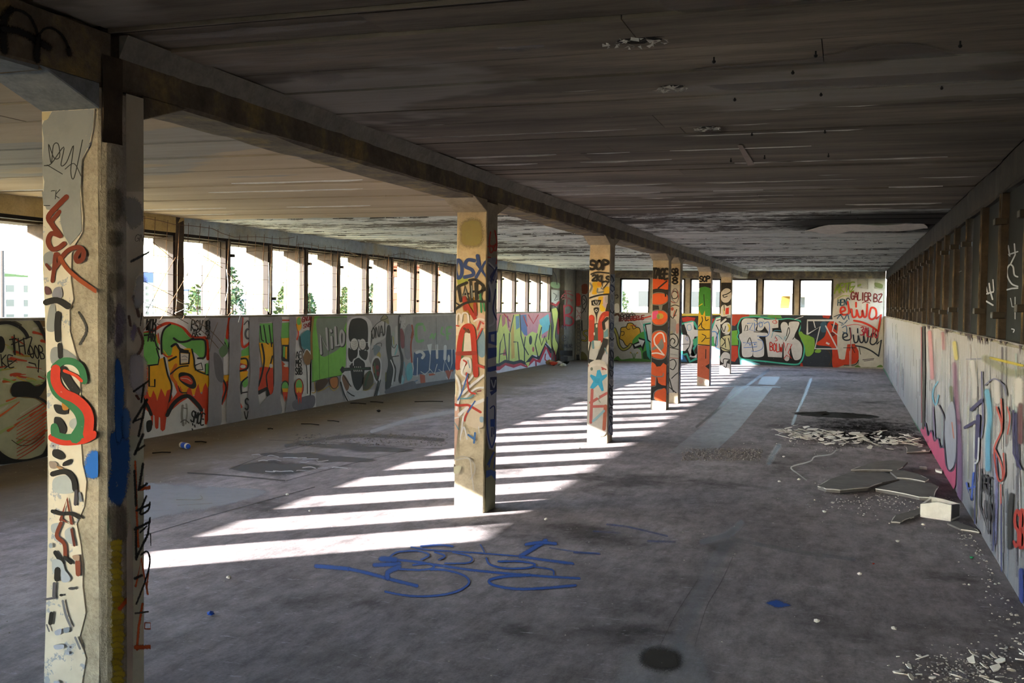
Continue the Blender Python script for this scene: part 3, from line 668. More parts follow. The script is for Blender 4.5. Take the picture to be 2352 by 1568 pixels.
P.add([
 ('F', '#c9c9cf', [(470, 830), (500, 720), (560, 690), (650, 690), (710, 740), (730, 850), (700, 1000), (690, 1100), (720, 1170), (660, 1250), (655, 1350), (610, 1440), (560, 1440), (510, 1370), (490, 1260), (480, 1150), (480, 980)]),
 ('F', '#b9bcc6', [(480, 1360), (560, 1400), (660, 1380), (780, 1390), (760, 1450), (520, 1482)]),
 ('F', SK, [(500, 900), (498, 800), (520, 725), (560, 705), (620, 705), (668, 740), (682, 820), (680, 950), (690, 990), (660, 1005), (610, 910), (560, 915), (530, 935)]),
 ('F', SK, [(495, 985), (530, 1005), (565, 985), (585, 1010), (575, 1070), (545, 1090), (525, 1120), (495, 1080)]), ('F', SK, [(592, 1010), (640, 1010), (675, 1015), (678, 1060), (660, 1100), (625, 1085), (598, 1050)]),
 ('F', SK, [(545, 1110), (580, 1080), (620, 1090), (650, 1130), (650, 1180), (640, 1260), (635, 1320), (585, 1388), (540, 1330), (515, 1200), (512, 1150)]), ('f', SK, [(505, 1150), (540, 1155), (540, 1190), (510, 1195)]),
 ('l', '#17181a', 30, [(430, 1192), (520, 1185), (700, 1180)]), ('e', '#17181a', (440, 1192, 18, 32)), ('l', '#2e4a38', 8, [(450, 1190), (690, 1178)]),
 ('e', '#17181a', (552, 955, 42, 66)), ('e', '#17181a', (630, 955, 36, 60)), ('e', '#d9d6d4', (550, 950, 36, 56)), ('e', '#d9d6d4', (628, 950, 31, 52)),
] + [('s', '#8c8a8e', 4, [(525, 930 + 16 * k), (550, 922 + 16 * k), (575, 932 + 16 * k)]) for k in range(5)] + [('s', '#8c8a8e', 4, [(608, 930 + 15 * k), (628, 922 + 15 * k), (648, 930 + 15 * k)]) for k in range(5)] + [
 ('s', '#d4d4da', 5, [(495, 935), (520, 932)]), ('s', '#d4d4da', 5, [(658, 935), (680, 932)]), ('s', '#d4d4da', 7, [(585, 1010), (580, 1070), (545, 1100), (540, 1150)]), ('s', '#d4d4da', 7, [(590, 1010), (598, 1075), (640, 1110), (660, 1150)]),
 ('s', '#d4d4da', 7, [(505, 1120), (535, 1125)]),
] + [('l', '#e6e4e2', 6, [(545 + 18 * k, 1195), (547 + 18 * k, 1208)]) for k in range(5)] + [('l', '#e6e4e2', 5, [(552 + 18 * k, 1162), (553 + 18 * k, 1170)]) for k in range(4)] + [
 ('F', '#c9c9cf', [(705, 1150), (730, 1075), (775, 1065), (805, 1120), (800, 1240), (775, 1330), (750, 1310), (715, 1240)]), ('F', '#3a2a24', [(718, 1150), (740, 1090), (775, 1085), (795, 1140), (788, 1240), (765, 1300), (735, 1250)]), ('e', '#7c2a2c', (765, 1170, 16, 22)), ('e', '#6d2328', (770, 1230, 14, 22)), ('s', '#3f6b3c', 8, [(738, 1130), (748, 1200), (755, 1270)]), ('s', '#a8743c', 7, [(728, 1160), (735, 1220)]),
 ('s', '#1a1a1c', 16, [(775, 1300), (760, 1380), (735, 1450)]), ('s', '#1a1a1c', 9, [(795, 1290), (770, 1390), (755, 1460)]),
 ('F', '#c9c9cf', [(415, 1290), (440, 1220), (500, 1210), (520, 1300), (505, 1370), (470, 1420), (500, 1490), (470, 1490), (440, 1400)]), ('F', '#7d5c48', [(430, 1280), (450, 1240), (490, 1300), (500, 1350), (470, 1390)]), ('s', '#1a1a1c', 12, [(418, 1310), (450, 1420), (490, 1500)]), ('s', '#1a1a1c', 9, [(440, 1240), (480, 1300), (515, 1350)]), ('s', '#1a1a1c', 10, [(480, 1400), (520, 1430), (545, 1440)]),
 ('F', '#4e4632', [(640, 1250), (700, 1200), (730, 1290), (700, 1370), (640, 1390), (630, 1350)]), ('s', '#9a8a3c', 6, [(735, 1320), (680, 1380), (630, 1385)]), ('s', '#274a2c', 14, [(690, 1210), (660, 1290), (650, 1340)]),
 ('F', '#4b3626', [(190, 1300), (270, 1275), (300, 1300), (250, 1370), (190, 1390)]), ('F', '#b0703a', [(315, 1275), (385, 1262), (390, 1340), (352, 1372), (320, 1340)]), ('o', '#4b3626', 9, [(315, 1275), (385, 1262), (390, 1340), (352, 1372), (320, 1340)]), ('s', '#b9a24e', 7, [(200, 1400), (260, 1375), (310, 1350), (350, 1390), (395, 1350)]),
])
P.build('painted_skull', wall_left, 'black and white painted skull with a bone in its teeth')
P = Paint(LW, B, .0016)
P.add([
 ('F', '#b9b8bd', [(710, 870), (735, 780), (800, 730), (850, 760), (858, 850), (830, 900), (760, 940), (720, 1000), (705, 960)]), ('s', BK, 6, [(712, 830), (760, 760), (830, 715)]), ('s', BK, 6, [(722, 1000), (760, 950), (805, 940), (808, 970)]),
 ('F', '#a89c62', [(770, 1010), (800, 1040), (795, 1080), (765, 1060)]), ('F', '#6f7b88', [(735, 960), (800, 980), (770, 1040), (740, 1050)]),
 ('F', '#8e8d72', [(800, 720), (835, 672), (870, 700), (880, 760), (840, 740)]), ('o', BK, 5, [(800, 722), (835, 672), (868, 700)]),
 ('F', '#2b2b2f', [(860, 790), (890, 780), (900, 900), (905, 1040), (930, 1150), (925, 1260), (890, 1360), (845, 1380), (850, 1250), (870, 1130), (850, 960)]), ('s', '#6c6c3e', 10, [(850, 1220), (848, 1300)]),
 ('F', '#b3b3b8', [(940, 790), (968, 800), (970, 960), (935, 1000), (930, 1080), (905, 1060), (905, 980), (935, 960)]), ('F', '#9aa4a4', [(905, 860), (930, 830), (935, 960), (910, 970)]), ('s', '#a8a04c', 7, [(918, 880), (925, 950)]), ('s', BK, 6, [(905, 870), (905, 960), (930, 985), (950, 950)]), ('s', '#6fa8b4', 10, [(960, 960), (950, 1010), (935, 1050)]),
 ('s', BK, 9, [(905, 1070), (970, 1060)]), ('s', BK, 12, [(900, 1100), (940, 1180), (930, 1300)]), ('s', '#c9c9cd', 10, [(895, 1100), (925, 1190), (905, 1330)]),
 ('F', '#28262c', [(965, 700), (990, 690), (985, 850), (990, 980), (1015, 1080), (1010, 1200), (990, 1320), (970, 1280), (990, 1150), (985, 1050), (965, 950)]), ('F', '#7c3f4c', [(985, 800), (1015, 830), (1030, 930), (1015, 990), (990, 960)]), ('F', '#7f7b86', [(1030, 820), (1080, 760), (1100, 900), (1080, 1080), (1030, 1060)]),
 ('F', '#5fa6b8', [(1045, 1160), (1090, 1130), (1100, 1260), (1050, 1290)]), ('F', '#8fb6c4', [(995, 1290), (1005, 1240), (1022, 1300), (1000, 1350)]), ('s', '#7aa2b6', 10, [(1020, 1120), (1035, 1230), (1010, 1320)]),
 ('s', '#8e3a2a', 14, [(1095, 770), (1105, 850), (1085, 960), (1095, 1120)]), ('F', '#5f5c66', [(850, 1380), (1000, 1330), (1120, 1300), (1120, 1390), (1000, 1405), (860, 1430)]),
])
P.add(text('ONA', 712, 795, 110, 105, '#2a292c', 8, 0, -.25)); P.add(text('J', 815, 735, 30, 130, '#2a292c', 8)); P.add(text('MN', 980, 690, 50, 60, '#b9b8c0', 9)); P.add(text('AS', 990, 740, 40, 60, '#b9b8c0', 8))
P.build('painted_mural', wall_left, 'speech bubble reading ONA beside dark upright shapes')
P = Paint(LW, B, .0016)
P.add([
 ('f', '#8d8c92', [(1105, 690), (1520, 675), (1520, 1000), (1110, 1000)]),
 ('s', '#6d9c6a', 26, [(1195, 760), (1145, 770), (1135, 850), (1150, 920), (1200, 915)]), ('s', '#78a274', 20, [(1210, 780), (1220, 820)]), ('s', '#78a274', 16, [(1270, 890), (1290, 850), (1300, 900), (1320, 850)]), ('s', '#78a274', 18, [(1385, 790), (1375, 840), (1400, 860)]), ('s', '#78a274', 24, [(1435, 900), (1430, 800), (1470, 790)]), ('l', '#78a274', 14, [(1430, 850), (1460, 850)]),
 ('f', '#2f4a78', [(1115, 1030), (1240, 1010), (1500, 1000), (1510, 1180), (1460, 1240), (1400, 1200), (1310, 1220), (1250, 1220), (1100, 1250)]), ('f', '#a04c34', [(1170, 1230), (1220, 1245), (1225, 1330), (1180, 1340)]), ('f', '#a04c34', [(1410, 1200), (1490, 1190), (1450, 1300)]), ('f', '#a04c34', [(1255, 1230), (1310, 1225), (1320, 1240), (1260, 1250)]),
 ('s', '#c4c6ce', 26, [(1140, 1030), (1180, 1020), (1210, 1050), (1195, 1080)]), ('f', '#c4c6ce', [(1240, 955), (1285, 945), (1275, 1050), (1265, 1045)]), ('l', '#c4c6ce', 22, [(1332, 960), (1335, 1080)]), ('l', '#c4c6ce', 28, [(1412, 970), (1408, 1090)]), ('e', '#c4c6ce', (1445, 1085, 12, 36)),
 ('l', '#dcdce2', 7, [(1090, 900), (1085, 1000), (1110, 1180), (1100, 1245), (1145, 1255), (1150, 1080)]), ('l', '#dcdce2', 6, [(1180, 1210), (1220, 1235), (1260, 1200), (1272, 1040)]), ('l', '#dcdce2', 7, [(1260, 1180), (1308, 1232), (1335, 1140)]), ('l', '#dcdce2', 7, [(1350, 1190), (1390, 1215), (1405, 1100), (1455, 1205), (1475, 1130), (1475, 1000)]), ('l', '#dcdce2', 6, [(1420, 1260), (1445, 1300), (1475, 1210)]),
 ('s', '#7a2d26', 10, [(1088, 890), (1100, 830), (1110, 860)]), ('f', '#5c5860', [(1105, 1330), (1500, 1275), (1510, 1350), (1105, 1390)]), ('l', '#4a6f9c', 7, [(1110, 1310), (1150, 1290)]),
 ('l', '#6b6a70', 5, [(1325, 700), (1330, 1000)]),
])
P.build('painted_letters', wall_left, 'faded green letters over blue and white letters on grey')

# --- yellow-green letters beyond the column with the red A
Cc = (1000, 440, 3.565)
white_base(Cc, [(150, 990), (945, 985), (950, 1420), (700, 1478), (420, 1530), (150, 1590)], 'whitewashed_ground', '#b9b6bd', 'pale ground of the yellow-green letters')
P = Paint(LW, Cc, .0016)
LG = '#c3c86a'
P.add([('f', '#c2808a', [(440, 995), (945, 990), (945, 1200), (440, 1260)]), ('f', '#c9c4cc', [(440, 1380), (945, 1330), (950, 1420), (440, 1525)]),
 ('f', '#5c6ea0', [(690, 1010), (745, 1005), (752, 1180), (700, 1160)]), ('f', '#6fb0b8', [(850, 1050), (925, 1000), (945, 1120), (870, 1170)]), ('f', '#c9968a', [(590, 1010), (640, 1000), (630, 1110), (590, 1140)]),
 ('l', '#b0303c', 34, [(440, 1455), (520, 1445), (570, 1405), (640, 1425), (700, 1405), (745, 1440), (800, 1370), (845, 1390), (900, 1270), (950, 1345)]),
 ('l', '#27262a', 30, [(440, 1420), (520, 1415), (570, 1385), (640, 1400), (700, 1385), (745, 1410), (790, 1345), (840, 1365), (895, 1240), (950, 1310)]),
 ('f', LG, [(440, 1240), (500, 1150), (530, 1010), (575, 1000), (590, 1120), (612, 1150), (640, 1005), (690, 1000), (700, 1130), (735, 1190), (790, 1145), (832, 1160), (848, 1080), (872, 1100), (868, 1200), (912, 1190), (935, 1090), (950, 1060), (950, 1285), (905, 1225), (850, 1345), (790, 1335), (740, 1395), (700, 1375), (640, 1390), (570, 1375), (520, 1405), (440, 1410)]),
 ('f', '#b46f78', [(540, 1010), (575, 1005), (572, 1080), (548, 1110)]), ('f', '#6a8ca8', [(655, 1020), (685, 1015), (690, 1110), (660, 1130)]), ('f', '#b45c58', [(550, 1340), (566, 1280), (580, 1340)]), ('f', '#c9a04c', [(618, 1150), (640, 1060), (648, 1360), (622, 1370)]), ('e', '#27262a', (778, 1215, 13, 38)), ('e', '#b45c58', (800, 1290, 9, 22)),
 ('l', '#27262a', 8, [(520, 1400), (530, 1240), (560, 1160), (585, 1380)]), ('l', '#27262a', 7, [(530, 1330), (575, 1320)]), ('l', '#27262a', 8, [(605, 1160), (600, 1390)]), ('l', '#27262a', 7, [(640, 1010), (610, 1150)]), ('l', '#27262a', 8, [(690, 1005), (700, 1180), (728, 1290), (728, 1390)]), ('l', '#27262a', 8, [(640, 1230), (672, 1230), (685, 1380)]), ('l', '#27262a', 8, [(735, 1190), (725, 1270), (760, 1335)]), ('l', '#27262a', 8, [(832, 1165), (815, 1250), (838, 1350)]), ('l', '#27262a', 8, [(868, 1110), (850, 1190), (868, 1260), (895, 1180), (912, 1240)]), ('l', '#27262a', 7, [(935, 1095), (925, 1210)]), ('l', '#27262a', 6, [(530, 1010), (505, 1150)]), ('l', '#b0303c', 10, [(560, 1000), (610, 1060)]), ('l', '#b0303c', 10, [(760, 1010), (800, 1080), (840, 1010)]), ('l', '#b0303c', 9, [(720, 1020), (750, 1100)]), ('l', '#8c3a6a', 9, [(590, 1020), (600, 1110)]),
 ('f', LG, [(735, 1400), (772, 1392), (757, 1450)]), ('s', '#a43a44', 10, [(900, 1330), (895, 1370), (910, 1385)]), ('s', '#a43a44', 12, [(820, 1385), (822, 1425)])])
P.build('painted_letters', wall_left, 'tall yellow-green graffiti letters with red and black outlines')
PIL = (0, XL + .02, 1)
P = Paint(PIL, Cc, .003, {2: (.01, ZC)})
P.add([('F', '#8fae8c', [(950, 740), (1015, 750), (1012, 790), (952, 780)]), ('f', '#c4c6c4', [(948, 800), (1018, 810), (1015, 900), (985, 930), (950, 915)]), ('s', '#55565a', 5, [(965, 830), (990, 850), (975, 890), (1000, 880)]),
 ('s', '#a82c34', 20, [(955, 915), (985, 930), (1010, 905)]), ('f', LG, [(950, 960), (990, 950), (1005, 1000), (995, 1060), (980, 1180), (1005, 1260), (985, 1340), (955, 1250), (970, 1100)]), ('o', '#2c2b2c', 5, [(950, 960), (990, 950), (1005, 1000), (980, 1180), (1005, 1260), (985, 1340), (955, 1250)]), ('F', '#b0464a', [(1000, 1040), (1016, 1060), (1012, 1160), (996, 1150)]), ('l', '#b0303c', 9, [(960, 1370), (975, 1300), (985, 1380)]), ('l', '#44454a', 6, [(962, 650), (985, 690), (995, 760)])])
P.build('painted_letters', wall_left, 'end of the yellow-green letters wrapping the pilaster')
BAY = (0, XL + .15, 1)
P = Paint(BAY, Cc, .008, {2: (.01, ZC)})
P.add([('l', '#9c2a30', 13, [(1052, 930), (1055, 1100)]), ('s', '#9c2a30', 13, [(1050, 945), (1090, 930), (1120, 960), (1100, 1000), (1060, 1012), (1115, 1030), (1128, 1070), (1100, 1095), (1060, 1090)]), ('s', '#8c3034', 7, [(1028, 870), (1060, 830), (1100, 840), (1125, 850)]), ('s', '#8c3034', 7, [(1035, 850), (1120, 890)]), ('s', '#8c3034', 8, [(1060, 810), (1075, 880), (1070, 930)]), ('l', '#8c3034', 6, [(1050, 812), (1110, 815)]), ('s', '#7a4a44', 9, [(1040, 880), (1090, 870), (1110, 900)])])
P.add(text('M', 1032, 1095, 34, 28, '#3a3a3c', 5)); P.add(text('e', 1030, 1175, 40, 48, '#3a3a3c', 5)); P.add(text('IMUR', 1028, 1250, 90, 28, '#3a3a3c', 5)); P.add([('f', '#2a2826', [(1018, 1300), (1120, 1300), (1120, 1345), (1018, 1340)]), ('f', '#3a3632', [(1020, 1345), (1080, 1350), (1080, 1388), (1020, 1390)])])
P.build('painted_tag', wall_left, 'dark red letter B and scrawled writing on the grimy end bay')
P = Paint((1, YF - .12, -1), (1280, 600, 6.03), .006)
P.add([('f', '#b2433c', [(262, 440), (300, 440), (325, 470), (325, 600), (290, 625), (262, 610)]), ('f', '#c4c4c8', [(262, 630), (328, 640), (325, 800), (255, 820)]), ('s', '#b0303c', 6, [(270, 670), (300, 720), (325, 700)]), ('s', '#b0303c', 6, [(265, 780), (300, 740), (322, 790)])] + [('o', '#3c4048', 5, [(270 + 8 * (k % 2), 840 + 50 * k), (305 - 6 * (k % 2), 830 + 50 * k), (320, 865 + 50 * k), (285, 880 + 50 * k)]) for k in range(9)] + [('f', '#24252a', [(262, 1290), (305, 1290), (312, 1390), (270, 1400)])])
P.build('painted_tag', wall_end, 'red and white painted scribbles on the corner post')

# --- splashed creature on the parapet beside the plastered column
J = (0, 700, 4.126)
white_base(J, [(-60, 108), (470, 108), (480, 1425), (-60, 1515)], 'ochre_ground', '#8a7350', 'ochre ground behind the splashed figure')
P = Paint(LW, J, .0016)
rs = random.Random(3)
P.add([('F', '#b9b898', [(-60, 120), (250, 125), (330, 160), (400, 300), (440, 420), (445, 580), (400, 720), (330, 760), (200, 730), (110, 770), (100, 840), (220, 880), (330, 890), (420, 960), (460, 1050), (455, 1200), (420, 1380), (330, 1450), (140, 1460), (30, 1420), (-60, 1320)])])
for k in range(46):
    a = rs.uniform(.35, .75); x = rs.uniform(-40, 400); y = rs.choice((rs.uniform(900, 1380), rs.uniform(160, 660), rs.uniform(620, 740)))
    l = rs.uniform(60, 190); c = rs.choice(('#b5482c', '#a8b478', '#8fae62', '#c8602c', '#c9c6b4', '#b8a04c', '#b5482c', '#9cb884'))
    s_ = -1 if y > 800 else rs.choice((-.2, .9, .3))
    P.add([('t', c, rs.uniform(9, 26), [(x, y), (x + l * .5, y + s_ * l * a * .5 + rs.uniform(-8, 8)), (x + l, y + s_ * l * a)])])
for k in range(12):
    y = 930 + 34 * k; P.add([('t', rs.choice(('#b23e22', '#c4552a')), 12, [(440 - 3 * k, y - 20), (300, y + 70), (150, y + 160)])])
P.add([('F', '#272626', [(95, 820), (110, 750), (170, 725), (260, 730), (330, 770), (400, 740), (435, 660), (450, 540), (440, 420), (400, 300), (340, 190), (285, 130), (330, 108), (380, 180), (440, 330), (460, 500), (465, 660), (440, 740), (380, 850), (330, 880), (230, 870), (120, 870)]),
 ('s', '#272626', 24, [(330, 870), (410, 910), (450, 960), (470, 1010)]), ('s', '#272626', 36, [(-60, 180), (60, 165), (160, 200), (220, 250), (250, 300)]), ('s', '#57503f', 16, [(-60, 150), (80, 140), (190, 190)]), ('e', '#1d1d1d', (-5, 375, 42, 80)), ('F', '#1f1e1d', [(-60, 1330), (10, 1400), (110, 1455), (230, 1460), (320, 1440), (400, 1400), (450, 1290), (470, 1290), (475, 1420), (-60, 1510)]),
 ('s', '#4b4028', 8, [(100, 1280), (180, 1330), (280, 1320), (370, 1260), (405, 1225)]), ('s', '#7a5a30', 6, [(140, 1265), (260, 1285), (350, 1255)])])
P.build('painted_figure', wall_left, 'splashed red, green and yellow figure with black snake-like outline')
P = Paint(LW, J, .028)
P.add(text('THZ', 85, 320, 215, 150, BK, 12, -.12, -.05)); P.add(text('ooB', 265, 380, 140, 120, BK, 11, -.2, .1)); P.add(text('KE', -10, 470, 120, 110, BK, 11, -.1, .1)); P.add([('l', BK, 12, [(110, 285), (120, 470)]), ('l', BK, 13, [(250, 545), (310, 560), (338, 640), (345, 520)]), ('l', BK, 11, [(85, 375), (230, 310)]), ('l', BK, 10, [(20, 600), (130, 520)])])
P.build('painted_tag', wall_left, 'spiky black tag on the splashed figure')

# ================================================================== paint on the columns
def cfront(i, crop, lift=.0015): return Paint(colplane(i), crop, lift, {0: (XC - CW + .006, XC - .006), 2: (.002, ZT)}, .62 if i == 1 else .50)
def cright(i, crop, lift=.0015): return Paint(CRIGHT, crop, lift, {1: (COLS_Y[i] + .006, COLS_Y[i] + CW - .006), 2: (.002, ZT)}, .85)
# --- column with the red A
P = cfront(1, (1000, 440, 3.565), .0008); P.add([('b', ('#a39a60', .7), 34, [(215, 260), (300, 225), (375, 255), (385, 400), (330, 450), (230, 440), (205, 360)])]); P.build('stain', COLUMN[1], 'greenish stain below the haunch', True)
P = cfront(1, (1000, 440, 3.565))
P.add([('F', '#b8a68c', [(150, 720), (420, 720), (415, 1560), (140, 1560)]),
 ('F', '#98a24a', [(185, 690), (260, 690), (262, 760), (190, 770)]), ('F', '#93702c', [(230, 880), (330, 870), (340, 990), (240, 1000)]), ('F', '#c9b9a8', [(150, 1080), (230, 1060), (240, 1160), (150, 1170)]), ('F', '#6f8aa0', [(350, 1160), (400, 1150), (405, 1340), (350, 1330)]), ('F', '#c4a8a0', [(345, 1000), (410, 1020), (405, 1110), (345, 1120)]),
 ('o', '#2a437f', 30, [(185, 560), (165, 630), (185, 705), (215, 680), (215, 600)]), ('s', '#2a437f', 30, [(320, 565), (265, 560), (245, 610), (300, 640), (310, 680), (240, 700)]), ('l', '#2a437f', 30, [(345, 525), (360, 600)]), ('l', '#2a437f', 28, [(345, 590), (420, 690)]), ('l', '#2a437f', 28, [(415, 575), (335, 700)]),
 ('l', '#26352f', 24, [(395, 770), (370, 860), (385, 900)]), ('l', '#2f7a52', 16, [(368, 830), (378, 985)]), ('l', '#2f7a52', 14, [(395, 900), (405, 975)]),
 ('s', BK, 24, [(150, 830), (185, 780), (260, 745)]), ('l', BK, 26, [(190, 780), (210, 895)]), ('l', BK, 20, [(225, 890), (245, 770), (275, 885)]), ('l', BK, 16, [(230, 840), (275, 835)]), ('l', BK, 22, [(290, 740), (300, 890)]), ('l', BK, 20, [(330, 750), (335, 880)]), ('l', BK, 18, [(290, 820), (335, 815)]), ('s', BK, 22, [(340, 880), (345, 740), (400, 790), (350, 830), (410, 800)]), ('s', BK, 22, [(280, 725), (330, 720), (360, 750)]),
 ('l', '#9aa0a4', 6, [(232, 860), (246, 790), (266, 870)]), ('l', '#9aa0a4', 6, [(298, 770), (304, 870)]),
 ('l', '#8c2a22', 34, [(240, 870), (250, 960)]), ('l', '#9c2c22', 30, [(238, 890), (330, 1045)]), ('l', '#8c2a22', 26, [(325, 920), (332, 1010)]), ('s', BK, 20, [(148, 980), (220, 925), (310, 898), (415, 902)]), ('l', BK, 14, [(150, 910), (200, 930)]),
 ('s', '#c9c6cc', 14, [(175, 1085), (180, 1010), (205, 1005), (212, 1080), (225, 1000), (265, 1000), (275, 1070)]), ('l', '#a83a30', 12, [(160, 1130), (165, 1095), (195, 1100)]), ('l', '#a83a30', 13, [(345, 1130), (370, 1060), (395, 1080)]), ('s', '#c9c6cc', 14, [(320, 1060), (360, 1040), (400, 1050)]), ('l', '#a83a30', 12, [(340, 1210), (385, 1120)]),
 ('F', '#c4bdb6', [(220, 1170), (300, 1170), (310, 1290), (225, 1300)]), ('l', '#3d5a34', 36, [(205, 1440), (225, 1160), (255, 1110)]), ('s', '#a42a1c', 44, [(185, 1440), (205, 1230), (230, 1130), (270, 1100), (305, 1130), (320, 1280), (335, 1500)]), ('l', '#8c2a1c', 34, [(180, 1325), (330, 1320)]), ('l', '#5c3020', 20, [(240, 1120), (280, 1150)]), ('F', '#c9c4be', [(215, 1370), (290, 1365), (295, 1480), (215, 1480)]), ('s', '#a43c34', 14, [(235, 1380), (260, 1400), (235, 1430)]), ('s', '#7d8ea0', 9, [(270, 1380), (285, 1440)]), ('s', '#a83a30', 22, [(345, 1420), (410, 1440)])])
P.build('painted_tag', COLUMN[1], 'blue and black tags above a big red A')
P = cfront(1, (1000, 800, 3.565), .0125)
P.add([('F', '#c4a090', [(138, 380), (180, 420), (200, 560), (160, 900), (138, 900)]), ('F', '#c9b8a4', [(240, 480), (400, 430), (395, 640), (260, 620)]), ('s', '#d0ced2', 18, [(150, 195), (195, 270), (205, 360), (175, 500)]), ('s', '#d0ced2', 20, [(400, 220), (300, 300), (225, 370)]), ('s', '#d0ced2', 16, [(400, 320), (330, 330), (240, 410)]), ('s', '#d0ced2', 16, [(245, 120), (220, 200), (260, 240), (225, 290), (280, 260), (310, 220)]), ('s', '#d0ced2', 26, [(400, 420), (290, 470), (200, 540)]), ('s', '#b03a2e', 20, [(140, 450), (200, 465), (270, 462), (325, 490), (375, 520)]), ('s', '#b03a2e', 14, [(260, 200), (280, 340), (330, 370)]), ('s', '#b03a2e', 15, [(290, 480), (250, 560), (245, 590)]), ('s', '#3a5c98', 12, [(270, 210), (225, 350), (190, 420)]), ('s', '#3a5c98', 12, [(330, 430), (270, 520)]), ('s', '#5c8a94', 12, [(210, 410), (280, 405), (320, 380)]),
 ('l', '#d0ced2', 14, [(145, 568), (235, 552), (208, 750), (150, 580)]), ('s', '#d0ced2', 10, [(215, 700), (240, 640), (265, 740)]), ('l', '#3f6aa0', 16, [(275, 705), (330, 745)]), ('l', '#3f6aa0', 16, [(330, 690), (322, 770)]), ('l', '#6f8c98', 12, [(150, 600), (195, 660)]), ('l', '#c9c6c4', 9, [(360, 640), (365, 690)]), ('F', '#8aa0b4', [(370, 560), (398, 560), (396, 600), (372, 598)]), ('s', '#b0a89c', 9, [(150, 915), (230, 880), (310, 920), (330, 1000), (290, 1070)]), ('s', '#c0bab0', 8, [(180, 910), (280, 900), (300, 1000), (320, 1160)]), ('F', '#6f6456', [(138, 950), (165, 945), (175, 990), (140, 1005)]), ('F', '#c9c2a4', [(150, 970), (215, 960), (205, 1010), (160, 1020)]), ('s', '#7c3440', 9, [(350, 350), (380, 345)])])
P.build('painted_tag', COLUMN[1], 'white, red and blue strokes on the lower column')
P = cright(1, (1000, 440, 3.565))
P.add([('f', '#b6b8c2', [(428, 730), (520, 700), (512, 1560), (415, 1560)]), ('F', '#8c8a96', [(425, 560), (520, 560), (520, 720), (425, 740)]), ('s', '#b8402c', 12, [(450, 330), (440, 420), (450, 500), (475, 470), (450, 440)]), ('s', '#b8402c', 12, [(485, 320), (500, 400), (495, 480), (475, 470), (490, 430)]), ('l', '#b8402c', 11, [(425, 450), (520, 440)]), ('s', '#b8402c', 10, [(425, 535), (450, 540)]), ('l', '#b8402c', 10, [(515, 500), (495, 590)]), ('s', '#4a4a74', 14, [(440, 600), (480, 640), (450, 700), (500, 740)]), ('s', '#c4c0cc', 12, [(435, 580), (500, 660), (470, 760)]), ('s', '#33427c', 14, [(500, 620), (450, 740), (440, 900)]), ('s', '#d4d4dc', 16, [(440, 740), (470, 900), (480, 1060), (440, 1100)]), ('s', '#33427c', 12, [(490, 800), (470, 960), (500, 1050)]), ('f', '#3450a0', [(432, 1150), (500, 1140), (498, 1260), (430, 1240)]), ('f', '#b9bccb', [(450, 1170), (480, 1165), (480, 1230), (452, 1225)]), ('f', '#2c4696', [(425, 1280), (500, 1275), (498, 1350), (425, 1370)]), ('s', '#2c4696', 12, [(430, 1330), (470, 1300), (495, 1340)]), ('f', '#2c4696', [(422, 1440), (505, 1420), (505, 1460), (422, 1480)]), ('s', '#2a3550', 10, [(440, 1520), (450, 1560)]), ('l', '#7a7c86', 6, [(428, 760), (420, 1560)])])
P.build('painted_letters', COLUMN[1], 'blue and white letters running down the narrow side')
P = cright(1, (1000, 800, 3.565), .0075)
P.add([('f', '#b6bac8', [(412, 190), (508, 190), (500, 720), (470, 830), (430, 820), (410, 700)]), ('f', '#8b8d70', [(408, 760), (430, 830), (470, 840), (498, 740), (494, 1320), (402, 1355)]), ('f', '#232f5c', [(440, 235), (500, 230), (498, 345), (440, 340)]), ('s', '#aab0c4', 10, [(450, 260), (470, 320), (485, 260)]), ('f', '#26387c', [(438, 355), (500, 330), (500, 350), (450, 385)]), ('s', '#3f5ca8', 12, [(416, 400), (414, 560), (425, 720), (450, 810)]), ('s', '#3f5ca8', 12, [(500, 390), (492, 600), (480, 740), (455, 810)]), ('s', '#26387c', 10, [(440, 490), (470, 470), (478, 520), (470, 700)]), ('f', '#2f56b0', [(440, 580), (480, 575), (478, 640), (442, 640)]), ('s', '#26387c', 9, [(455, 650), (452, 720)]), ('l', '#3456a4', 14, [(470, 850), (420, 950)]), ('l', '#3456a4', 9, [(450, 880), (430, 970)]), ('l', '#3456a4', 8, [(480, 890), (470, 980)]), ('f', '#3f62a4', [(406, 1000), (440, 990), (490, 1005), (490, 1080), (450, 1035), (405, 1060)])])
P.build('painted_letters', COLUMN[1], 'blue outlined letters and drips above bare green render')
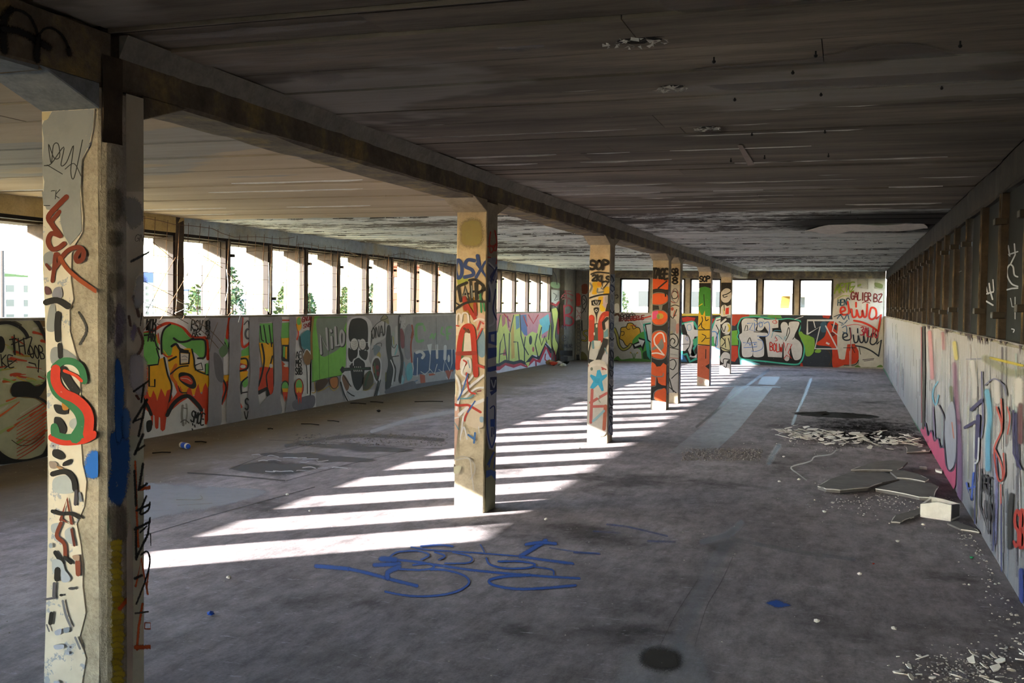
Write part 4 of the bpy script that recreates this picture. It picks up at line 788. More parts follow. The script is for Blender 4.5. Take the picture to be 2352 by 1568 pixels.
# --- star column
P = cfront(2, (1280, 600, 6.03))
P.add([('F', '#c0b9ae', [(425, 520), (725, 480), (715, 1560), (415, 1560)]), ('F', '#c9a21e', [(485, 300), (560, 280), (620, 300), (600, 360), (550, 370), (550, 450), (480, 450), (500, 380)]), ('F', '#c9a21e', [(640, 380), (710, 350), (715, 450), (640, 450)]), ('F', '#c98a2e', [(560, 290), (620, 280), (610, 330), (560, 340)]), ('s', '#74797c', 26, [(450, 300), (480, 350), (440, 430)]), ('s', '#74797c', 24, [(560, 380), (560, 430), (640, 420)]), ('s', '#74797c', 20, [(610, 370), (640, 390)]), ('F', '#c9a21e', [(570, 500), (640, 490), (650, 560), (620, 600), (580, 590)]), ('F', '#d0b424', [(590, 590), (660, 640), (655, 690), (600, 685)]), ('F', '#b9a4b4', [(640, 490), (700, 490), (690, 640), (640, 620)]), ('F', '#9a9aa0', [(660, 490), (712, 480), (708, 560), (670, 570)]),
 ('s', BK, 24, [(428, 515), (500, 490), (600, 465), (722, 455)]), ('l', BK, 26, [(716, 455), (712, 590)]), ('f', BK, [(665, 690), (690, 590), (720, 560), (720, 700)]), ('f', BK, [(470, 545), (520, 530), (612, 535), (590, 600), (555, 618), (475, 610)]), ('s', '#d0cfce', 8, [(500, 565), (515, 600), (560, 605), (580, 560)]), ('l', '#d0cfce', 7, [(530, 545), (535, 580)]), ('l', '#d0cfce', 7, [(552, 545), (552, 582)]), ('F', BK, [(505, 650), (540, 635), (578, 645), (575, 690), (555, 740), (545, 860), (535, 760), (510, 690)]), ('o', '#d0cfce', 7, [(525, 680), (545, 665), (555, 685), (540, 698)]),
 ('F', '#3a4a3e', [(490, 880), (620, 880), (620, 1090), (490, 1090)]), ('l', '#a33423', 86, [(475, 780), (466, 1075)]), ('s', '#a33423', 72, [(602, 1090), (600, 900), (615, 800), (650, 740), (700, 725)]), ('s', '#c83a28', 26, [(605, 820), (640, 760)]), ('e', '#c03826', (470, 780, 34, 36)), ('F', '#c9c6bc', [(535, 880), (555, 870), (556, 910), (540, 915)]), ('F', '#c9c6bc', [(505, 990), (520, 985), (520, 1020), (508, 1020)]), ('l', BK, 44, [(690, 790), (640, 850), (650, 930)]), ('f', '#5c8490', [(650, 980), (700, 930), (705, 1040), (650, 1060)]), ('f', '#c4b4b0', [(665, 840), (710, 830), (712, 930), (670, 920)]),
 ('f', '#b9b8b4', [(505, 1095), (605, 1100), (600, 1170), (510, 1180)]), ('f', '#b4b2b0', [(450, 1220), (580, 1210), (545, 1360), (445, 1350)]), ('l', '#5f8088', 30, [(495, 1110), (500, 1200)]), ('l', BK, 18, [(462, 1120), (440, 1240), (432, 1370)]), ('f', BK, [(640, 1060), (705, 1075), (700, 1140), (600, 1370), (560, 1440), (460, 1435), (432, 1400), (435, 1350), (530, 1370), (580, 1250), (620, 1140)]), ('F', '#b4b0b4', [(640, 1290), (705, 1260), (700, 1420), (620, 1400)]), ('s', '#6f9098', 14, [(660, 1200), (690, 1280)]), ('s', '#a8443c', 14, [(425, 1470), (440, 1440), (470, 1445)])])
P.add(text('SOP', 440, -10, 270, 120, BK, 36, .05, 0, False, .02)); P.add([('s', BK, 22, [(470, 180), (560, 150), (720, 165)])]); P.add(text('2KLS', 480, 185, 250, 80, BK, 26, .1, .1, False, .05)); P.add([('l', BK, 18, [(620, 300), (640, 375), (720, 280)])])
P.build('painted_tag', COLUMN[2], 'black tags, yellow smears and red arches')
P = cfront(2, (1260, 520, 3.014), .014)
P.add([('F', '#c4bdb4', [(266, 975), (410, 970), (408, 1420), (262, 1370)]), ('s', '#d0c4bc', 16, [(280, 1000), (300, 965), (350, 955), (400, 975)]), ('s', '#a8443c', 8, [(370, 975), (400, 990)]), ('e', '#6f7468', (300, 985, 9, 12)), ('e', '#b04c44', (378, 985, 9, 8)),
 ('f', '#37a2c8', [(338, 995), (358, 990), (372, 1030), (408, 1020), (405, 1038), (372, 1070), (385, 1135), (370, 1140), (345, 1095), (310, 1125), (288, 1115), (312, 1070), (288, 1035), (295, 1022), (330, 1038)]), ('f', '#2f98bc', [(318, 1050), (360, 1050), (350, 1085), (322, 1080)]),
 ('l', '#b8625c', 20, [(304, 1130), (294, 1355)]), ('l', '#b8625c', 19, [(292, 1218), (406, 1152)]), ('l', '#b8625c', 18, [(300, 1245), (400, 1242)]), ('l', '#b06048', 24, [(396, 1242), (386, 1400)]), ('s', '#8fb2ba', 17, [(310, 1345), (350, 1310), (385, 1275)]), ('s', '#8a8a7c', 6, [(355, 1170), (350, 1200), (360, 1215)]), ('l', '#c4c2bc', 12, [(330, 1150), (345, 1180)])])
P.build('painted_star', COLUMN[2], 'pale blue painted star over red strokes')
def chain(i, crop, xa, xb, y0, y1, base, ink, n, seed, wdt=6):
    """tangled marker loops down the narrow side of a column"""
    rnd = random.Random(seed); P = cright(i, crop)
    P.add([('f', base, [(xa(y0), y0), (xb(y0), y0), (xb(y1), y1), (xa(y1), y1)])])
    for k in range(n):
        y = y0 + (y1 - y0) * (k + .5) / n; h = (y1 - y0) / n * rnd.uniform(.6, 1.0); a, b = xa(y), xb(y); w = b - a
        P.add([('o', rnd.choice(ink), wdt * rnd.uniform(.6, 1.2), [(a + w * rnd.uniform(.1, .3), y - h * .5), (a + w * rnd.uniform(.6, .9), y - h * rnd.uniform(.1, .5)), (a + w * rnd.uniform(.5, .9), y + h * .5), (a + w * rnd.uniform(.1, .4), y + h * rnd.uniform(.1, .5))])])
        if rnd.random() < .6: P.add([('s', rnd.choice(ink), wdt * .8, [(a + w * .1, y + h * .3), (a + w * .5, y + h * .7), (a + w * .9, y + h * .4)])])
    return P
chain(2, (1260, 520, 3.014), lambda y: 426 - y * .010, lambda y: 462 - y * .010, 330, 1440, '#9aa0ac', ['#2f3950', '#3c4a6c', '#c4c6cc', '#2a2e3c'], 17, 4, 9).build('painted_letters', COLUMN[2], 'blue-grey marker loops down the narrow side')
# --- orange column
F4 = (1400, 560, 3.92)
OR, DK, GR = '#d25624', '#201f1e', '#77746e'
P = cfront(3, F4)
P.add([('f', DK, [(366, 310), (530, 310), (510, 1425), (352, 1405)]), ('f', OR, [(366, 312), (530, 308), (528, 410), (366, 415)]), ('l', DK, 14, [(440, 398), (515, 335)]), ('s', DK, 18, [(366, 425), (440, 410), (528, 425)]),
 ('F', OR, [(368, 470), (420, 445), (490, 450), (526, 475), (524, 510), (480, 540), (420, 545), (380, 530)]), ('o', GR, 7, [(362, 470), (420, 440), (490, 445), (530, 475), (524, 515), (480, 546), (420, 550), (374, 534)]), ('f', GR, [(440, 545), (480, 545), (470, 600), (450, 600)]), ('s', DK, 14, [(470, 430), (500, 440), (505, 470)]),
 ('F', OR, [(370, 640), (400, 605), (480, 605), (520, 640), (515, 690), (470, 725), (400, 715)]), ('o', GR, 7, [(368, 645), (400, 600), (480, 600), (524, 640), (516, 695), (470, 731), (395, 720)]), ('F', '#d0487c', [(372, 640), (400, 608), (436, 606), (430, 660), (385, 680)]), ('e', '#b4963a', (455, 650, 32, 26)), ('e', '#7c8c4c', (440, 655, 12, 24)),
 ('F', OR, [(366, 880), (390, 810), (440, 785), (490, 795), (516, 840), (512, 980), (480, 1030), (410, 1025), (368, 985)]), ('o', GR, 7, [(364, 880), (390, 804), (440, 779), (492, 790), (520, 840), (514, 985), (480, 1036), (405, 1030), (364, 990)]), ('F', GR, [(385, 935), (440, 900), (470, 850), (490, 920), (460, 960), (430, 940), (390, 960)]), ('s', '#d6cfc8', 12, [(410, 905), (402, 850), (440, 805), (480, 810), (497, 880)]), ('s', '#d6cfc8', 12, [(412, 905), (450, 950), (490, 1000)]), ('s', '#d6cfc8', 12, [(368, 988), (430, 982), (492, 1000)]),
 ('f', OR, [(362, 1080), (385, 1062), (410, 1080), (425, 1105), (460, 1100), (485, 1070), (512, 1090), (508, 1275), (470, 1270), (440, 1250), (425, 1180), (420, 1270), (360, 1280)]), ('s', GR, 9, [(362, 1170), (400, 1190), (440, 1195), (480, 1190), (485, 1165)]), ('l', GR, 8, [(418, 1190), (415, 1275)]), ('s', GR, 8, [(362, 1285), (410, 1280)]), ('F', OR, [(402, 1370), (415, 1330), (450, 1312), (506, 1305), (506, 1422), (440, 1412), (405, 1395)]), ('s', GR, 8, [(402, 1390), (400, 1345), (430, 1315), (470, 1305)]), ('f', '#c9c4bb', [(350, 1405), (510, 1422), (506, 1500), (348, 1490)])])
P.add(text('TAGE', 380, 218, 145, 85, BK, 22, .1, .08, False, .02)); P.build('painted_letters', COLUMN[3], 'orange bubble letters on black with grey outline')
chain(3, F4, lambda y: 529 - y * .014, lambda y: 545 - y * .014, 350, 1340, '#a4aac0', ['#3450a0', '#27345c', '#c6c8d2'], 12, 9, 5).build('painted_letters', COLUMN[3], 'blue loops down the narrow side')
# --- twin column behind it
P = cfront(4, F4)
xa = lambda y: 548 - y * .012; xb = lambda y: 645 - y * .014
P.add([('f', '#b1aeaa', [(xa(360), 365), (xb(360), 365), (xb(1340), 1340), (xa(1340), 1340)]), ('o', BK, 8, [(560, 450), (585, 425), (615, 450), (605, 485), (570, 490)]), ('o', '#8c3c34', 7, [(545, 500), (600, 530), (620, 470), (590, 400)]), ('o', '#7a7a80', 8, [(552, 470), (590, 400), (628, 460), (600, 530)]), ('s', BK, 8, [(555, 560), (590, 550), (625, 560)]), ('e', '#a84c38', (565, 585, 14, 16)), ('s', '#a84c38', 8, [(590, 600), (575, 650), (600, 640)]), ('s', BK, 9, [(545, 640), (570, 670), (595, 620), (605, 590)]), ('F', '#8c8a8c', [(545, 680), (600, 690), (590, 800), (545, 800)]), ('F', '#b07c74', [(600, 730), (625, 720), (620, 800), (600, 800)]), ('f', '#8e8a74', [(545, 790), (570, 780), (570, 820), (545, 820)]),
 ('s', BK, 9, [(545, 815), (585, 812), (615, 850), (615, 900), (585, 930), (550, 915), (545, 880), (565, 850), (590, 870), (580, 895)]), ('s', BK, 8, [(540, 930), (620, 950)]), ('s', BK, 8, [(545, 1050), (580, 1040), (600, 1080), (575, 1130), (545, 1120)]), ('s', '#a85c4c', 6, [(545, 1025), (620, 1030)]), ('s', BK, 8, [(560, 1210), (590, 1180), (615, 1160)]), ('s', BK, 9, [(540, 1210), (560, 1290), (575, 1330)]), ('s', BK, 8, [(540, 1290), (600, 1340)]), ('s', '#8c8888', 7, [(550, 990), (610, 1000)])])
P.add(text('SB', 556, 225, 62, 60, BK, 16, .05)); P.add(text('8', 560, 300, 60, 58, BK, 16)); P.build('painted_letters', COLUMN[4], 'black and white letters and spiral')
chain(4, F4, lambda y: 646 - y * .017, lambda y: 657 - y * .018, 350, 1340, '#a4aac0', ['#3450a0', '#27345c', '#c6c8d2'], 12, 10, 4).build('painted_letters', COLUMN[4], 'blue loops down the narrow side')
# --- green, yellow, terracotta column
P = cfront(5, F4)
P.add([('f', BK, [(796, 352), (914, 352), (914, 400), (796, 400)]), ('f', '#3f8c36', [(794, 420), (815, 392), (860, 384), (900, 395), (914, 420), (910, 650), (790, 650)]), ('f', '#d0a520', [(788, 655), (800, 655), (806, 592), (826, 640), (842, 640), (858, 598), (862, 655), (908, 655), (904, 770), (784, 770)]), ('f', '#d0a520', [(784, 776), (904, 776), (902, 912), (782, 905)]), ('f', '#b95a3a', [(780, 912), (902, 918), (896, 1225), (776, 1190)]), ('f', '#c9b7a4', [(776, 1192), (896, 1226), (894, 1275), (774, 1268)]), ('e', '#c9a090', (822, 1232, 20, 26)), ('e', '#d8cfc6', (870, 1245, 16, 16)), ('s', BK, 6, [(850, 455), (852, 510), (857, 558)]), ('s', '#c9b424', 9, [(800, 560), (835, 540)]), ('s', BK, 8, [(832, 655), (838, 690), (820, 720), (792, 755)]), ('s', BK, 8, [(828, 718), (832, 750), (855, 765)]), ('s', BK, 8, [(862, 655), (868, 690), (890, 680)]), ('l', BK, 8, [(784, 773), (905, 773)]), ('s', BK, 7, [(834, 812), (868, 832), (850, 860), (830, 880)]), ('s', BK, 7, [(870, 850), (900, 848)]), ('l', BK, 9, [(782, 905), (903, 914)]), ('l', BK, 8, [(868, 950), (866, 1030)]), ('f', BK, [(862, 1100), (902, 1078), (898, 1130)])])
P.add(text('SOP', 808, 292, 95, 46, BK, 14, .05, 0, False, .02)); P.build('painted_blocks', COLUMN[5], 'green, yellow and terracotta painted blocks')
P = cright(5, F4); P.add([('f', '#a9a6b8', [(912, 330), (930, 330), (914, 1265), (897, 1272)])] + [('l', '#55587c', 3, [(916 - k, 420 + 80 * k), (912 - k, 470 + 80 * k)]) for k in range(9)]); P.build('painted_side', COLUMN[5], 'pale lilac narrow side with blue marks')
# --- white letters on black
P = cfront(6, F4)
WL = '#c6c4c2'
P.add([('f', '#1f1e1f', [(998, 348), (1104, 348), (1092, 1180), (984, 1180)]), ('F', WL, [(1004, 440), (1040, 402), (1085, 410), (1100, 470), (1070, 522), (1025, 525), (1002, 490)]), ('s', BK, 9, [(1020, 462), (1060, 450), (1098, 425)]), ('s', BK, 8, [(1022, 462), (1030, 480), (1060, 470)]), ('F', WL, [(1000, 580), (1030, 545), (1060, 560), (1095, 555), (1098, 650), (1060, 660), (1000, 645)]), ('f', '#c0301e', [(1046, 578), (1075, 572), (1074, 632), (1042, 634)]), ('s', BK, 7, [(1030, 545), (1035, 600)]), ('s', BK, 7, [(1000, 660), (1095, 650)]), ('f', '#8fa0a4', [(1060, 640), (1096, 640), (1094, 665), (1060, 665)]), ('s', '#c4b64c', 8, [(1028, 590), (1032, 640)]), ('l', WL, 18, [(1005, 715), (1045, 680)]), ('F', WL, [(1008, 760), (1030, 715), (1075, 710), (1092, 760), (1075, 810), (1030, 812)]), ('F', '#c8b43c', [(1060, 720), (1088, 735), (1090, 780), (1060, 790), (1074, 760)]), ('s', BK, 7, [(1008, 735), (1030, 790), (1045, 740)]), ('s', BK, 7, [(1012, 800), (1040, 810)]), ('F', '#c4bd94', [(1005, 850), (1085, 825), (1092, 900), (1085, 960), (1010, 950)]), ('s', BK, 8, [(1010, 840), (1040, 880), (1010, 920)]), ('s', BK, 7, [(1040, 850), (1045, 930)]), ('s', BK, 8, [(1000, 930), (1085, 955), (1070, 850)]), ('F', WL, [(998, 1020), (1030, 975), (1075, 985), (1090, 1030), (1060, 1070), (1085, 1090), (1080, 1175), (990, 1175), (990, 1100), (1030, 1080), (1005, 1060)]), ('s', BK, 8, [(1025, 1070), (1030, 1035), (1080, 1040)]), ('s', BK, 8, [(1030, 1100), (1050, 1110), (1060, 1060), (1085, 1045)]), ('s', '#7d7b78', 5, [(992, 1130), (1030, 1150), (1040, 1175)])])
P.build('painted_letters', COLUMN[6], 'rounded white letters on black with yellow and red touches')

# --- plastered column
I0, I1, I2 = (0, 0, 3.137), (0, 440, 2.8), (0, 1000, 2.76)
def coat(name, crops, mat, thick, parent, plane, clip, seed=1):
    """a coat of plaster with a ragged edge, standing proud of the column"""
    P = Paint(plane, crops[0][0], thick, clip); loop = []
    for crop, pts in crops:
        P.cx, P.cy, P.cs = crop; loop += [P.at(p) for p in pts]
    n = len(loop); back = []
    for q in loop:
        q = list(q); q[P.ax] -= P.sgn * (thick + .003); back.append(tuple(q))
    tri = tessellate_polygon([[Vector((v[0] if P.ax != 0 else v[1], v[2] if P.ax != 2 else v[1], 0)) for v in loop]])
    f = [tuple(t) for t in tri] + [(i, (i + 1) % n, n + (i + 1) % n, n + i) for i in range(n)]
    me = bpy.data.meshes.new(name); me.from_pydata(loop + back, [], f); bm = bmesh.new(); bm.from_mesh(me); bmesh.ops.recalc_face_normals(bm, faces=bm.faces); bm.to_mesh(me); bm.free()
    o = link(name, me, mat); o.parent = parent; o.matrix_parent_inverse = Matrix.Translation(-parent.location); return o
M['white_plaster'] = concrete('white_plaster', '#aaa49a', '#c4beb3', '#cfc9bf', 3, .2)
def chipped():
    t = NT('chipped_plaster'); n = t.noise(14, 6, .7); n2 = t.noise(4, 4, .6); n3 = t.noise(80, 3, .6)
    c = t.ramp(n2, [(.3, srgb('#b0aaa0')), (.6, srgb('#c8c2b8'))])
    c = t.mix(t.rng(n, .585, .60), c, t.mix(n3, srgb('#8a90a0'), srgb('#9aa0aa')))
    c = t.mix(t.rng(n, .665, .675), c, srgb('#4a464c'))
    t.color(c).rough(.8); t.bump(t.math('ADD', t.rng(n, .60, .58), t.math('MULTIPLY', n3, .3)), .4, .004); return t.m
M['chipped'] = chipped()
for ch in COLUMN[0].children:
    if ch.name.startswith('shaft'): ch.data.materials.clear(); ch.data.materials.append(M['roughcast'])
clF = {0: (XC - CW - .004, XC - .004), 2: (.0, ZT)}
coat('plaster_coat', [(I0, [(290, 770), (690, 770), (680, 930), (655, 1050), (600, 1150), (585, 1300), (598, 1450)]), (I1, [(530, 60), (542, 160), (538, 260), (490, 340), (468, 400), (462, 560), (480, 690), (455, 760), (456, 900), (495, 1040), (518, 1130), (525, 1300), (520, 1500)]),
     (I2, [(522, 60), (530, 180), (555, 290), (540, 450), (492, 560), (520, 700), (532, 850), (530, 950), (550, 1120), (512, 1270), (552, 1410), (520, 1600), (520, 2500), (270, 2500), (285, 1500), (302, 1000), (318, 300), (310, 0)]), (I1, [(300, 900), (284, 500), (285, 0)])], M['chipped'], .006, COLUMN[0], colplane(0), clF)
fc = lambda crop, lift=.0068: Paint(colplane(0), crop, lift, {0: (XC - CW - .003, XC - .006), 2: (.002, ZT - .002)})
P = fc(I0)
P.add([('f', '#85898e', [(290, 772), (385, 778), (370, 830), (340, 850), (312, 905), (325, 1000), (308, 1240), (330, 1310), (318, 1440), (345, 1510), (420, 1520), (580, 1520), (592, 1320), (598, 1150), (648, 1050), (678, 930), (686, 772)]), ('F', '#b9ac8c', [(300, 790), (375, 785), (360, 850), (330, 870), (305, 850)])])
P.add([('o', '#2a2c2e', 7, [(360, 1040), (400, 1140), (440, 1130), (430, 1040), (395, 1050), (380, 1180)]), ('s', '#2a2c2e', 7, [(330, 1195), (380, 1180), (470, 1060), (450, 1190), (490, 1170), (540, 1050), (520, 1230), (545, 1280), (605, 1010)]), ('s', '#2a2c2e', 6, [(350, 1190), (460, 1255)]), ('s', '#2a2c2e', 6, [(480, 1220), (545, 1180), (595, 1270)])])
P.add(text('NEK', 330, 1390, 110, 60, '#2a2c30', 6, .1, -.2)); P.add([('l', '#2a2c30', 6, [(330, 1482), (372, 1482)])])
P.build('grey_paint', COLUMN[0], 'grey paint with marker scrawl on the upper column')
P = fc(I1, .0085)
P.add([('f', '#84888e', [(280, 0), (525, 0), (535, 255), (460, 345), (420, 280), (400, 200), (395, 110), (340, 108), (290, 90)]), ('F', '#84888e', [(300, 400), (345, 385), (355, 450), (310, 480), (290, 440)]), ('F', '#84888e', [(330, 740), (365, 730), (368, 880), (330, 900), (310, 870)]), ('F', '#84888e', [(340, 1015), (400, 1000), (500, 1060), (470, 1100), (350, 1110)]), ('F', '#5c3c44', [(300, 610), (330, 620), (340, 655), (305, 660)]), ('F', '#7d7f90', [(360, 625), (405, 615), (410, 680), (350, 680)]),
 ('s', '#6b2a1a', 34, [(440, 35), (390, 85), (325, 160), (345, 210), (385, 265), (400, 285)]), ('l', '#6b2a1a', 26, [(345, 190), (395, 130)]), ('s', '#6b2a1a', 32, [(400, 285), (345, 270), (322, 320), (345, 368), (385, 365), (425, 335)]), ('s', '#6b2a1a', 26, [(350, 575), (360, 500), (372, 400), (400, 440), (370, 490)]), ('s', '#6b2a1a', 30, [(395, 440), (450, 380), (510, 358), (548, 380), (545, 430), (512, 450), (500, 420), (520, 385)]), ('s', '#8a4020', 27, [(400, 425), (440, 490), (520, 565), (630, 640)]), ('s', '#5a2218', 20, [(312, 470), (335, 500)]),
 ('s', '#1d1c1e', 40, [(308, 712), (380, 698), (450, 738)]), ('s', '#1d1c1e', 38, [(388, 785), (382, 860), (386, 950)]), ('s', '#1d1c1e', 30, [(398, 985), (402, 1060)]), ('s', '#1d1c1e', 52, [(420, 1145), (450, 1210), (500, 1280)]), ('F', '#1d1c1e', [(360, 1370), (400, 1370), (450, 1400), (440, 1430), (380, 1420)]), ('F', '#1d1c1e', [(365, 1450), (410, 1460), (440, 1520), (420, 1560), (370, 1530)]), ('F', '#a8702a', [(415, 1350), (450, 1350), (455, 1395), (420, 1400)]), ('e', '#9aa0a6', (500, 1490, 40, 36)),
 ('s', '#2d6845', 46, [(365, 1130), (420, 1090), (490, 1095), (540, 1140), (556, 1215)]), ('s', '#2d6845', 74, [(352, 1180), (385, 1280), (470, 1350), (530, 1420), (545, 1500), (500, 1580)]), ('s', '#b52e1c', 62, [(375, 1140), (375, 1220), (420, 1290), (500, 1330), (565, 1390), (590, 1460), (580, 1560)]), ('s', '#c03a20', 20, [(430, 1150), (500, 1180), (540, 1215)]), ('F', '#2d6845', [(345, 1500), (380, 1490), (400, 1550), (350, 1568)])])
P.build('painted_letter', COLUMN[0], 'brown scrawl, black arcs and a red and green letter S')
P = fc(I1, .0025); P.add([('s', '#3a3a3c', 26, [(510, 775), (548, 840), (558, 900), (518, 980)])]); P.build('spray_mark', COLUMN[0], 'black sprayed hook', True)
P = fc(I2, .0125)
P.add([('s', '#b52e1c', 50, [(610, -10), (540, 25), (420, 35), (345, 10)]), ('s', '#2d6845', 40, [(370, -10), (440, 8), (560, -10)]), ('F', BK, [(355, 85), (400, 95), (425, 130), (400, 150), (350, 125)]), ('F', BK, [(420, 165), (470, 145), (460, 180), (415, 190)]), ('F', '#8a7c74', [(330, 160), (375, 170), (370, 205), (335, 200)]), ('F', '#a07c5c', [(370, 190), (415, 200), (400, 215)]), ('F', '#9ca4ac', [(352, 280), (400, 250), (480, 260), (490, 340), (440, 365), (360, 350)]), ('s', BK, 34, [(350, 240), (430, 225), (480, 270), (492, 335)]), ('s', '#3c3a44', 22, [(500, 350), (495, 430)]), ('s', '#6a7080', 14, [(520, 360), (530, 410)]),
 ('l', '#6e3222', 18, [(402, 530), (442, 392), (472, 560), (405, 525)]), ('s', BK, 24, [(350, 475), (400, 490), (470, 490), (520, 515)]), ('F', '#9aa2ac', [(345, 560), (400, 550), (395, 600), (350, 610)]), ('F', '#9aa2ac', [(430, 600), (475, 580), (485, 680), (440, 660)]), ('s', '#6e3222', 24, [(405, 550), (378, 630), (425, 680), (432, 760)]), ('s', '#5a2a20', 16, [(472, 590), (490, 690)]), ('s', BK, 28, [(370, 735), (412, 800)]), ('F', '#9aa2ac', [(355, 780), (410, 790), (430, 860), (380, 880), (352, 850)]), ('s', BK, 40, [(385, 845), (382, 900)]), ('F', '#9aa2b4', [(415, 840), (465, 890), (450, 920), (410, 915)]), ('s', BK, 22, [(430, 765), (470, 800)]), ('s', '#7a4030', 32, [(512, 795), (516, 870)]), ('F', '#a08878', [(480, 755), (520, 750), (520, 785), (490, 780)]),
 ('s', '#4c4a54', 20, [(365, 930), (362, 1010)]), ('s', '#4c4a54', 14, [(310, 1030), (370, 1020)]), ('e', BK, (410, 1003, 12, 8)), ('s', BK, 26, [(348, 1120), (340, 1180)]), ('s', '#6b6c76', 16, [(420, 1040), (440, 1130), (470, 1200)]), ('F', '#9aa0b4', [(370, 1230), (410, 1215), (405, 1250), (375, 1255)]), ('F', '#7c8494', [(425, 1215), (460, 1205), (458, 1235), (430, 1240)]), ('F', '#9aa0b4', [(365, 1320), (425, 1315), (420, 1340), (375, 1345)]), ('e', '#9aa0b4', (450, 1370, 12, 10)), ('s', '#6b6c76', 14, [(500, 1270), (530, 1340)]), ('s', '#5c5c64', 10, [(320, 1190), (335, 1230)]), ('F', '#9aa0b4', [(365, 1545), (400, 1545), (400, 1568), (370, 1568)]), ('e', '#8b93a0', (345, 690, 12, 16)), ('e', '#3a3a40', (480, 960, 24, 9))])
P.build('flaked_paint', COLUMN[0], 'flaking black, grey and brown paint on white plaster')
P = fc(I2, .004); P.add([('b', '#1d60b8', 22, [(545, 190), (570, 110), (630, 105), (655, 150), (650, 230), (600, 270), (560, 255)])]); P.build('spray_mark', COLUMN[0], 'blue sprayed blot', True)
# cement-cased pipe on the side of the plastered column
y0 = COLS_Y[0]
prof = [(y0 + .006 + .145 * t, XC - .004 + .026 * math.sin(math.pi * t) ** .6) for t in [k / 8 for k in range(9)]]
mb = MB(); zs_ = [0, .3, .6, .9, 1.2, 1.5, 1.8, 2.05, 2.17]
rq = random.Random(14)
for z in zs_:
    for yy, xx in prof: mb.v.append((xx + rq.uniform(-.002, .002), yy, z))
for i in range(len(zs_) - 1):
    for j in range(8): a = i * 9 + j; mb.f.append((a, a + 1, a + 10, a + 9))
mb.f.append(tuple(range((len(zs_) - 1) * 9, len(zs_) * 9)))
o = mb.build('pipe_casing', M['roughcast'], None); o.parent = COLUMN[0]; o.matrix_parent_inverse = Matrix.Translation(-COLUMN[0].location)
o = worn_box('pipe_slot', XC - .003, XC + .006, y0 + .012, y0 + .125, 2.17, ZC - .1, M['dark_concrete'], None, .1, .003, .003, 5); o.parent = COLUMN[0]; o.matrix_parent_inverse = Matrix.Translation(-COLUMN[0].location)
fr = lambda crop, lift: Paint(CRIGHT, crop, lift, {1: (y0 + .006, y0 + CW - .004), 2: (.002, ZB)})
P = fr(I0, .0012); P.add([('f', '#b3aa98', [(905, 380), (1045, 380), (1045, 1580), (905, 1580)])]); P.cx, P.cy, P.cs = I1
P.add([('f', '#cfc6b8', [(805, 0), (926, 0), (926, 1580), (800, 1580)])]); P.cx, P.cy, P.cs = I2; P.add([('f', '#c9ccbc', [(800, 0), (918, 0), (918, 2400), (800, 2400)])])
P.build('smooth_render', COLUMN[0], 'pale smooth strip beside the cement casing')
P = fr(I1, .026)
P.add([('b', ('#4a423c', .45), 30, [(650, 0), (740, 0), (750, 130), (700, 200), (650, 160)]), ('b', ('#4f463f', .5), 24, [(655, 260), (740, 260), (745, 340), (660, 340)]), ('b', ('#5a5048', .45), 24, [(650, 540), (745, 530), (750, 620), (655, 640)]), ('b', ('#9a9894', .7), 26, [(760, 60), (850, 60), (880, 180), (800, 230)]), ('b', ('#60567c', .6), 30, [(720, 720), (760, 780), (750, 960), (700, 1000), (690, 860)]), ('b', ('#5a5a5c', .6), 30, [(640, 680), (690, 700), (690, 900), (650, 960)]), ('S', ('#5c3a30', .9), 34, [(820, 675), (840, 740), (855, 800)]), ('S', ('#6a4034', .9), 30, [(850, 880), (880, 960), (860, 1030), (815, 1080)]), ('S', '#4f3a34', 26, [(790, 800), (800, 860)]), ('b', ('#6d6296', .7), 20, [(820, 850), (840, 880), (820, 960), (800, 920)]), ('b', ('#b4b4bc', .7), 30, [(840, 560), (900, 560), (890, 700), (830, 740)]), ('S', '#3a3c42', 26, [(805, 448), (860, 420), (925, 385)]), ('b', '#1b529e', 30, [(700, 1110), (735, 1110), (755, 1300), (745, 1568), (705, 1568)]), ('b', ('#2a5ca0', .9), 24, [(750, 1400), (790, 1420), (790, 1568), (750, 1568)]), ('b', ('#b6b3c0', .8), 24, [(800, 1060), (900, 1090), (900, 1300), (810, 1260)])])
P.add([('l', BK, 22, [(820, 1282), (922, 1212)]), ('l', BK, 22, [(885, 1245), (868, 1350)]), ('l', BK, 26, [(815, 1480), (905, 1335)]), ('l', BK, 26, [(900, 1340), (850, 1568)]), ('l', BK, 18, [(830, 1470), (880, 1450)]), ('s', '#5a2c22', 26, [(835, 1310), (850, 1330)]), ('s', BK, 10, [(870, 780), (860, 860)])]); P.add(text('GN', 822, 275, 55, 45, '#2c2c2e', 5, .2))
P.build('spray_mark', COLUMN[0], 'purple, brown and blue spray on the cement casing', True)
P = fr(I2, .026)
P.add([('b', '#1b4f9a', 34, [(665, -10), (775, -10), (770, 300), (735, 430), (700, 440), (650, 380), (645, 280), (670, 180)]), ('b', ('#3c8c78', .5), 30, [(570, 440), (620, 450), (660, 560), (660, 660), (640, 600)]), ('b', ('#6a625a', .7), 26, [(640, 460), (760, 460), (760, 650), (680, 660)])])
rq = random.Random(31)
for k in range(26):
    y = 670 + 36 * k; P.add([('b', (rq.choice(('#b8a41c', '#a8941c', '#bba82c')), .85), 18, [(655 + rq.uniform(0, 20), y), (700 + rq.uniform(0, 40), y - 15), (745 + rq.uniform(-20, 6), y + 20), (690 + rq.uniform(-20, 20), y + 36)])])
P.add([('S', '#c4521e', 44, [(715, 1090), (750, 1050), (780, 1010)]), ('b', ('#b4a69c', .9), 20, [(760, 660), (795, 660), (795, 1568), (765, 1568)])])
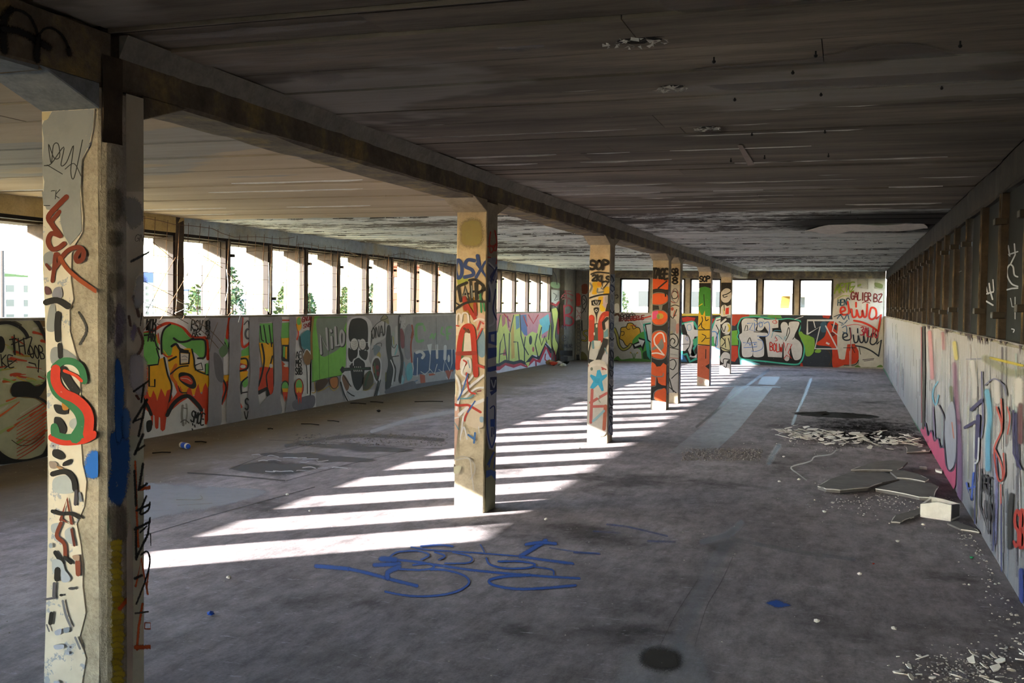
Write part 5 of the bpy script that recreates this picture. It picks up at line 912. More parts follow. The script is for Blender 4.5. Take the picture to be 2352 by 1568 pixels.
P.add([('l', '#c4521e', 22, [(812, 160), (822, 480), (832, 700)]), ('l', '#c4521e', 40, [(845, 335), (912, 322)]), ('l', '#c4521e', 20, [(815, 950), (850, 770), (892, 1000)]), ('l', '#c4521e', 18, [(885, 960), (905, 800)]), ('l', '#c4521e', 24, [(858, 1060), (835, 1200), (822, 1350)]), ('l', '#c4521e', 44, [(815, 1335), (916, 1330)]), ('p', '#c4521e', 16, [(872, 1180), (912, 1180), (912, 1218), (872, 1218)])])
P.add([('l', BK, 28, [(860, -10), (808, 115)]), ('l', BK, 22, [(812, 100), (868, 60)]), ('l', BK, 26, [(860, 175), (835, 330)]), ('l', BK, 24, [(805, 220), (815, 440)]), ('l', BK, 24, [(830, 340), (885, 300)]), ('l', BK, 26, [(820, 470), (905, 430)]), ('s', BK, 22, [(905, 420), (890, 470), (840, 490), (880, 380)]), ('l', BK, 28, [(808, 590), (905, 540)]), ('l', BK, 26, [(905, 520), (890, 620), (815, 770)]), ('l', BK, 24, [(812, 580), (815, 780)]), ('l', BK, 18, [(840, 610), (880, 570)]), ('s', BK, 20, [(845, 750), (885, 730), (902, 800), (870, 920), (815, 1060)]), ('l', BK, 28, [(805, 900), (850, 880)]), ('l', '#4a4846', 18, [(808, 1120), (890, 1110)]), ('l', BK, 14, [(905, 620), (908, 690)])])
P.build('spray_mark', COLUMN[0], 'blue, yellow, orange and black spray on the narrow side', True)
# --- black tag on the near beam
e0 = BEAMS[0]
P = Paint((0, BX1, 1), I0, .004, {2: (ZB, ZC)})
P.add([('S', BK, 93, [(70, 70), (30, 130), (15, 220), (25, 370)]), ('S', BK, 31, [(50, 90), (120, 72), (200, 115), (245, 190), (268, 265)]), ('S', BK, 83, [(15, 210), (120, 225), (230, 275), (345, 345)]), ('S', BK, 68, [(268, 270), (262, 350), (262, 440)]), ('S', BK, 27, [(268, 260), (310, 210), (370, 205), (440, 255), (485, 340), (492, 390)]), ('S', BK, 58, [(485, 355), (494, 395)])])
P.build('spray_mark', e0, 'black sprayed tag', True)

M['soffit'] = concrete('pale_blue_limewash', '#6f7378', '#848a91', '#9aa0a6', 3, .3)
o = MB().box(BX0 + .008, BX1 - .012, YB, 2.83, ZB - .004, ZB + .01).build('painted_soffit', M['soffit']); o.parent = e0; o.matrix_parent_inverse = Matrix.Translation(-e0.location)
hn = min((c for c in COLUMN[0].children if c.name.startswith('haunch')), key=lambda c: min(v.co.y for v in c.data.vertices)); hn.data.materials.clear(); hn.data.materials.append(M['soffit'])

# ================================================================== murals on the end wall, right wall, panes and floor
ec = {0: (XL + .16, XR - .004), 2: (.004, ZC - .05)}
ecb = {0: (XL + .16, XR - .004), 2: (.004, WZ0 - .004)}
F_ = (1400, 560, 3.92); G_ = (1640, 580, 5.226)
Paint(EW, F_, .001, ecb, .52).add([('f', '#bab6b2', [(-60, 625), (1180, 625), (1180, 1095), (-60, 1070)])]).build('whitewashed_ground', wall_end, 'pale ground of the end wall mural')
P = Paint(EW, F_, .002, ecb, .52)
TL = '#3aa795'
P.add([('F', '#d0a02a', [(100, 800), (105, 755), (150, 745), (165, 715), (205, 715), (235, 745), (270, 760), (278, 810), (255, 850), (215, 880), (195, 915), (150, 915), (120, 870), (92, 850)]), ('o', '#352d1c', 8, [(100, 800), (105, 755), (150, 745), (165, 715), (205, 715), (235, 745), (270, 760), (278, 810), (255, 850), (215, 880), (195, 915), (150, 915), (120, 870), (92, 850)]), ('s', '#352d1c', 6, [(105, 790), (130, 790), (130, 815), (110, 825)]), ('s', '#352d1c', 6, [(150, 750), (165, 770), (185, 765)]), ('s', '#352d1c', 6, [(205, 740), (215, 765), (240, 755)]), ('s', '#352d1c', 30, [(46, 765), (70, 830), (85, 910), (120, 950), (165, 935), (190, 905)]), ('s', '#a9a04c', 17, [(46, 765), (70, 830), (85, 910), (120, 950), (165, 935), (190, 905)]),
 ('F', '#4f9b42', [(205, 880), (240, 830), (300, 790), (345, 810), (372, 960), (372, 1070), (300, 1070), (280, 960), (230, 930)]), ('F', '#2c4a2e', [(300, 980), (372, 960), (372, 1070), (320, 1070)]), ('f', BK, [(205, 905), (270, 872), (262, 840), (330, 862), (300, 970), (288, 930), (220, 945)]), ('f', '#cfced0', [(222, 908), (270, 890), (258, 856), (316, 872), (292, 925), (282, 905), (232, 924)]),
 ('f', TL, [(300, 720), (372, 705), (372, 760), (310, 740), (350, 870), (372, 1050), (340, 1010)]), ('f', BK, [(318, 722), (372, 715), (372, 890), (340, 870)]), ('f', '#cfced0', [(328, 730), (372, 722), (372, 880), (350, 860)]), ('l', RD, 12, [(140, 690), (260, 680), (372, 650)]), ('l', '#cfced0', 9, [(275, 690), (372, 690)]), ('l', '#cfced0', 6, [(275, 690), (300, 740)]), ('s', '#5a3a26', 20, [(50, 640), (75, 632), (98, 660), (95, 685)]), ('l', '#c03a24', 6, [(190, 735), (240, 732)]),
 ('F', '#5c8a42', [(40, 1040), (75, 1010), (110, 1040), (200, 1030), (350, 1040), (372, 1072), (40, 1072)]), ('s', '#5c7a3a', 6, [(215, 1030), (205, 990), (190, 975)]), ('s', '#5c7a3a', 6, [(220, 1030), (222, 985)]), ('s', '#5c7a3a', 6, [(226, 1030), (238, 990), (252, 978)]), ('e', '#b08c30', (190, 978, 7, 7)), ('e', '#b08c30', (252, 980, 7, 7)), ('F', '#26221f', [(36, 1050), (70, 1045), (110, 1070), (36, 1074)]),
 # between the far columns
 ('f', '#2a2a2c', [(630, 640), (800, 640), (800, 1085), (630, 1075)]), ('f', '#c8b850', [(640, 630), (1000, 625), (1000, 645), (640, 648)]), ('f', '#a82a22', [(650, 665), (700, 655), (775, 665), (760, 700), (660, 700)]), ('f', TL, [(635, 715), (740, 690), (770, 700), (792, 740), (792, 900), (760, 960), (792, 1040), (720, 1070), (690, 1000), (640, 1010)]), ('f', BK, [(650, 730), (745, 700), (785, 770), (785, 880), (750, 940), (780, 1020), (730, 1050), (700, 980), (660, 990)]), ('f', '#cfced0', [(672, 715), (755, 700), (762, 770), (795, 775), (795, 830), (765, 835), (740, 940), (720, 1020), (775, 1005), (785, 985), (785, 1025), (735, 1020), (708, 960), (700, 800)]), ('o', BK, 8, [(660, 830), (700, 815), (725, 870), (715, 930), (680, 970), (655, 940)]), ('f', '#d2cfd0', [(645, 815), (690, 820), (715, 870), (708, 930), (680, 965), (645, 960)]), ('l', BK, 5, [(640, 905), (715, 900)]), ('o', '#6fa4d0', 5, [(700, 735), (730, 725), (735, 770), (705, 775)]), ('o', '#6f8cd0', 4, [(685, 850), (700, 840), (705, 870)]), ('f', '#49a878', [(750, 860), (795, 840), (795, 905), (755, 915)]), ('f', '#3c6f9c', [(640, 1000), (660, 990), (700, 1060), (640, 1060)]),
 ('f', '#2c2c30', [(900, 640), (1010, 640), (1010, 1085), (900, 1085)]), ('f', '#a82a22', [(905, 680), (950, 670), (950, 760), (905, 770)]), ('f', TL, [(905, 760), (960, 660), (1010, 650), (1010, 1050), (960, 1020), (930, 900), (905, 880)]), ('f', '#cfced0', [(920, 790), (960, 670), (1005, 660), (1000, 740), (985, 800), (1000, 1010), (965, 1000), (950, 900), (915, 850)]), ('l', BK, 8, [(965, 690), (1000, 680)]), ('l', BK, 8, [(960, 730), (985, 780), (960, 850), (950, 960)]), ('s', '#4a8cd0', 9, [(920, 790), (965, 800), (970, 900), (955, 930), (990, 950)]), ('f', '#4fae6c', [(905, 840), (940, 830), (945, 920), (905, 920)]), ('f', '#d0a8a0', [(900, 920), (950, 920), (985, 1020), (1000, 1085), (900, 1085)])])
P.add(text('BOBER', 100, 632, 130, 40, '#3a3634', 9, .1, 0, False, .02)); P.add(text('BERUE', 190, 655, 120, 36, '#8c2a28', 9, .1, -.1, False, .02)); P.add(text('BAR', 85, 662, 90, 34, '#6b2a28', 7, .1))
P.build('painted_mural', wall_end, 'yellow cloud, white arrow and turquoise edged letters')
P = Paint(EW, G_, .0016, ecb, .52)
P.add([('f', '#29313c', [(195, 748), (1420, 752), (1440, 1375), (195, 1350)]), ('f', '#a8402c', [(215, 742), (420, 742), (430, 775), (330, 790), (250, 880), (215, 870)]), ('f', '#58924a', [(420, 748), (800, 752), (820, 790), (430, 770)]), ('f', '#3c6f74', [(560, 750), (640, 750), (650, 770), (560, 768)]), ('f', '#6fa83c', [(205, 940), (280, 930), (290, 1110), (205, 1110)]), ('f', '#b8402a', [(205, 1115), (285, 1120), (290, 1250), (250, 1310), (205, 1300)]), ('f', '#6fb4b8', [(305, 1270), (420, 1290), (560, 1340), (310, 1352)]),
 ('F', '#3fae98', [(272, 1010), (290, 960), (278, 900), (300, 820), (345, 775), (500, 762), (640, 780), (780, 795), (900, 785), (1040, 815), (1046, 890), (1030, 950), (1062, 1050), (1092, 1120), (1084, 1230), (1050, 1315), (985, 1350), (800, 1335), (630, 1315), (420, 1295), (310, 1275), (290, 1180), (302, 1070)]),
 ('F', '#161617', [(285, 1010), (305, 960), (292, 900), (312, 830), (350, 790), (500, 775), (640, 792), (780, 808), (900, 798), (1030, 828), (1034, 890), (1016, 950), (1048, 1050), (1076, 1120), (1068, 1225), (1038, 1298), (985, 1332), (800, 1318), (630, 1298), (420, 1278), (322, 1258), (304, 1180), (316, 1070)]),
 ('F', '#c9c7c8', [(335, 900), (332, 830), (365, 792), (440, 788), (510, 800), (520, 860), (500, 930), (560, 950), (630, 958), (640, 1005), (540, 1010), (590, 1070), (602, 1180), (585, 1245), (480, 1250), (470, 1190), (455, 1240), (400, 1255), (340, 1235), (330, 1090), (305, 1030), (303, 985), (335, 960)]),
 ('F', '#c9c7c8', [(525, 800), (590, 790), (610, 830), (600, 900), (560, 935), (515, 920)]), ('f', '#c9c7c8', [(605, 802), (772, 804), (772, 900), (700, 912), (700, 948), (822, 962), (830, 1080), (815, 1258), (648, 1250), (628, 1100), (618, 1015), (645, 1005), (650, 950), (606, 880)]), ('F', '#c9c7c8', [(800, 880), (825, 835), (870, 840), (895, 880), (910, 832), (1018, 832), (1008, 900), (965, 1010), (1030, 1070), (1058, 1150), (1040, 1265), (970, 1288), (938, 1220), (915, 1120), (900, 1285), (842, 1275), (835, 1100), (818, 980)]),
 ('l', BK, 9, [(385, 870), (362, 938), (405, 932), (400, 875)]), ('s', BK, 9, [(400, 1080), (430, 1020), (455, 1100), (470, 1180)]), ('l', BK, 8, [(480, 950), (630, 960)]), ('s', BK, 8, [(565, 1015), (620, 1090), (625, 1240)]), ('l', BK, 8, [(700, 912), (760, 905)]), ('s', BK, 9, [(870, 1000), (885, 920), (900, 900), (905, 960), (860, 1060)]), ('s', BK, 8, [(945, 1040), (970, 1005)]), ('s', BK, 9, [(515, 800), (520, 880), (505, 940)]),
 ('l', '#3d70bc', 9, [(400, 850), (468, 845), (425, 925), (490, 940), (485, 845)]), ('s', '#3d70bc', 8, [(600, 850), (660, 840), (650, 990), (520, 1000)]), ('o', '#3d70bc', 7, [(540, 840), (575, 838), (580, 880), (550, 890)]), ('s', '#3d70bc', 7, [(480, 805), (520, 830)]), ('s', '#3d70bc', 6, [(490, 870), (600, 830)]), ('l', '#3d70bc', 8, [(350, 1080), (400, 1078), (355, 1140), (515, 1130), (512, 1075), (405, 1088)]), ('e', '#3d70bc', (432, 1105, 9, 9)), ('e', '#3d70bc', (490, 1100, 9, 9)), ('s', '#3d70bc', 7, [(525, 1040), (585, 1065), (580, 1150), (500, 1185), (450, 1180)]), ('s', '#3f90a8', 6, [(690, 1020), (720, 940), (800, 935)]), ('s', '#3f90a8', 6, [(730, 1030), (750, 990), (790, 1010), (820, 1040)]), ('l', '#3f90a8', 6, [(845, 1010), (842, 1050)]), ('l', '#3f90a8', 6, [(860, 1000), (858, 1040)]), ('o', '#c0281c', 6, [(700, 830), (730, 815), (760, 835), (730, 850)]), ('s', '#c0281c', 6, [(740, 780), (745, 850)]), ('s', '#c0281c', 8, [(735, 1010), (760, 1050), (735, 1060)]), ('l', '#c0281c', 10, [(838, 1080), (860, 1180), (885, 1090), (935, 1100), (890, 1200), (930, 1270), (870, 1230), (840, 1270)]),
 ('F', '#77a33c', [(1015, 970), (1060, 950), (1150, 1000), (1205, 1040), (1200, 1180), (1150, 1240), (1100, 1230), (1085, 1120)]), ('F', '#77a33c', [(1210, 1180), (1240, 1160), (1285, 1170), (1270, 1200), (1220, 1200)]), ('F', '#1f242e', [(1050, 800), (1120, 790), (1200, 830), (1250, 950), (1120, 990), (1050, 940)]), ('F', '#2f5468', [(1280, 850), (1340, 830), (1350, 940), (1290, 950)]), ('f', '#a83322', [(1300, 752), (1400, 750), (1380, 790), (1310, 780)]), ('f', '#a83322', [(1035, 1330), (1060, 1320), (1070, 1375), (1035, 1370)]),
 ('F', '#bc3a1e', [(1235, 1080), (1330, 1000), (1365, 850), (1430, 820), (1490, 860), (1500, 1000), (1560, 1080), (1700, 1090), (1735, 1180), (1735, 1270), (1690, 1330), (1560, 1350), (1430, 1375), (1420, 1200), (1400, 1130), (1250, 1110)]), ('e', '#6a1812', (1420, 980, 34, 26)), ('f', '#3a2a30', [(1400, 850), (1480, 870), (1470, 940), (1430, 900)]), ('s', '#4a3a26', 10, [(1300, 1150), (1380, 1180), (1410, 1280), (1380, 1350)]), ('s', '#2f241e', 10, [(1735, 1290), (1690, 1345), (1560, 1350)]), ('f', '#cfcac6', [(1350, 1070), (1390, 1090), (1380, 1110), (1340, 1090)])])
P.add(text('BOLW', 670, 1078, 150, 95, '#c0281c', 11, 0, .15, False, .05)); P.build('painted_letters', wall_end, 'white bubble letters with black and turquoise outline')
P = Paint(EW, G_, .011, ec, .52)
WG = '#bdb9b0'
P.add([('f', WG, [(1418, 770), (1428, 640), (1440, 560), (1640, 430), (1640, 292), (1712, 292), (1720, 420), (1850, 440), (1852, 295), (1930, 302), (1922, 430), (2028, 455), (2028, 1372), (1742, 1372), (1735, 1180), (1690, 1092), (1600, 1100), (1570, 1280), (1535, 1285), (1500, 1270), (1480, 1150), (1478, 990), (1492, 860), (1430, 812)]), ('F', '#6f7848', [(1930, 360), (2020, 380), (2015, 430), (1940, 410)]), ('s', '#8c9a3c', 20, [(1730, 400), (1760, 385)]), ('F', '#5d7a3a', [(1690, 1372), (1720, 1350), (1760, 1372)]), ('F', '#5d7a3a', [(1950, 1372), (2000, 1345), (2026, 1372)]),
 ('l', '#c2c4c6', 22, [(1120, 975), (1122, 812), (1500, 812)]), ('l', '#c2c4c6', 16, [(1130, 975), (1275, 885), (1210, 1152), (1480, 1155)]), ('l', '#c2c4c6', 16, [(1340, 880), (1480, 1150)]), ('l', '#c2c4c6', 14, [(1450, 820), (1420, 940), (1500, 1000)]), ('l', '#c2c4c6', 12, [(1195, 820), (1215, 900)]), ('l', '#c9cacc', 9, [(970, 800), (1070, 765)])])
P.build('whitewashed_ground', wall_end, 'white overpaint with the outline of a T at the end wall')
P = Paint(EW, G_, .0155, ec, .52)
P.add(text('ARTE', 1445, 385, 235, 105, '#839a30', 15, .1, -.12, False, .05)); P.add([('s', '#9aae3c', 9, [(1480, 555), (1540, 520), (1620, 520)]), ('s', '#839a30', 12, [(1640, 470), (1690, 400)])])
P.add(text('GALIER', 1642, 470, 240, 90, '#731c1c', 14, .05, .08, False, .05)); P.add(text('BZ', 1915, 500, 100, 90, '#731c1c', 14, .05)); P.add(text('HEN', 1482, 565, 110, 70, '#254a58', 12, .05, -.05)); P.add([('s', '#731c1c', 9, [(1780, 605), (1820, 590), (1870, 605)]), ('s', '#2a2c34', 12, [(1590, 560), (1610, 545), (1628, 565)])])
for col, ox, oy, sc, w in (('#bd3018', 0, 0, 1.0, 24), ('#252c34', 28, 310, .95, 17)):
    q = lambda pts: [(ox + 1520 + (x - 1520) * sc, oy + 660 + (y - 660) * sc) for x, y in pts]
    P.add([('s', col, w, q([(1530, 710), (1575, 690), (1560, 655), (1525, 665), (1520, 720), (1560, 745), (1620, 720), (1605, 590)])), ('s', col, w, q([(1650, 680), (1665, 770), (1705, 760), (1712, 690)])), ('l', col, w, q([(1705, 600), (1705, 650)])), ('s', col, w, q([(1715, 690), (1740, 770), (1775, 760), (1780, 690), (1800, 770), (1830, 750), (1840, 620)])), ('o', col, w, q([(1870, 720), (1890, 660), (1940, 680), (1945, 760), (1900, 800), (1865, 780)])), ('l', col, w, q([(1950, 790), (2005, 740), (1970, 945)])), ('s', col, w, q([(1680, 815), (1780, 835), (1880, 880), (1970, 945)]))])
P.add(text('3ALIO', 1755, 885, 210, 100, '#a02030', 14, .05, .2, False, .05)); P.add([('s', '#c03a3a', 7, [(1580, 880), (1700, 860), (1830, 890)]), ('l', '#b03a3a', 6, [(1640, 900), (1640, 1160)]), ('l', '#c9c6c4', 6, [(1628, 1180), (1628, 1370)]), ('l', '#c9c6c4', 6, [(1645, 1100), (1642, 1370)]), ('l', '#1c1c20', 7, [(1555, 1140), (1700, 1140)]), ('l', '#1c1c20', 7, [(1650, 1120), (1690, 1200)]), ('l', '#1c1c20', 7, [(1740, 1130), (1760, 1220)]), ('l', '#3c2c4a', 7, [(1785, 1285), (1920, 1270)]), ('l', '#3c2c4a', 6, [(1800, 1300), (1915, 1285)]), ('s', '#2c5a74', 9, [(1540, 900), (1585, 880), (1590, 960), (1545, 950)]), ('s', '#33506a', 12, [(1480, 790), (1520, 750), (1560, 800), (1600, 740), (1620, 800)]), ('s', '#33506a', 10, [(1500, 830), (1560, 850), (1600, 810)]), ('s', '#2a2c34', 9, [(1440, 770), (1500, 745), (1545, 740)]), ('s', '#c9cacc', 8, [(1500, 890), (1560, 850)]), ('l', '#33506a', 8, [(1525, 870), (1560, 860)])])
P.build('painted_tag', wall_end, 'red and black handwritten tags beside the corner')
P = Paint(EW, (1280, 600, 6.03), .002, ec)
P.add([('f', '#8f8c88', [(335, 440), (420, 440), (420, 1360), (335, 1370)]), ('F', '#7a4432', [(340, 330), (415, 320), (415, 440), (340, 440)]), ('o', '#26262a', 10, [(345, 490), (385, 480), (410, 560), (390, 640), (360, 660), (345, 600)]), ('s', '#26262a', 9, [(360, 520), (395, 560), (360, 600)]), ('l', '#26262a', 9, [(335, 720), (385, 660), (390, 700)]), ('s', '#26262a', 12, [(340, 820), (345, 960)]), ('s', '#3a3424', 26, [(415, 960), (370, 970), (365, 1010), (410, 1050), (395, 1100), (340, 1090)]), ('s', '#a9a04c', 12, [(415, 960), (370, 970), (365, 1010), (410, 1050), (395, 1100), (340, 1090)]), ('F', '#5c5a3c', [(335, 1250), (400, 1290), (415, 1360), (335, 1370)]), ('s', '#2a2826', 12, [(800, 470), (835, 465), (840, 500), (815, 510)]), ('F', '#b9b7b2', [(790, 600), (850, 590), (860, 700), (790, 700)])])
P.build('painted_tag', wall_end, 'black scrawls between the corner post and the first window')

# ---- right parapet: streaked paint, pink base, letter fragments
def streak_mat():
    t = NT('streaked_paint'); z = t.axis(2)
    n1 = t.noise(1.0, 4, .6, (1, 9, .35)); n2 = t.noise(1.0, 6, .75, (1, 26, .8), off=(0, 5, 2)); n3 = t.noise(1.0, 3, .6, (1, 2.4, .9), off=(0, 9, 4)); n4 = t.noise(60, 3, .6)
    base = t.ramp(n3, [(.30, srgb('#6f6c74')), (.44, srgb('#838085')), (.54, srgb('#908b8a')), (.64, srgb('#83856f')), (.76, srgb('#937c82'))])
    base = t.mix(t.rng(n1, .52, .58), base, srgb('#8e8d98'))
    base = t.mix(t.math('MULTIPLY', t.rng(n1, .44, .38), .7), base, srgb('#5f5a66'))
    base = t.mix(t.rng(n2, .60, .52), base, srgb('#b0afb4'))
    base = t.mix(t.math('MULTIPLY', t.rng(n2, .40, .33), .75), base, srgb('#4a4553'))
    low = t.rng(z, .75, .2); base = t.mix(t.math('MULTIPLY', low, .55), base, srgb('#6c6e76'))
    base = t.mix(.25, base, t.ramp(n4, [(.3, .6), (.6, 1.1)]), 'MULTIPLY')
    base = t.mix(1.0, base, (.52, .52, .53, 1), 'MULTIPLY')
    t.color(base).rough(.85); t.b.inputs['Specular IOR Level'].default_value = .12; t.bump(t.math('ADD', n2, n4), .2, .004); return t.m
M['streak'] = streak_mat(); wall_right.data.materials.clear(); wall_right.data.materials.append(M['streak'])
H_ = (1980, 720, 2.239)
P = Paint(RW, H_, .010, None, .62)
P.add([('S', ('#b77f88', .8), 34, [(352, 95), (360, 220), (365, 330)]), ('S', ('#b77f88', .6), 30, [(420, 100), (425, 180)]), ('S', ('#c4b66c', .8), 34, [(480, 150), (490, 230)]), ('S', ('#b8a83c', .9), 22, [(668, 228), (740, 245), (835, 268)]), ('S', ('#8d8f78', .6), 60, [(640, 230), (760, 300), (840, 300)]), ('S', ('#6f5078', .8), 46, [(500, 560), (510, 800), (505, 960)]), ('S', ('#8a5a7c', .6), 40, [(480, 260), (490, 420), (500, 560)]), ('S', ('#5c9cc0', .85), 44, [(650, 400), (665, 520), (655, 640), (655, 800)]), ('S', ('#62a4c4', .85), 12, [(395, 350), (372, 390), (370, 440), (385, 470), (398, 420)]), ('S', ('#6c6e50', .7), 30, [(462, 380), (470, 470), (470, 560)]), ('S', ('#b6b4b8', .8), 46, [(575, 250), (585, 340), (585, 430)]), ('S', ('#bab6ba', .8), 60, [(700, 350), (705, 450)]), ('S', ('#c0bcbc', .9), 80, [(815, 350), (815, 460)]), ('S', ('#2f2a5a', .8), 36, [(800, 520), (800, 620), (812, 780)]), ('S', ('#6a3a44', .7), 40, [(825, 470), (825, 660)]), ('S', '#242226', 44, [(778, 935), (770, 1060), (770, 1200)]), ('S', '#2c3c84', 40, [(828, 1320), (830, 1480)]), ('S', ('#7a7cb0', .6), 30, [(690, 700), (700, 900), (690, 1180)]),
 ('S', ('#3f7a5c', .8), 24, [(112, 290), (160, 390), (230, 510), (300, 610)])])
P.k = 0; sk = random.Random(77); Q = Paint(RW, H_, .0012, None, .58)
for k in range(150):
    t_ = sk.random(); x = 120 + 730 * t_; yt = 40 + .19 * (x - 120); yb = 290 + (x - 110) * 1.69
    ya = yt + sk.uniform(0, .7) * (yb - yt); yc = min(yb - 4, ya + sk.uniform(.08, .5) * (yb - yt)); w_ = sk.uniform(3, 10) * (.4 + 1.3 * t_)
    Q.add([('S', (sk.choice(('#b8b6c0', '#c4c2c6', '#a08890', '#8a94a4', '#7c7884', '#a8a88c', '#b49aa0', '#6c6a78', '#9cb0b8', '#d0ced2', '#5c5666')), sk.uniform(.35, .8)), w_, [(x, ya), (x + sk.uniform(-2, 2), (ya + yc) / 2), (x, yc)])])
Q.build('paint_streak', wall_right, 'pastel streaks of old paint running down the wall', True)
P.build('spray_mark', wall_right, 'soft sprayed colours on the streaked wall', True)
P = Paint(RW, H_, .012, None, .62)
P.add([('f', '#b0456a', [(304, 600), (318, 575), (332, 585), (345, 625), (362, 605), (380, 650), (396, 640), (412, 690), (430, 690), (440, 790), (468, 812), (492, 770), (488, 880), (478, 905), (440, 850), (360, 715)]), ('s', '#342a48', 6, [(330, 560), (336, 590), (346, 628), (362, 600), (378, 655), (396, 640), (410, 690), (428, 680), (440, 780), (465, 812), (488, 770), (496, 600), (478, 430)]), ('F', '#8d8d9c', [(432, 560), (470, 450), (490, 560), (488, 740), (466, 800), (445, 770)]), ('s', '#3a3448', 6, [(400, 470), (428, 540), (425, 690)]), ('s', '#6a5a78', 6, [(372, 480), (380, 640)]),
 ('l', '#28221f', 11, [(322, 68), (326, 300), (320, 590)]), ('l', '#7a2a34', 5, [(310, 70), (312, 560)]),
 ('l', '#2f2a58', 18, [(570, 494), (624, 446)]), ('l', '#2f2a58', 16, [(538, 586), (590, 556)]), ('l', '#2f2a58', 22, [(606, 528), (598, 740)]), ('l', '#3a3a6c', 7, [(624, 300), (632, 560), (620, 640)]), ('l', '#3a3a6c', 6, [(592, 760), (588, 1080)]), ('s', '#b0b2bc', 9, [(590, 770), (605, 750), (610, 640)]),
 ('s', '#a63c32', 9, [(702, 480), (730, 590), (692, 690), (700, 800), (716, 862), (742, 830), (738, 720)]), ('l', '#a63c32', 8, [(726, 440), (732, 560)]), ('s', '#a63c32', 8, [(690, 690), (728, 780), (735, 850)]), ('l', '#a63c32', 7, [(724, 880), (726, 985)]), ('s', '#a63c32', 7, [(758, 480), (772, 540), (760, 620)]), ('l', '#a86050', 6, [(470, 560), (480, 640)]),
 ('l', '#3350a8', 10, [(546, 872), (572, 962), (582, 820)]), ('l', '#3350a8', 8, [(552, 900), (590, 890)]), ('l', '#2a2630', 7, [(622, 800), (614, 985), (640, 1060), (662, 1135), (664, 900)]), ('l', '#2a2630', 8, [(688, 930), (690, 1190), (676, 1190)]), ('l', '#3a3a6c', 6, [(728, 980), (728, 1330)]), ('l', '#3a3a6c', 6, [(690, 1010), (686, 1220)]), ('s', '#5c5c80', 6, [(640, 370), (690, 335), (740, 370), (752, 420)]), ('l', '#6c6c88', 5, [(545, 235), (620, 232)]), ('l', '#2f2a5a', 10, [(790, 500), (792, 720), (830, 800)])])
P.add(text('ORE', 620, 820, 58, 90, '#2a2630', 7, .02, .5)); P.add(text('UN', 640, 960, 50, 90, '#2a2630', 7, .02, .5)); P.add(text('SB', 792, 1005, 60, 190, '#a6241c', 15, .03, .3))
dr = random.Random(6); top = []
xs = [340 + 6.5 * k for k in range(90)]
for i, x in enumerate(xs):
    yy = 55 + (x - 340) * .178
    top.append((x, yy + (dr.choice((6, 10, 16, 30, 52)) if i % 2 else 3) * (.6 + (x - 340) / 600)))
P.add([('f', '#33202c', [(340, 45), (925, 149)] + top[::-1])])
P.build('painted_letters', wall_right, 'fragments of letters, pink base and dark purple drips')
P = Paint((0, XR + .056, -1), (2180, 560, 5.227), .003, {2: (ZS, ZB)})
PT = '#8f97aa'
P.add([('l', PT, 16, [(715, 20), (735, 150), (715, 130), (830, 92)]), ('l', PT, 16, [(790, 0), (800, 130), (740, 250)]), ('s', PT, 18, [(830, 510), (760, 480), (712, 400), (702, 310), (735, 250), (775, 275), (790, 370), (830, 395)]), ('l', PT, 18, [(680, 556), (760, 535), (830, 530)]), ('l', PT, 10, [(745, 652), (765, 755), (830, 756)]), ('l', PT, 10, [(800, 640), (800, 900)]), ('s', PT, 12, [(760, 1020), (790, 1030), (780, 1060)]), ('l', PT, 18, [(445, 495), (460, 560), (475, 600), (440, 600)]), ('l', PT, 18, [(488, 475), (500, 560), (530, 665)]), ('l', PT, 18, [(445, 602), (540, 575)]), ('l', PT, 16, [(535, 430), (545, 560)]), ('l', PT, 20, [(455, 688), (535, 735)]), ('l', '#6c7078', 7, [(110, 345), (155, 325)])])
P.build('painted_tag', wall_right, 'pale blue-grey tag on the dark panes')

# ---- blue tag on the floor
K_ = (330, 1150, 2.198); BL = '#1f4f9c'
P = Paint(FL, K_, .0012)
P.add([('S', BL, 34, [(870, 330), (950, 336), (1040, 345)]), ('S', BL, 28, [(1040, 345), (1130, 365), (1240, 395), (1380, 430)]), ('S', BL, 20, [(1190, 294), (1350, 305), (1480, 325), (1700, 355), (2000, 380), (2200, 392)]), ('S', BL, 34, [(1165, 325), (1240, 322), (1290, 318)]), ('S', BL, 40, [(1230, 390), (1235, 360), (1290, 335)]), ('S', BL, 16, [(1290, 345), (1400, 350), (1465, 338), (1440, 318), (1360, 325)]), ('S', BL, 18, [(1220, 460), (1330, 480), (1450, 482), (1570, 462), (1640, 420), (1620, 380), (1530, 352), (1450, 348)]), ('S', BL, 22, [(1950, 376), (1820, 384), (1745, 402), (1770, 428), (1880, 446), (2020, 442), (2180, 428)]), ('S', BL, 34, [(1900, 282), (1960, 245), (2030, 202)]), ('S', BL, 26, [(1930, 222), (2000, 212), (2080, 218)]), ('S', BL, 22, [(1910, 284), (2020, 300), (2165, 318)]), ('S', BL, 12, [(1350, 235), (1450, 250), (1650, 262), (1900, 282)]), ('S', BL, 16, [(1730, 292), (1750, 325), (1830, 343), (1940, 340), (1975, 322), (1900, 308), (1790, 308)]), ('S', BL, 14, [(1970, 335), (2060, 350), (2070, 375)]), ('S', BL, 16, [(1400, 232), (1500, 225), (1560, 232)]), ('S', BL, 14, [(1240, 290), (1280, 262), (1380, 255), (1440, 275), (1400, 300)]), ('S', BL, 14, [(1470, 262), (1520, 280), (1490, 300)]), ('S', BL, 12, [(1560, 262), (1650, 285), (1640, 315), (1520, 318)]), ('S', (BL, .9), 46, [(1200, 296), (1270, 300)]), ('S', (BL, .6), 10, [(2050, 240), (2200, 262), (2300, 268)]), ('S', (BL, .7), 12, [(1700, 225), (1720, 262)])])
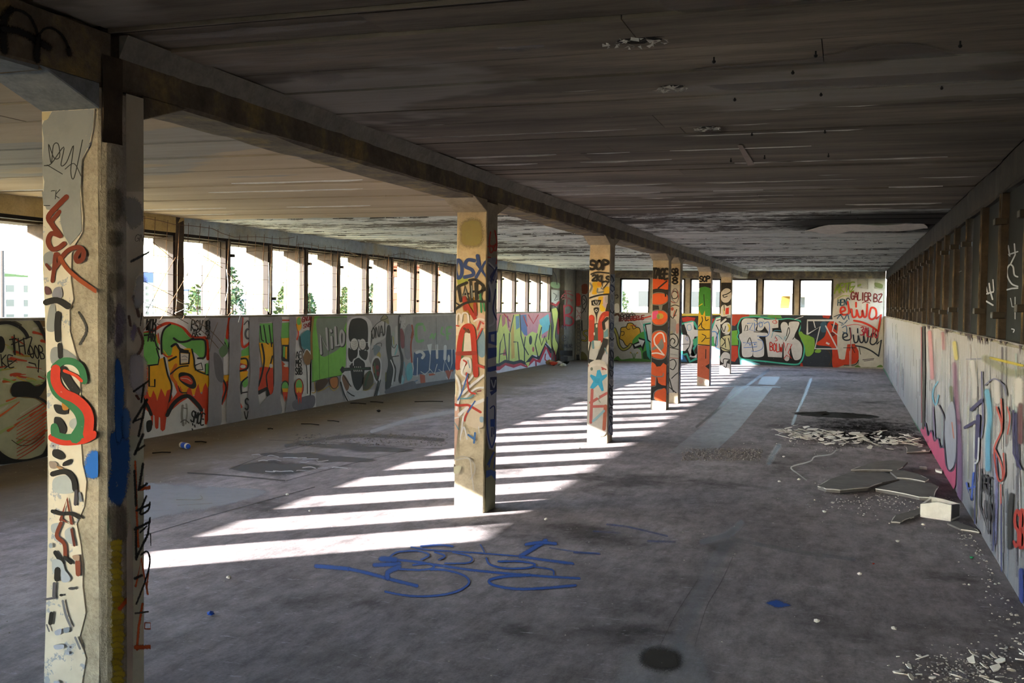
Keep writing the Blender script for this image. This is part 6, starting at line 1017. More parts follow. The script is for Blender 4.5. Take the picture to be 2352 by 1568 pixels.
P.build('floor_tag', fl, 'blue sprayed tag on the floor', True)
P = Paint(FL, (1300, 1200, 2.236), .0012); P.add([('b', (BL, .9), 22, [(1030, 415), (1080, 402), (1150, 425), (1090, 432)]), ('S', (BL, .55), 14, [(40, 155), (120, 158), (175, 162)]), ('S', (BL, .8), 14, [(-10, 210), (40, 214)]), ('S', (BL, .5), 14, [(210, 10), (330, 25), (520, 70)]), ('S', (BL, .4), 16, [(420, 95), (560, 100)]), ('S', (BL, .35), 12, [(140, 45), (280, 55)])])
P.build('floor_tag', fl, 'faded blue spray marks on the floor', True)
# chalk scribbles on the floor
ck = random.Random(12); P = Paint(FL, (1300, 1200, 2.236), .0016)
for k in range(46):
    x, y = ck.uniform(-250, 620), ck.uniform(40, 560); l = ck.uniform(15, 60)
    if ck.random() < .5: P.add([('S', ('#a9a4a8', .30), 3.0, [(x, y), (x + l * .5, y - 6), (x + l, y + 4), (x + l * .8, y + l * .35), (x + l * .2, y + l * .3)])])
    else: P.add([('S', ('#a9a4a8', .30), 2.6, [(x, y), (x + l, y + ck.uniform(-8, 8))])])
P.build('chalk_scribble', fl, 'faint chalk scribbles on the floor', True)
# patches in the floor
P = Paint(FL, (330, 860, 3.0545), .0008)
P.add([('b', ('#2f2c2e', .85), 40, [(610, 660), (860, 615), (1230, 640), (1060, 690), (900, 700)]), ('b', ('#3a3638', .8), 30, [(850, 570), (960, 548), (1590, 590), (1480, 615)]), ('b', ('#3a3638', .7), 30, [(1110, 500), (1250, 485), (1850, 520), (1760, 545)]), ('S', ('#2c2828', .9), 14, [(310, 690), (640, 712), (990, 745)]), ('S', ('#3c3638', .7), 6, [(600, 665), (880, 560), (1230, 480)]), ('S', ('#3c3638', .7), 6, [(1000, 745), (1400, 640), (1900, 520)]), ('S', ('#3c3638', .6), 6, [(880, 460), (1400, 480), (1900, 515), (2160, 525)]), ('S', ('#2f2c2c', .7), 9, [(0, 1130), (400, 1010), (800, 900), (1200, 790)]), ('S', ('#4a4442', .7), 40, [(1000, 500), (1500, 430), (2100, 460)]), ('S', ('#9c9a9c', .7), 50, [(1600, 400), (1900, 310), (2250, 250)]), ('b', ('#85868c', .7), 50, [(-200, 760), (100, 770), (700, 800), (860, 830), (500, 930), (-200, 1040)]), ('S', ('#8a8a50', .5), 9, [(230, 880), (400, 878), (400, 850)]), ('S', ('#8a8a50', .4), 8, [(240, 920), (480, 905)])])
cx = random.Random(4)
for k in range(16):
    x, y = cx.uniform(720, 1350), cx.uniform(560, 690); P.add([('S', ('#b5b3b5', .8), cx.uniform(5, 12), [(x, y), (x + cx.uniform(20, 60), y + cx.uniform(-6, 6)), (x + cx.uniform(60, 110), y + cx.uniform(-4, 8))])])
P.build('floor_patch', fl, 'dark painted rectangles and worn patches', True)
P = Paint(FL, (1600, 820, 3.1277), .0008)
P.add([('f', ('#98a0ac', .38), [(270, 215), (545, 220), (300, 520), (120, 690), (-200, 690), (60, 480)]), ('S', ('#2e2a28', .45), 30, [(520, 90), (330, 230), (170, 360), (0, 500)]), ('f', ('#8f98a6', .45), [(470, 140), (600, 140), (560, 200), (440, 195)]), ('S', ('#8d97a6', .5), 34, [(820, 160), (770, 290), (720, 400), (690, 480)]), ('S', ('#8d97a6', .45), 70, [(590, 640), (550, 700), (520, 760)]), ('S', ('#9c9894', .9), 16, [(1000, 670), (960, 700), (850, 715), (815, 750), (680, 790), (730, 840), (790, 885)]), ('S', ('#3a3434', .6), 10, [(0, 205), (330, 212), (600, 215)])])
P.build('floor_patch', fl, 'pale worn strips along the floor', 'worn')
P = Paint(FL, (1300, 1200, 2.236), .0008)
P.add([('b', ('#9a9aa0', .4), 60, [(290, 715), (420, 640), (640, 640), (720, 760), (700, 900), (300, 900)]), ('S', ('#8b8b94', .6), 60, [(700, 100), (830, 60), (900, 0)]), ('S', ('#8b8b94', .3), 110, [(560, 640), (650, 450), (740, 250), (850, 60)]), ('S', ('#7f7d80', .5), 30, [(850, 85), (1200, 150), (1480, 190)]), ('S', ('#34302f', .5), 8, [(660, 640), (720, 440), (800, 300), (860, 170)]), ('S', ('#34302f', .4), 7, [(480, 640), (560, 480), (680, 290)])])
P.add([('b', '#231f1e', 38, [(400, 665), (470, 650), (570, 670), (575, 740), (480, 755), (395, 725)])])
P.build('floor_patch', fl, 'pale cement patch with a dark burnt spot', True)

# ================================================================== ceiling details
P = Paint(CE, (1300, 0, 2.236), .0005)
P.add([('b', ('#a2968a', .42), 26, [(0, 893), (300, 886), (560, 876), (850, 866), (860, 892), (600, 905), (300, 910), (0, 915)]), ('b', ('#8d8f90', .42), 26, [(880, 872), (1400, 858), (1900, 838), (2060, 838), (1700, 868), (1300, 880), (900, 892)]), ('f', '#8a7b70', [(880, 745), (905, 745), (970, 845), (935, 850)]), ('b', ('#4c443d', .42), 26, [(690, 650), (800, 645), (810, 680), (700, 685)]), ('b', ('#857c74', .42), 26, [(600, 60), (1000, 40), (1480, 10), (1500, -30), (560, -30)]), ('b', ('#7d756d', .42), 26, [(640, 360), (900, 330), (1250, 300), (1560, 240), (1750, 220), (1900, 250), (2200, 330), (2352, 310), (2352, 400), (2100, 410), (1700, 430), (1400, 440), (1000, 460), (760, 450)])])
P.build('skim_coat', ce, 'paler remains of skim coat', True)
P = Paint(CE, (300, 0, 2.138), .0005)
P.add([('b', ('#8c857d', .42), 26, [(60, 205), (300, 190), (640, 165), (1100, 120), (1100, 100), (700, 130), (300, 165), (60, 175)]), ('b', ('#8a8178', .42), 26, [(830, 370), (1000, 362), (1040, 395), (900, 408)]), ('b', ('#9a938b', .42), 26, [(1780, 220), (1900, 200), (2020, 215), (1990, 235), (1850, 240)])])
P.build('skim_coat', ce, 'paler remains of skim coat near the joint', True)
MB().box(XL, XR, 3.17, 3.23, ZC - .002, ZC + .02).build('expansion_joint', M['tar_shadow'], ce)
def ceil_hole(px, py, r, seed):
    rnd = random.Random(seed); c = onplane(2, ZC - .012, px, py); mb = MB(); n = 18
    mb.v.append((c.x, c.y, c.z - .004)); 
    for j in range(n):
        a = 2 * math.pi * j / n; q = r * rnd.uniform(.7, 1.15); mb.v.append((c.x + 1.6 * q * math.cos(a), c.y + q * math.sin(a), c.z - .004))
    mb.f = [(0, 1 + j, 1 + (j + 1) % n) for j in range(n)]
    h = mb.build('broken_hole', M['soot'], ce)
    fb = MB()
    for k in range(34):
        a = rnd.uniform(0, 2 * math.pi); q = r * rnd.uniform(.75, 1.5); x, y = c.x + 1.6 * q * math.cos(a), c.y + q * math.sin(a); s_ = rnd.uniform(.004, .014); b = len(fb.v)
        fb.v += [(x + rnd.uniform(-s_, s_) * 2, y + rnd.uniform(-s_, s_), c.z - .005 - rnd.uniform(0, .02)) for _ in range(4)]; fb.f += [(b, b + 1, b + 2), (b, b + 2, b + 3)]
    tag(fb.build('paint_flake', M['white'], h), kind='stuff')
ceil_hole(1465, 90, .05, 2); ceil_hole(1545, 197, .035, 3); ceil_hole(1625, 290, .03, 5)
for x, y in [(760, 297), (1283, 266), (867, 496), (1165, 355), (2025, 215), (1930, 435), (1310, 470), (955, 678), (1330, 665), (1020, 800), (1348, 790), (847, 815)]:
    c = onplane(2, ZC - .01, 1300 + x / 2.236, y / 2.236)
    MB().lathe([(.003, -.022), (.007, -.018), (.007, -.012), (.0035, -.009), (.0035, .004)], c, 6).build('ceiling_hook', M['black_iron'], ce)
P = Paint(CE, (1300, 0, 2.236), .02)
loop = [P.at(p) for p in catmull([(1228, 1178), (1300, 1158), (1500, 1148), (1700, 1142), (1840, 1148), (1856, 1158), (1830, 1172), (1640, 1172), (1500, 1178), (1350, 1188)], True, 3)]
n = len(loop); tri = tessellate_polygon([[Vector(v) for v in loop]])
mb = MB(); mb.v = [(x, y, z - .02 * math.sin(i)) for i, (x, y, z) in enumerate(loop)] + [(x, y, z + .008 - .02 * math.sin(i)) for i, (x, y, z) in enumerate(loop)]
mb.f = [tuple(t) for t in tri] + [tuple(n + i for i in t) for t in tri] + [(i, (i + 1) % n, n + (i + 1) % n, n + i) for i in range(n)]
mb.build('peeled_sheet', M['white'], ce, fix=True)

# ================================================================== wire mesh in the left windows
def mesh_panel(y0, y1, label, seed, ntop):
    rnd = random.Random(seed); e = empty('wire_mesh', (XL + .05, (y0 + y1) / 2, ZS)); tag(e, label, 'wire mesh')
    g = MB(); x = XL + .045
    ny = int((y1 - y0) / .2); sag = lambda y: .035 * math.sin((y - y0) * 2.1) + .02 * math.sin(y * 5.3)
    for k in range(ny + 1):
        y = y0 + (y1 - y0) * k / ny; d = rnd.uniform(-.03, .03)
        g.tube([(x + .02 + rnd.uniform(-.01, .02), y + d, ntop + sag(y) + .03), (x, y + d * .5, 2.0), (x + rnd.uniform(-.01, .015), y, 1.7), (x, y - d, ZS + .015)], .0034, 4)
    for j in range(6):
        z = ntop - j * .195
        g.tube([(x + rnd.uniform(-.01, .02), y, z + sag(y) * (1 - j / 7) + rnd.uniform(-.006, .006)) for y in [y0 + (y1 - y0) * i / 14 for i in range(15)]], .0045 if j == 0 else .0034, 4)
    o = g.build('wire_grid', M['wire'], None); o.parent = e; o.matrix_parent_inverse = Matrix.Translation(-e.location)
    return e
em = mesh_panel(9.55, 13.1, 'bent rusty wire mesh hanging in the windows beside the dark window post', 3, 2.47)
mesh_panel(16.3, 19.4, 'rusty wire mesh across the windows past the skull painting', 4, 2.42)
mesh_panel(13.15, 16.25, 'thin wire mesh across the windows above the NILO panel', 6, 2.40)
A2 = (330, 500, 5.47)
PW = Paint((0, XL + .09, 1), A2, .0, {2: (-1, 9)})
for k, pts in enumerate([[(10, 800), (250, 920), (520, 1060), (760, 1160)], [(520, 380), (700, 450), (990, 630)], [(60, 260), (110, 300), (390, 540)], [(30, 1200), (230, 800), (400, 500)], [(190, 1313), (380, 1000), (600, 620)], [(480, 1290), (700, 900), (900, 560)], [(750, 1313), (850, 1080), (980, 860)], [(330, 1130), (560, 1250), (820, 1400), (1010, 1600)], [(415, 1035), (500, 1080), (740, 1160)], [(390, 1200), (480, 1160), (540, 1130)], [(1040, 650), (1060, 850), (1030, 1040)], [(1060, 700), (1150, 790), (1250, 860)], [(1190, 1313), (1240, 1130), (1290, 920)], [(1570, 560), (1575, 800), (1570, 1180)], [(0, 1060), (120, 1110), (330, 1200), (560, 1330)], [(600, 1313), (800, 1480), (940, 1640)], [(930, 1313), (860, 1500), (830, 1680)], [(60, 1313), (-20, 1450), (-60, 1560)], [(1240, 1130), (1130, 1160), (1060, 1230)]]):
    g = MB().tube([PW.at(p) for p in catmull(pts, False, 3)], .0042 if k in (8, 9, 12, 13, 10) else .0038, 4)
    o = g.build('bent_wire', M['wire'] if k not in (8, 9, 12, 13, 10) else M['white'], None); o.parent = em; o.matrix_parent_inverse = Matrix.Translation(-em.location)

# ================================================================== rubble on the floor
def flo(x, y, z=0.0): return onplane(2, z, x, y)
def shard(name, poly, th, mat, z=0.004, tilt=(0, 0), parent=None):
    """flat broken piece from a ground outline, with its own thickness and tilt"""
    cx = sum(p[0] for p in poly) / len(poly); cy = sum(p[1] for p in poly) / len(poly); n = len(poly)
    zz = [(p[0] - cx) * tilt[0] + (p[1] - cy) * tilt[1] for p in poly]; lo = min(zz); zz = [q - lo for q in zz]
    tri = tessellate_polygon([[Vector((p[0], p[1], 0)) for p in poly]])
    mb = MB(); mb.v = [(p[0] - cx, p[1] - cy, q) for p, q in zip(poly, zz)] + [(p[0] - cx, p[1] - cy, q + th) for p, q in zip(poly, zz)]
    mb.f = [tuple(t)[::-1] for t in tri] + [tuple(n + i for i in t) for t in tri] + [(i, (i + 1) % n, n + (i + 1) % n, n + i) for i in range(n)]
    o = mb.build(name, mat, parent, fix=True); o.location = (cx, cy, z); return o
S_ = (1600, 820, 3.1277)
def gp(pts): return [tuple(flo(S_[0] + x / S_[2], S_[1] + y / S_[2]))[:2] for x, y in pts]
def slab(pts, label, th=.022, z=.002, tilt=(0, 0)):
    e = shard('plaster_slab', gp(pts), th, M['slab'], z, tilt); tag(e, label, 'plaster slab', 'fallen plaster slabs')
    rim = gp(pts); cx, cy = e.location.x, e.location.y; m_ = MB(); rnd = random.Random(len(pts)); k = 0
    zz = [(p[0] - cx) * tilt[0] + (p[1] - cy) * tilt[1] for p in rim]; lo = min(zz)
    for i in range(len(rim)):
        a, b = rim[i], rim[(i + 1) % len(rim)]
        if (a[1] + b[1]) / 2 > cy - .01: continue
        za, zb = zz[i] - lo + th, zz[(i + 1) % len(rim)] - lo + th
        m_.tube([(a[0] - cx, a[1] - cy, za - .004), ((a[0] + b[0]) / 2 - cx + rnd.uniform(-.01, .01), (a[1] + b[1]) / 2 - cy, (za + zb) / 2 - .002), (b[0] - cx, b[1] - cy, zb - .004)], .0045, 4)
    o = m_.build('white_edge', M['white'], e); o['label'] = 'white broken edge'
    return e
slab([(870, 960), (960, 905), (1110, 850), (1300, 842), (1420, 870), (1455, 905), (1330, 930), (1230, 968), (1030, 988), (930, 980)], 'largest grey plaster slab, cracked off, with a pale broken front edge', .03, .002, (0, -.01))
slab([(1285, 968), (1460, 912), (1560, 905), (1660, 925), (1735, 962), (1700, 1045), (1600, 1035), (1480, 1005)], 'grey plaster slab lying against the white hollow block', .03, .002, (.02, 0))
slab([(1110, 845), (1180, 825), (1300, 795), (1420, 788), (1515, 800), (1480, 830), (1430, 850), (1290, 845)], 'grey plaster slab overlapping the back of the largest slab', .02, .030, (0, .03))
slab([(1390, 865), (1420, 850), (1520, 868), (1600, 890), (1665, 920), (1640, 935), (1540, 915), (1440, 905)], 'narrow plaster slab with a white edge resting on two slabs', .018, .036, (.02, .02))
slab([(1400, 1195), (1430, 1150), (1560, 1110), (1640, 1085), (1660, 1110), (1560, 1160), (1460, 1200)], 'dark flat plaster slab in front of the white hollow block', .014, .002)
slab([(1800, 1205), (1860, 1190), (1990, 1240), (2030, 1270), (1900, 1250)], 'small thin plaster slab at the foot of the right wall', .014, .002)
slab([(1505, 655), (1560, 650), (1680, 672), (1672, 688), (1510, 695)], 'pale plaster slab at the end of the flake heap by the wall', .02, .002)
for pts, lab in (([(1600, 798), (1650, 800), (1655, 810), (1605, 806)], 'short white plaster strip near the pink painted base'), ([(1715, 815), (1765, 822), (1762, 838), (1718, 826)], 'short white plaster strip touching the pink painted base')):
    o = shard('plaster_strip', gp(pts), .02, M['white'], .002); tag(o, lab, 'plaster strip', 'plaster strips')
# hollow white block
c = flo(1600 + 1755 / S_[2], 820 + 1165 / S_[2])
e = empty('hollow_block', (c.x, c.y + .08, 0)); e.rotation_euler = (0, 0, math.radians(-24)); tag(e, 'white hollow block broken open at the top, beside the plaster slabs', 'block')
W2, D2, H2, T2 = .115, .10, .135, .018
MB().box(-W2, W2, -D2, D2, 0, T2).build('bottom', M['white'], e, bevel=.003)
MB().prism([(-W2, T2), (W2, T2), (W2, H2 * .92), (.02, H2), (-W2, H2 * .75)], 1, -D2, -D2 + T2).build('wall', M['white'], e, fix=True)
MB().prism([(-W2, T2), (W2, T2), (W2, H2 * .8), (0, H2 * .95), (-W2, H2)], 1, D2 - T2, D2).build('wall', M['white'], e, fix=True)
MB().prism([(-D2 + T2, T2), (D2 - T2, T2), (D2 - T2, H2 * .9), (-D2 + T2, H2 * .75)], 0, -W2, -W2 + T2).build('wall', M['white'], e, fix=True)
MB().prism([(-D2 + T2, T2), (D2 - T2, T2), (D2 - T2, H2 * .8), (-D2 + T2, H2 * .92)], 0, W2 - T2, W2).build('wall', M['slab'], e, fix=True)
# heap of ceiling-paint flakes
FLK = [shard('paint_flake_shape', [(math.cos(a) * r * 1.3, math.sin(a) * r * .9) for a, r in zip([0, .9, 1.7, 2.6, 3.5, 4.4, 5.3], rs_)], .004, M['white']).data for rs_ in [[1, .7, 1, .6, 1, .8, .9], [.6, 1, .7, 1.1, .5, 1, .7], [1.2, .5, .8, 1, 1, .5, .8], [.8, .9, 1, .7, .6, 1.1, 1]]]
for o in [o for o in bpy.data.objects if o.name.startswith('paint_flake_shape')]: bpy.data.objects.remove(o)
fk = random.Random(17)
def flake(px, py, s, z, label, group, up=.25):
    c = flo(px, py); o = bpy.data.objects.new('paint_flake', fk.choice(FLK)); COL.objects.link(o)
    o.scale = (s, s * fk.uniform(.6, 1), 1); o.rotation_euler = (fk.uniform(-up, up), fk.uniform(-up, up), fk.uniform(0, 6.28))
    lim = s * 1.3 * (abs(math.sin(o.rotation_euler.x)) + abs(math.sin(o.rotation_euler.y)))
    o.location = (min(c.x, XR - s * 1.4 - .05), c.y, lim * .55 + z + .001); tag(o, label, 'paint flake', group); return o
for k in range(190):
    t = fk.random(); x = 590 + t * 1080 + fk.uniform(-30, 30); y = 555 + t * 75 + fk.gauss(0, 24)
    flake(1600 + x / S_[2], 820 + y / S_[2], fk.uniform(.02, .065) * (1.5 if k < 30 else 1), fk.uniform(0, .02), 'white flake of ceiling paint in the strewn heap by the charred patch', 'flakes in the heap')
for k in range(46):
    x = fk.uniform(1700, 2400); y = fk.uniform(640, 860) + (2352 - x) * .06
    flake(1300 + x / 2.236, 1200 + y / 2.236, fk.uniform(.008, .03), 0, 'curled white paint flake scattered at the foot of the right wall', 'flakes by the right wall', .5)
M['crumb'] = plain('dusty_crumb', '#a19c95', .95, .1, .5, 30)
# bits of plaster swept along the right wall and across the floor, too small and many to count
def crumbs(name, spots, label, mat, smin, smax, seed):
    rnd = random.Random(seed); mb = MB()
    bc = flo(1600 + 1755 / S_[2], 820 + 1165 / S_[2])
    for x, y in spots:
        if math.hypot(x - bc.x, y - bc.y - .08) < .2: continue
        s_ = rnd.uniform(smin, smax); b = len(mb.v); a0 = rnd.uniform(0, 6)
        x = min(x, XR - .065)
        ring = [(x + s_ * math.cos(a0 + k * 1.57) * rnd.uniform(.6, 1.2), y + s_ * math.sin(a0 + k * 1.57) * rnd.uniform(.6, 1.2)) for k in range(4)]
        mb.v += [(p[0], p[1], .0) for p in ring] + [(x + (p[0] - x) * .6, y + (p[1] - y) * .6, s_ * rnd.uniform(.3, .8)) for p in ring]
        mb.f += [(b + 4, b + 5, b + 6, b + 7)] + [(b + k, b + (k + 1) % 4, b + 4 + (k + 1) % 4, b + 4 + k) for k in range(4)]
    o = mb.build(name, mat); tag(o, label, 'rubble', None, 'stuff'); return o
cr = random.Random(5)
sp = [(XR - abs(cr.gauss(0, .07)) - .06, cr.uniform(3.2, 9.5)) for _ in range(280)]
crumbs('plaster_crumbs', sp, 'white plaster crumbs along the foot of the right wall', M['crumb'], .003, .012, 1)
sp = []
for _ in range(330):
    x, y = cr.gauss(1250, 260), cr.gauss(1010, 70); q = flo(1600 + x / S_[2], 820 + y / S_[2]); sp.append((q.x, q.y))
for _ in range(300):
    x, y = cr.gauss(1150, 350), cr.gauss(600, 45); q = flo(1600 + x / S_[2], 820 + y / S_[2]); sp.append((q.x, q.y))
crumbs('plaster_crumbs', [p for p in sp if p[0] < XR - .03], 'white plaster crumbs around the fallen slabs', M['crumb'], .002, .010, 2)
sp = []
for _ in range(700):
    x, y = cr.uniform(-50, 520), cr.uniform(655, 745); q = flo(1600 + (x - y * .25 + 120) / S_[2], 820 + y / S_[2]); sp.append((q.x, q.y))
for _ in range(420):
    x, y = cr.uniform(1050, 2130), cr.uniform(415, 500); q = flo(330 + x / 3.0545, 860 + y / 3.0545); sp.append((q.x, q.y))
crumbs('loose_gravel', sp, 'loose grey gravel where the screed is worn away', M['slab'], .006, .016, 3)
sp = [(cr.uniform(XC, XR - .1), cr.uniform(2.6, 16)) for _ in range(420)] + [(cr.uniform(-7.4, XC), cr.uniform(3.5, 26)) for _ in range(520)] + [(XL + .05 + abs(cr.gauss(0, .5)), cr.uniform(5, 27)) for _ in range(500)]
crumbs('floor_grit', sp, 'pale grit scattered over the concrete floor', M['crumb'], .0015, .007, 4)
sp = []
for _ in range(480):
    x, y = cr.gauss(2080, 150), cr.gauss(770, 60); q = flo(1300 + x / 2.236, 1200 + y / 2.236); sp.append((q.x, q.y))
crumbs('plaster_crumbs', [p for p in sp if p[0] < XR - .03 and p[1] > 2.2], 'white plaster crumbs under the curled flakes', M['crumb'], .0015, .008, 6)
# single lumps that stand out
def lump(px, py, s, mat, name, label, cat, group=None):
    q = flo(px, py); rnd = random.Random(int(px)); bm = bmesh.new(); bmesh.ops.create_icosphere(bm, subdivisions=1, radius=s)
    for v in bm.verts: v.co *= rnd.uniform(.7, 1.15); v.co.z *= .6
    zmin = min(v.co.z for v in bm.verts); me = bpy.data.meshes.new(name); bm.to_mesh(me); bm.free()
    o = link(name, me, mat); o.location = (q.x, q.y, -zmin); tag(o, label, cat, group); return o
for px, py in [(1254, 1195), (525, 1329), (1876, 1430), (2061, 1245), (1974, 1321), (2053, 1446), (1790, 1107), (1912, 1156), (1893, 1177), (2120, 1207), (1835, 1103), (660, 1137), (1800, 1050), (1330, 1030), (712, 1175), (1960, 1085)]:
    lump(px, py, .017, M['white'], 'plaster_lump', 'small white plaster lump lying loose on the open floor', 'plaster lump', 'loose plaster lumps')
M['bluep'] = plain('blue_plastic', '#2350b4', .4); M['redp'] = plain('red_plastic', '#b03a2c', .5); M['greenp'] = plain('green_glass', '#2c8a5c', .3); M['tan'] = plain('cardboard', '#a88c64', .9)
lump(483, 1413, .022, M['bluep'], 'crumpled_wrapper', 'small crumpled blue wrapper on the bare floor', 'wrapper')
lump(2232, 1283, .016, M['greenp'], 'glass_shard', 'small green glass shard near the right wall', 'glass shard')
lump(2006, 1296, .010, M['redp'], 'brick_crumb', 'tiny red brick crumb on the bare floor', 'brick crumb')
lump(870, 946, .035, M['black_iron'], 'rubber_block', 'small black block on the floor near the skull painting', 'block')
# spray can lying by the left wall
q = flo(425, 1030); e = empty('spray_can', (q.x, q.y, .033)); e.rotation_euler = (math.radians(90), 0, math.radians(62)); tag(e, 'dented white and blue spray can lying on the dusty floor', 'spray can')
bd = MB().lathe([(.026, -.085), (.032, -.08), (.0325, .06), (.028, .072)], (0, 0, 0), 16).build('body', M['white'], e, True)
MB().lathe([(.033, -.04), (.0332, -.03), (.0332, .03), (.033, .04)], (0, 0, 0), 16).build('printed_band', M['bluep'], bd, True)
MB().lathe([(.028, .072), (.024, .08), (.020, .083), (.020, .092), (.012, .1)], (0, 0, 0), 16).build('cap', M['bluep'], e, True)
# rubbish heap at the end of the left wall
for k, (px, py, m_, nm, lab) in enumerate([(1262, 838, 'tan', 'torn_carton', 'torn brown carton in the litter heap by the end bay'), (1272, 840, 'redp', 'red_packet', 'crushed red packet in the litter heap by the end bay'), (1283, 838, 'white', 'paper_scrap', 'crumpled white paper in the litter heap by the end bay'), (1293, 842, 'white', 'plastic_cup', 'crushed pale cup at the edge of the litter heap'), (1300, 837, 'soot', 'burnt_rag', 'dark burnt rag in the litter heap by the corner')]):
    lump(px, py, .13 if k < 2 else .10, M[m_], nm, lab, 'litter', 'litter heap')
# charred heap
q = flo(1918, 953); rnd = random.Random(9); bm = bmesh.new(); bmesh.ops.create_circle(bm, cap_ends=True, cap_tris=True, segments=26, radius=1); bmesh.ops.subdivide_edges(bm, edges=bm.edges[:], cuts=3)
for v in bm.verts:
    r = v.co.length; v.co.x *= .62 * rnd.uniform(.93, 1.07); v.co.y *= .42 * rnd.uniform(.93, 1.07); v.co.z = .035 * max(0, 1 - r * r) * rnd.uniform(.4, 1.2) + .002
me = bpy.data.meshes.new('charred_heap'); bm.to_mesh(me); bm.free(); o = link('charred_heap', me, M['soot']); o.location = (q.x, q.y, 0); tag(o, 'low heap of black charred remains on the scorched floor', 'charred heap')
# twigs along the left wall
for k, (a, b) in enumerate([((1105, 345), (1230, 352)), ((60, 550), (190, 545)), ((1290, 322), (1370, 330)), ((870, 378), (905, 380)), ((1450, 200), (1560, 205)), ((1590, 190), (1680, 196)), ((360, 470), (440, 474)), ((1900, 190), (2100, 188))]):
    A_, B_ = [flo(330 + p[0] / 3.0545, 860 + p[1] / 3.0545, .012) for p in (a, b)]; m_ = (A_ + B_) / 2 + Vector((0, .012, .004))
    o = MB().tube([A_ - m_ * 0, m_, B_], .007, 5).build('dry_twig', M['frame']); tag(o, 'dry brown twig lying in the dirt along the painted parapet', 'twig', 'twigs by the parapet')
# weed growing on the sill
PL = Paint((0, XL + .01, 1), A2, 0, {2: (-1, 9)}); q = PL.at((1590, 1200)); M['leaf'] = plain('leaf_green', '#5d7a35', .7, .3, .4)
e = empty('weed', (q[0], q[1], ZS)); tag(e, 'small green weed sprouting from the window sill', 'plant'); e.location.x = XL - .02
lf = random.Random(2)
for k in range(14):
    a = lf.uniform(0, 6.28); l = lf.uniform(.06, .14); d = Vector((math.cos(a) * .5, math.sin(a) * .6, .9)); s_ = Vector((-math.sin(a), math.cos(a), 0)) * .014
    mb = MB(); mb.v = [(0, 0, 0), tuple(d * l * .5 + s_), tuple(d * l + Vector((0, 0, -.02))), tuple(d * l * .5 - s_)]; mb.f = [(0, 1, 2, 3)]; mb.build('leaf', M['leaf'], e)

# ================================================================== outside
M['ground'] = concrete('dry_ground', '#6f6a54', '#8a8468', '#9a937a', .2, .3)
M['needle'] = plain('conifer_green', '#24351a', .8, .2, .6, 2); M['needle2'] = plain('dull_green', '#3a4620', .8, .2, .6, 2); M['bark'] = plain('bark', '#5a4636', .9)
M['bwhite'] = plain('white_render', '#c9c5ba', .9, .2, .15, .6); M['bglass'] = plain('house_glass', '#12181c', .3, .4, .3); M['bblue'] = plain('blue_cladding', '#1a2c58', .6); M['broof'] = plain('tile_roof', '#4a2416', .9); M['awning'] = plain('ochre_awning', '#4a3a10', .8); M['pole'] = plain('pole_grey', '#2c2420', .7)
g = MB().box(-400, 400, -300, 500, -5.2, -4.6).build('ground', M['ground']); tag(g, kind='structure', label='dry ground outside, a storey below the hall')
def tree(px, py, X, hgt, rad, mat, label, seed, base=-4.6, axis=0):
    rnd = random.Random(seed); top = onplane(axis, X, px, py); e = empty('conifer_tree' if rad < 1.2 else 'bushy_tree', (top.x, top.y, base)); tag(e, label, 'tree', 'trees outside the windows')
    H = top.z - base; MB().tube([(0, 0, 0), (.05, 0, H * .5), (0, 0, H * .96)], [.14, .10, .02], 7).build('trunk', M['bark'], e)
    mb = MB()
    for k in range(2200):
        t = rnd.random() ** .7; z = H - t * min(hgt, H); r = rad * (t ** .8) * rnd.uniform(.25, 1.0) * (1 + .25 * math.sin(z * 6 + seed)) + .03; a = rnd.uniform(0, 6.283)
        c_ = Vector((r * math.cos(a), r * math.sin(a), z - r * .15)); s_ = rnd.uniform(.05, .13); b = len(mb.v)
        u = Vector((rnd.uniform(-1, 1), rnd.uniform(-1, 1), rnd.uniform(-.6, .6))).normalized() * s_; v = Vector((rnd.uniform(-1, 1), rnd.uniform(-1, 1), rnd.uniform(-1, 1))).normalized() * s_ * .6
        mb.v += [tuple(c_ + u), tuple(c_ + v), tuple(c_ - u), tuple(c_ - v)]; mb.f.append((b, b + 1, b + 2, b + 3))
    o = mb.build('foliage', mat, e); o['kind'] = 'stuff'
for px, py, X, hg, rd, mt, lab in [(452, 655, -18, 4.2, 2.2, 'needle2', 'yellow-green conifer outside the window next to the dark window post'), (533, 610, -21, 5, 1.5, 'needle', 'dark pine outside, half hidden by a window post, tallest of the row'), (655, 642, -18, 4.6, 1.4, 'needle2', 'yellow-green cypress with a narrow tip outside the windows'), (792, 655, -19, 4, 1.2, 'needle2', 'sunlit cypress outside the windows above the skull painting'), (856, 648, -24, 4, 1.2, 'needle', 'darker cypress outside the windows above the skull painting'), (712, 672, -24, 3, .9, 'needle', 'low dark conifer outside above the NILO panel')]:
    tree(px, py, X, hg, rd, M[mt], lab, int(px))
tree(1428, 665, 52, 4, 1.9, M['needle2'], 'pale bushy tree seen through the first opening of the end wall', 5, -4.6, 1)
for px, py, X, lab in [(467, 608, -13, 'thin rusty pole outside between two window posts'), (5, 575, -20, 'thin lamp pole outside beyond the splashed figure')]:
    t_ = onplane(0, X, px, py); o = MB().tube([(t_.x, t_.y, -4.6), (t_.x, t_.y, t_.z)], .05, 8).build('street_pole', M['pole']); tag(o, lab, 'pole')
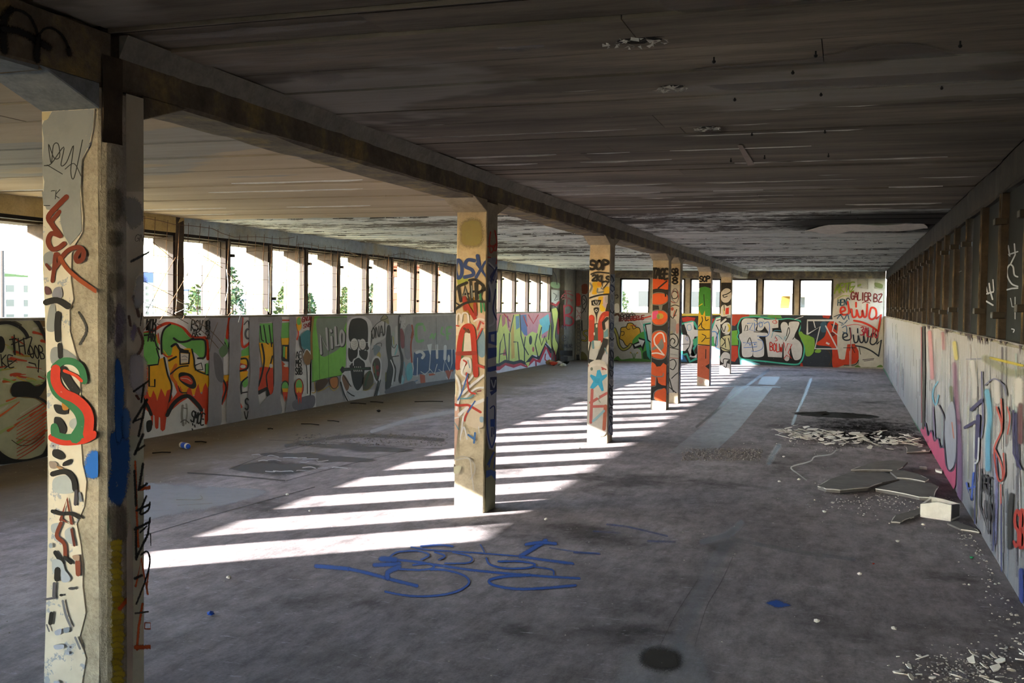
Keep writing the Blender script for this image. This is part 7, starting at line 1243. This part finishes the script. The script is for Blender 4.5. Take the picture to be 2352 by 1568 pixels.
def house(x0, x1, y0, y1, z1, label, name='apartment_building', face='x', mat='bwhite', rows=3, cols=4, roof=None, z0=-4.6, top=None):
    e = empty(name, ((x0 + x1) / 2, (y0 + y1) / 2, z0)); tag(e, label, 'building', 'buildings outside')
    def put(o): o.parent = e; o.matrix_parent_inverse = Matrix.Translation(-e.location); return o
    put(MB().box(x0, x1, y0, y1, z0, z1).build('walls', M[mat]))
    put(MB().box(x0 - .3, x1 + .3, y0 - .3, y1 + .3, z1, z1 + .35).build('roof', M[roof or mat]))
    if top: put(MB().box(x0 + .5, x1 - .5, y0 + .5, y1 - .5, z1 + .35, z1 + top).build('roof_box', M['bblue']))
    a0, a1 = (y0, y1) if face == 'x' else (x0, x1)
    for r in range(rows):
        for c_ in range(cols):
            u = a0 + (a1 - a0) * (c_ + .5) / cols; w = (a1 - a0) / cols * .22; zz = z0 + (z1 - z0) * (r + .45) / rows; hh = (z1 - z0) / rows * .24
            b = (x1 - .05, x1 + .06, u - w, u + w) if face == 'x' else (u - w, u + w, y0 - .06, y0 + .05)
            put(MB().box(*b, zz - hh, zz + hh).build('window', M['bglass']))
    return e
# beyond the end wall
q = onplane(1, 62, 1768, 652); q2 = onplane(1, 62, 1960, 690)
hb = house(-4.5, 6.0, 62, 74, 5.2, 'white house with a deep balcony slab seen through the end wall windows', face='y', rows=1, cols=1)
def hput(o): o.parent = hb; o.matrix_parent_inverse = Matrix.Translation(-hb.location)
def bx(px0, py0, px1, py1, y): a = onplane(1, y, px0, py0); b = onplane(1, y, px1, py1); return a.x, b.x, b.z, a.z
x0, x1, z0, z1 = bx(1778, 645, 1872, 674, 60.4); hput(MB().box(x0, x1, 60.4, 62, z0, z1).build('balcony', M['bwhite']))
x0, x1, z0, z1 = bx(1797, 680, 1812, 705, 61.9); hput(MB().box(x0, x1, 61.9, 62.05, z0, z1).build('window', M['bglass'])); hput(MB().prism([(61.9, z1), (60.9, z1 - .55), (60.9, z1 - .7), (61.9, z1 - .2)], 0, x0 - .05, x1 + .05).build('awning', M['awning'], fix=True))
x0, x1, z0, z1 = bx(1838, 682, 1848, 706, 61.9); hput(MB().box(x0, x1, 61.9, 62.05, z0, z1).build('window', M['bglass']))
x0, x1, z0, z1 = bx(1838, 643, 1846, 655, 61.9); hput(MB().box(x0, x1, 61.9, 62.05, z0, z1).build('window', M['bglass']))
x0, x1, z0, z1 = bx(1868, 682, 1960, 722, 59); hput(MB().box(x0, x1 + 3, 59, 59.2, -4.6, z1).build('garden_wall', M['bwhite']))
hc = house(-20, -9, 88, 98, 12, 'tall white apartment block seen through the end wall windows', face='y', rows=6, cols=5)
house(-42, -30, 90, 100, 5.0, 'low pinkish building seen through the first opening of the end wall', face='y', rows=3, cols=4, mat='broof')
# city beyond the left windows
q = onplane(0, -140, 346, 640); house(-152, -140, q.y - 2.2, q.y + 2.2, q.z - 1.2, 'distant tower with a blue top seen beside the plastered column', 'tower_block', rows=7, cols=2, top=2.6)
ct = random.Random(44); LABS = ['widest distant block', 'low distant block', 'distant pale block with a tile roof', 'distant narrow block', 'distant grey block', 'distant block near the lamp pole']
for k in range(6):
    q = onplane(0, -120 - 14 * k, 2 + 11 * k, 640 + 8 * ct.random()); w = [7, 4, 4.5, 2.5, 4, 3.5][k]
    house(-128 - 14 * k, -120 - 14 * k, q.y - w, q.y + w, q.z, LABS[k] + ' of the town seen past the splashed figure', 'town_building', rows=4, cols=4, roof='broof' if k == 2 else None, mat='bwhite')
for k, (px, py, w) in enumerate([(440, 668, 5), (576, 690, 4), (700, 692, 5), (945, 662, 1.6), (962, 680, 1.6)]):
    X = -150 if k < 3 else -50 - 14 * k
    q = onplane(0, X, px, py); house(X - 8, X, q.y - w, q.y + w, q.z, ['distant white house behind the yellow-green conifer', 'distant house with bluish roof behind the dark pine', 'distant house behind the low dark conifer', 'red-roofed house end seen between far window posts', 'narrow blue and red house end between far window posts'][k], 'town_house', rows=3, cols=3, roof='broof' if k > 2 else 'bblue', mat='bwhite' if k < 3 else 'broof')
hl = MB(); hv = random.Random(3)
for i in range(25): hl.v += [(-420, -200 + 30 * i, -5), (-420, -200 + 30 * i, 8 + 7 * math.sin(i * .7) + hv.uniform(0, 4)), (-520, -200 + 30 * i, 16 + 9 * math.sin(i * .5 + 1)), (-640, -200 + 30 * i, -5)]
for i in range(24):
    for j in range(3): a = 4 * i + j; hl.f.append((a, a + 1, a + 5, a + 4))
tag(hl.build('hill_ridge', M['needle2']), 'long low green hill far beyond the town', 'hill')
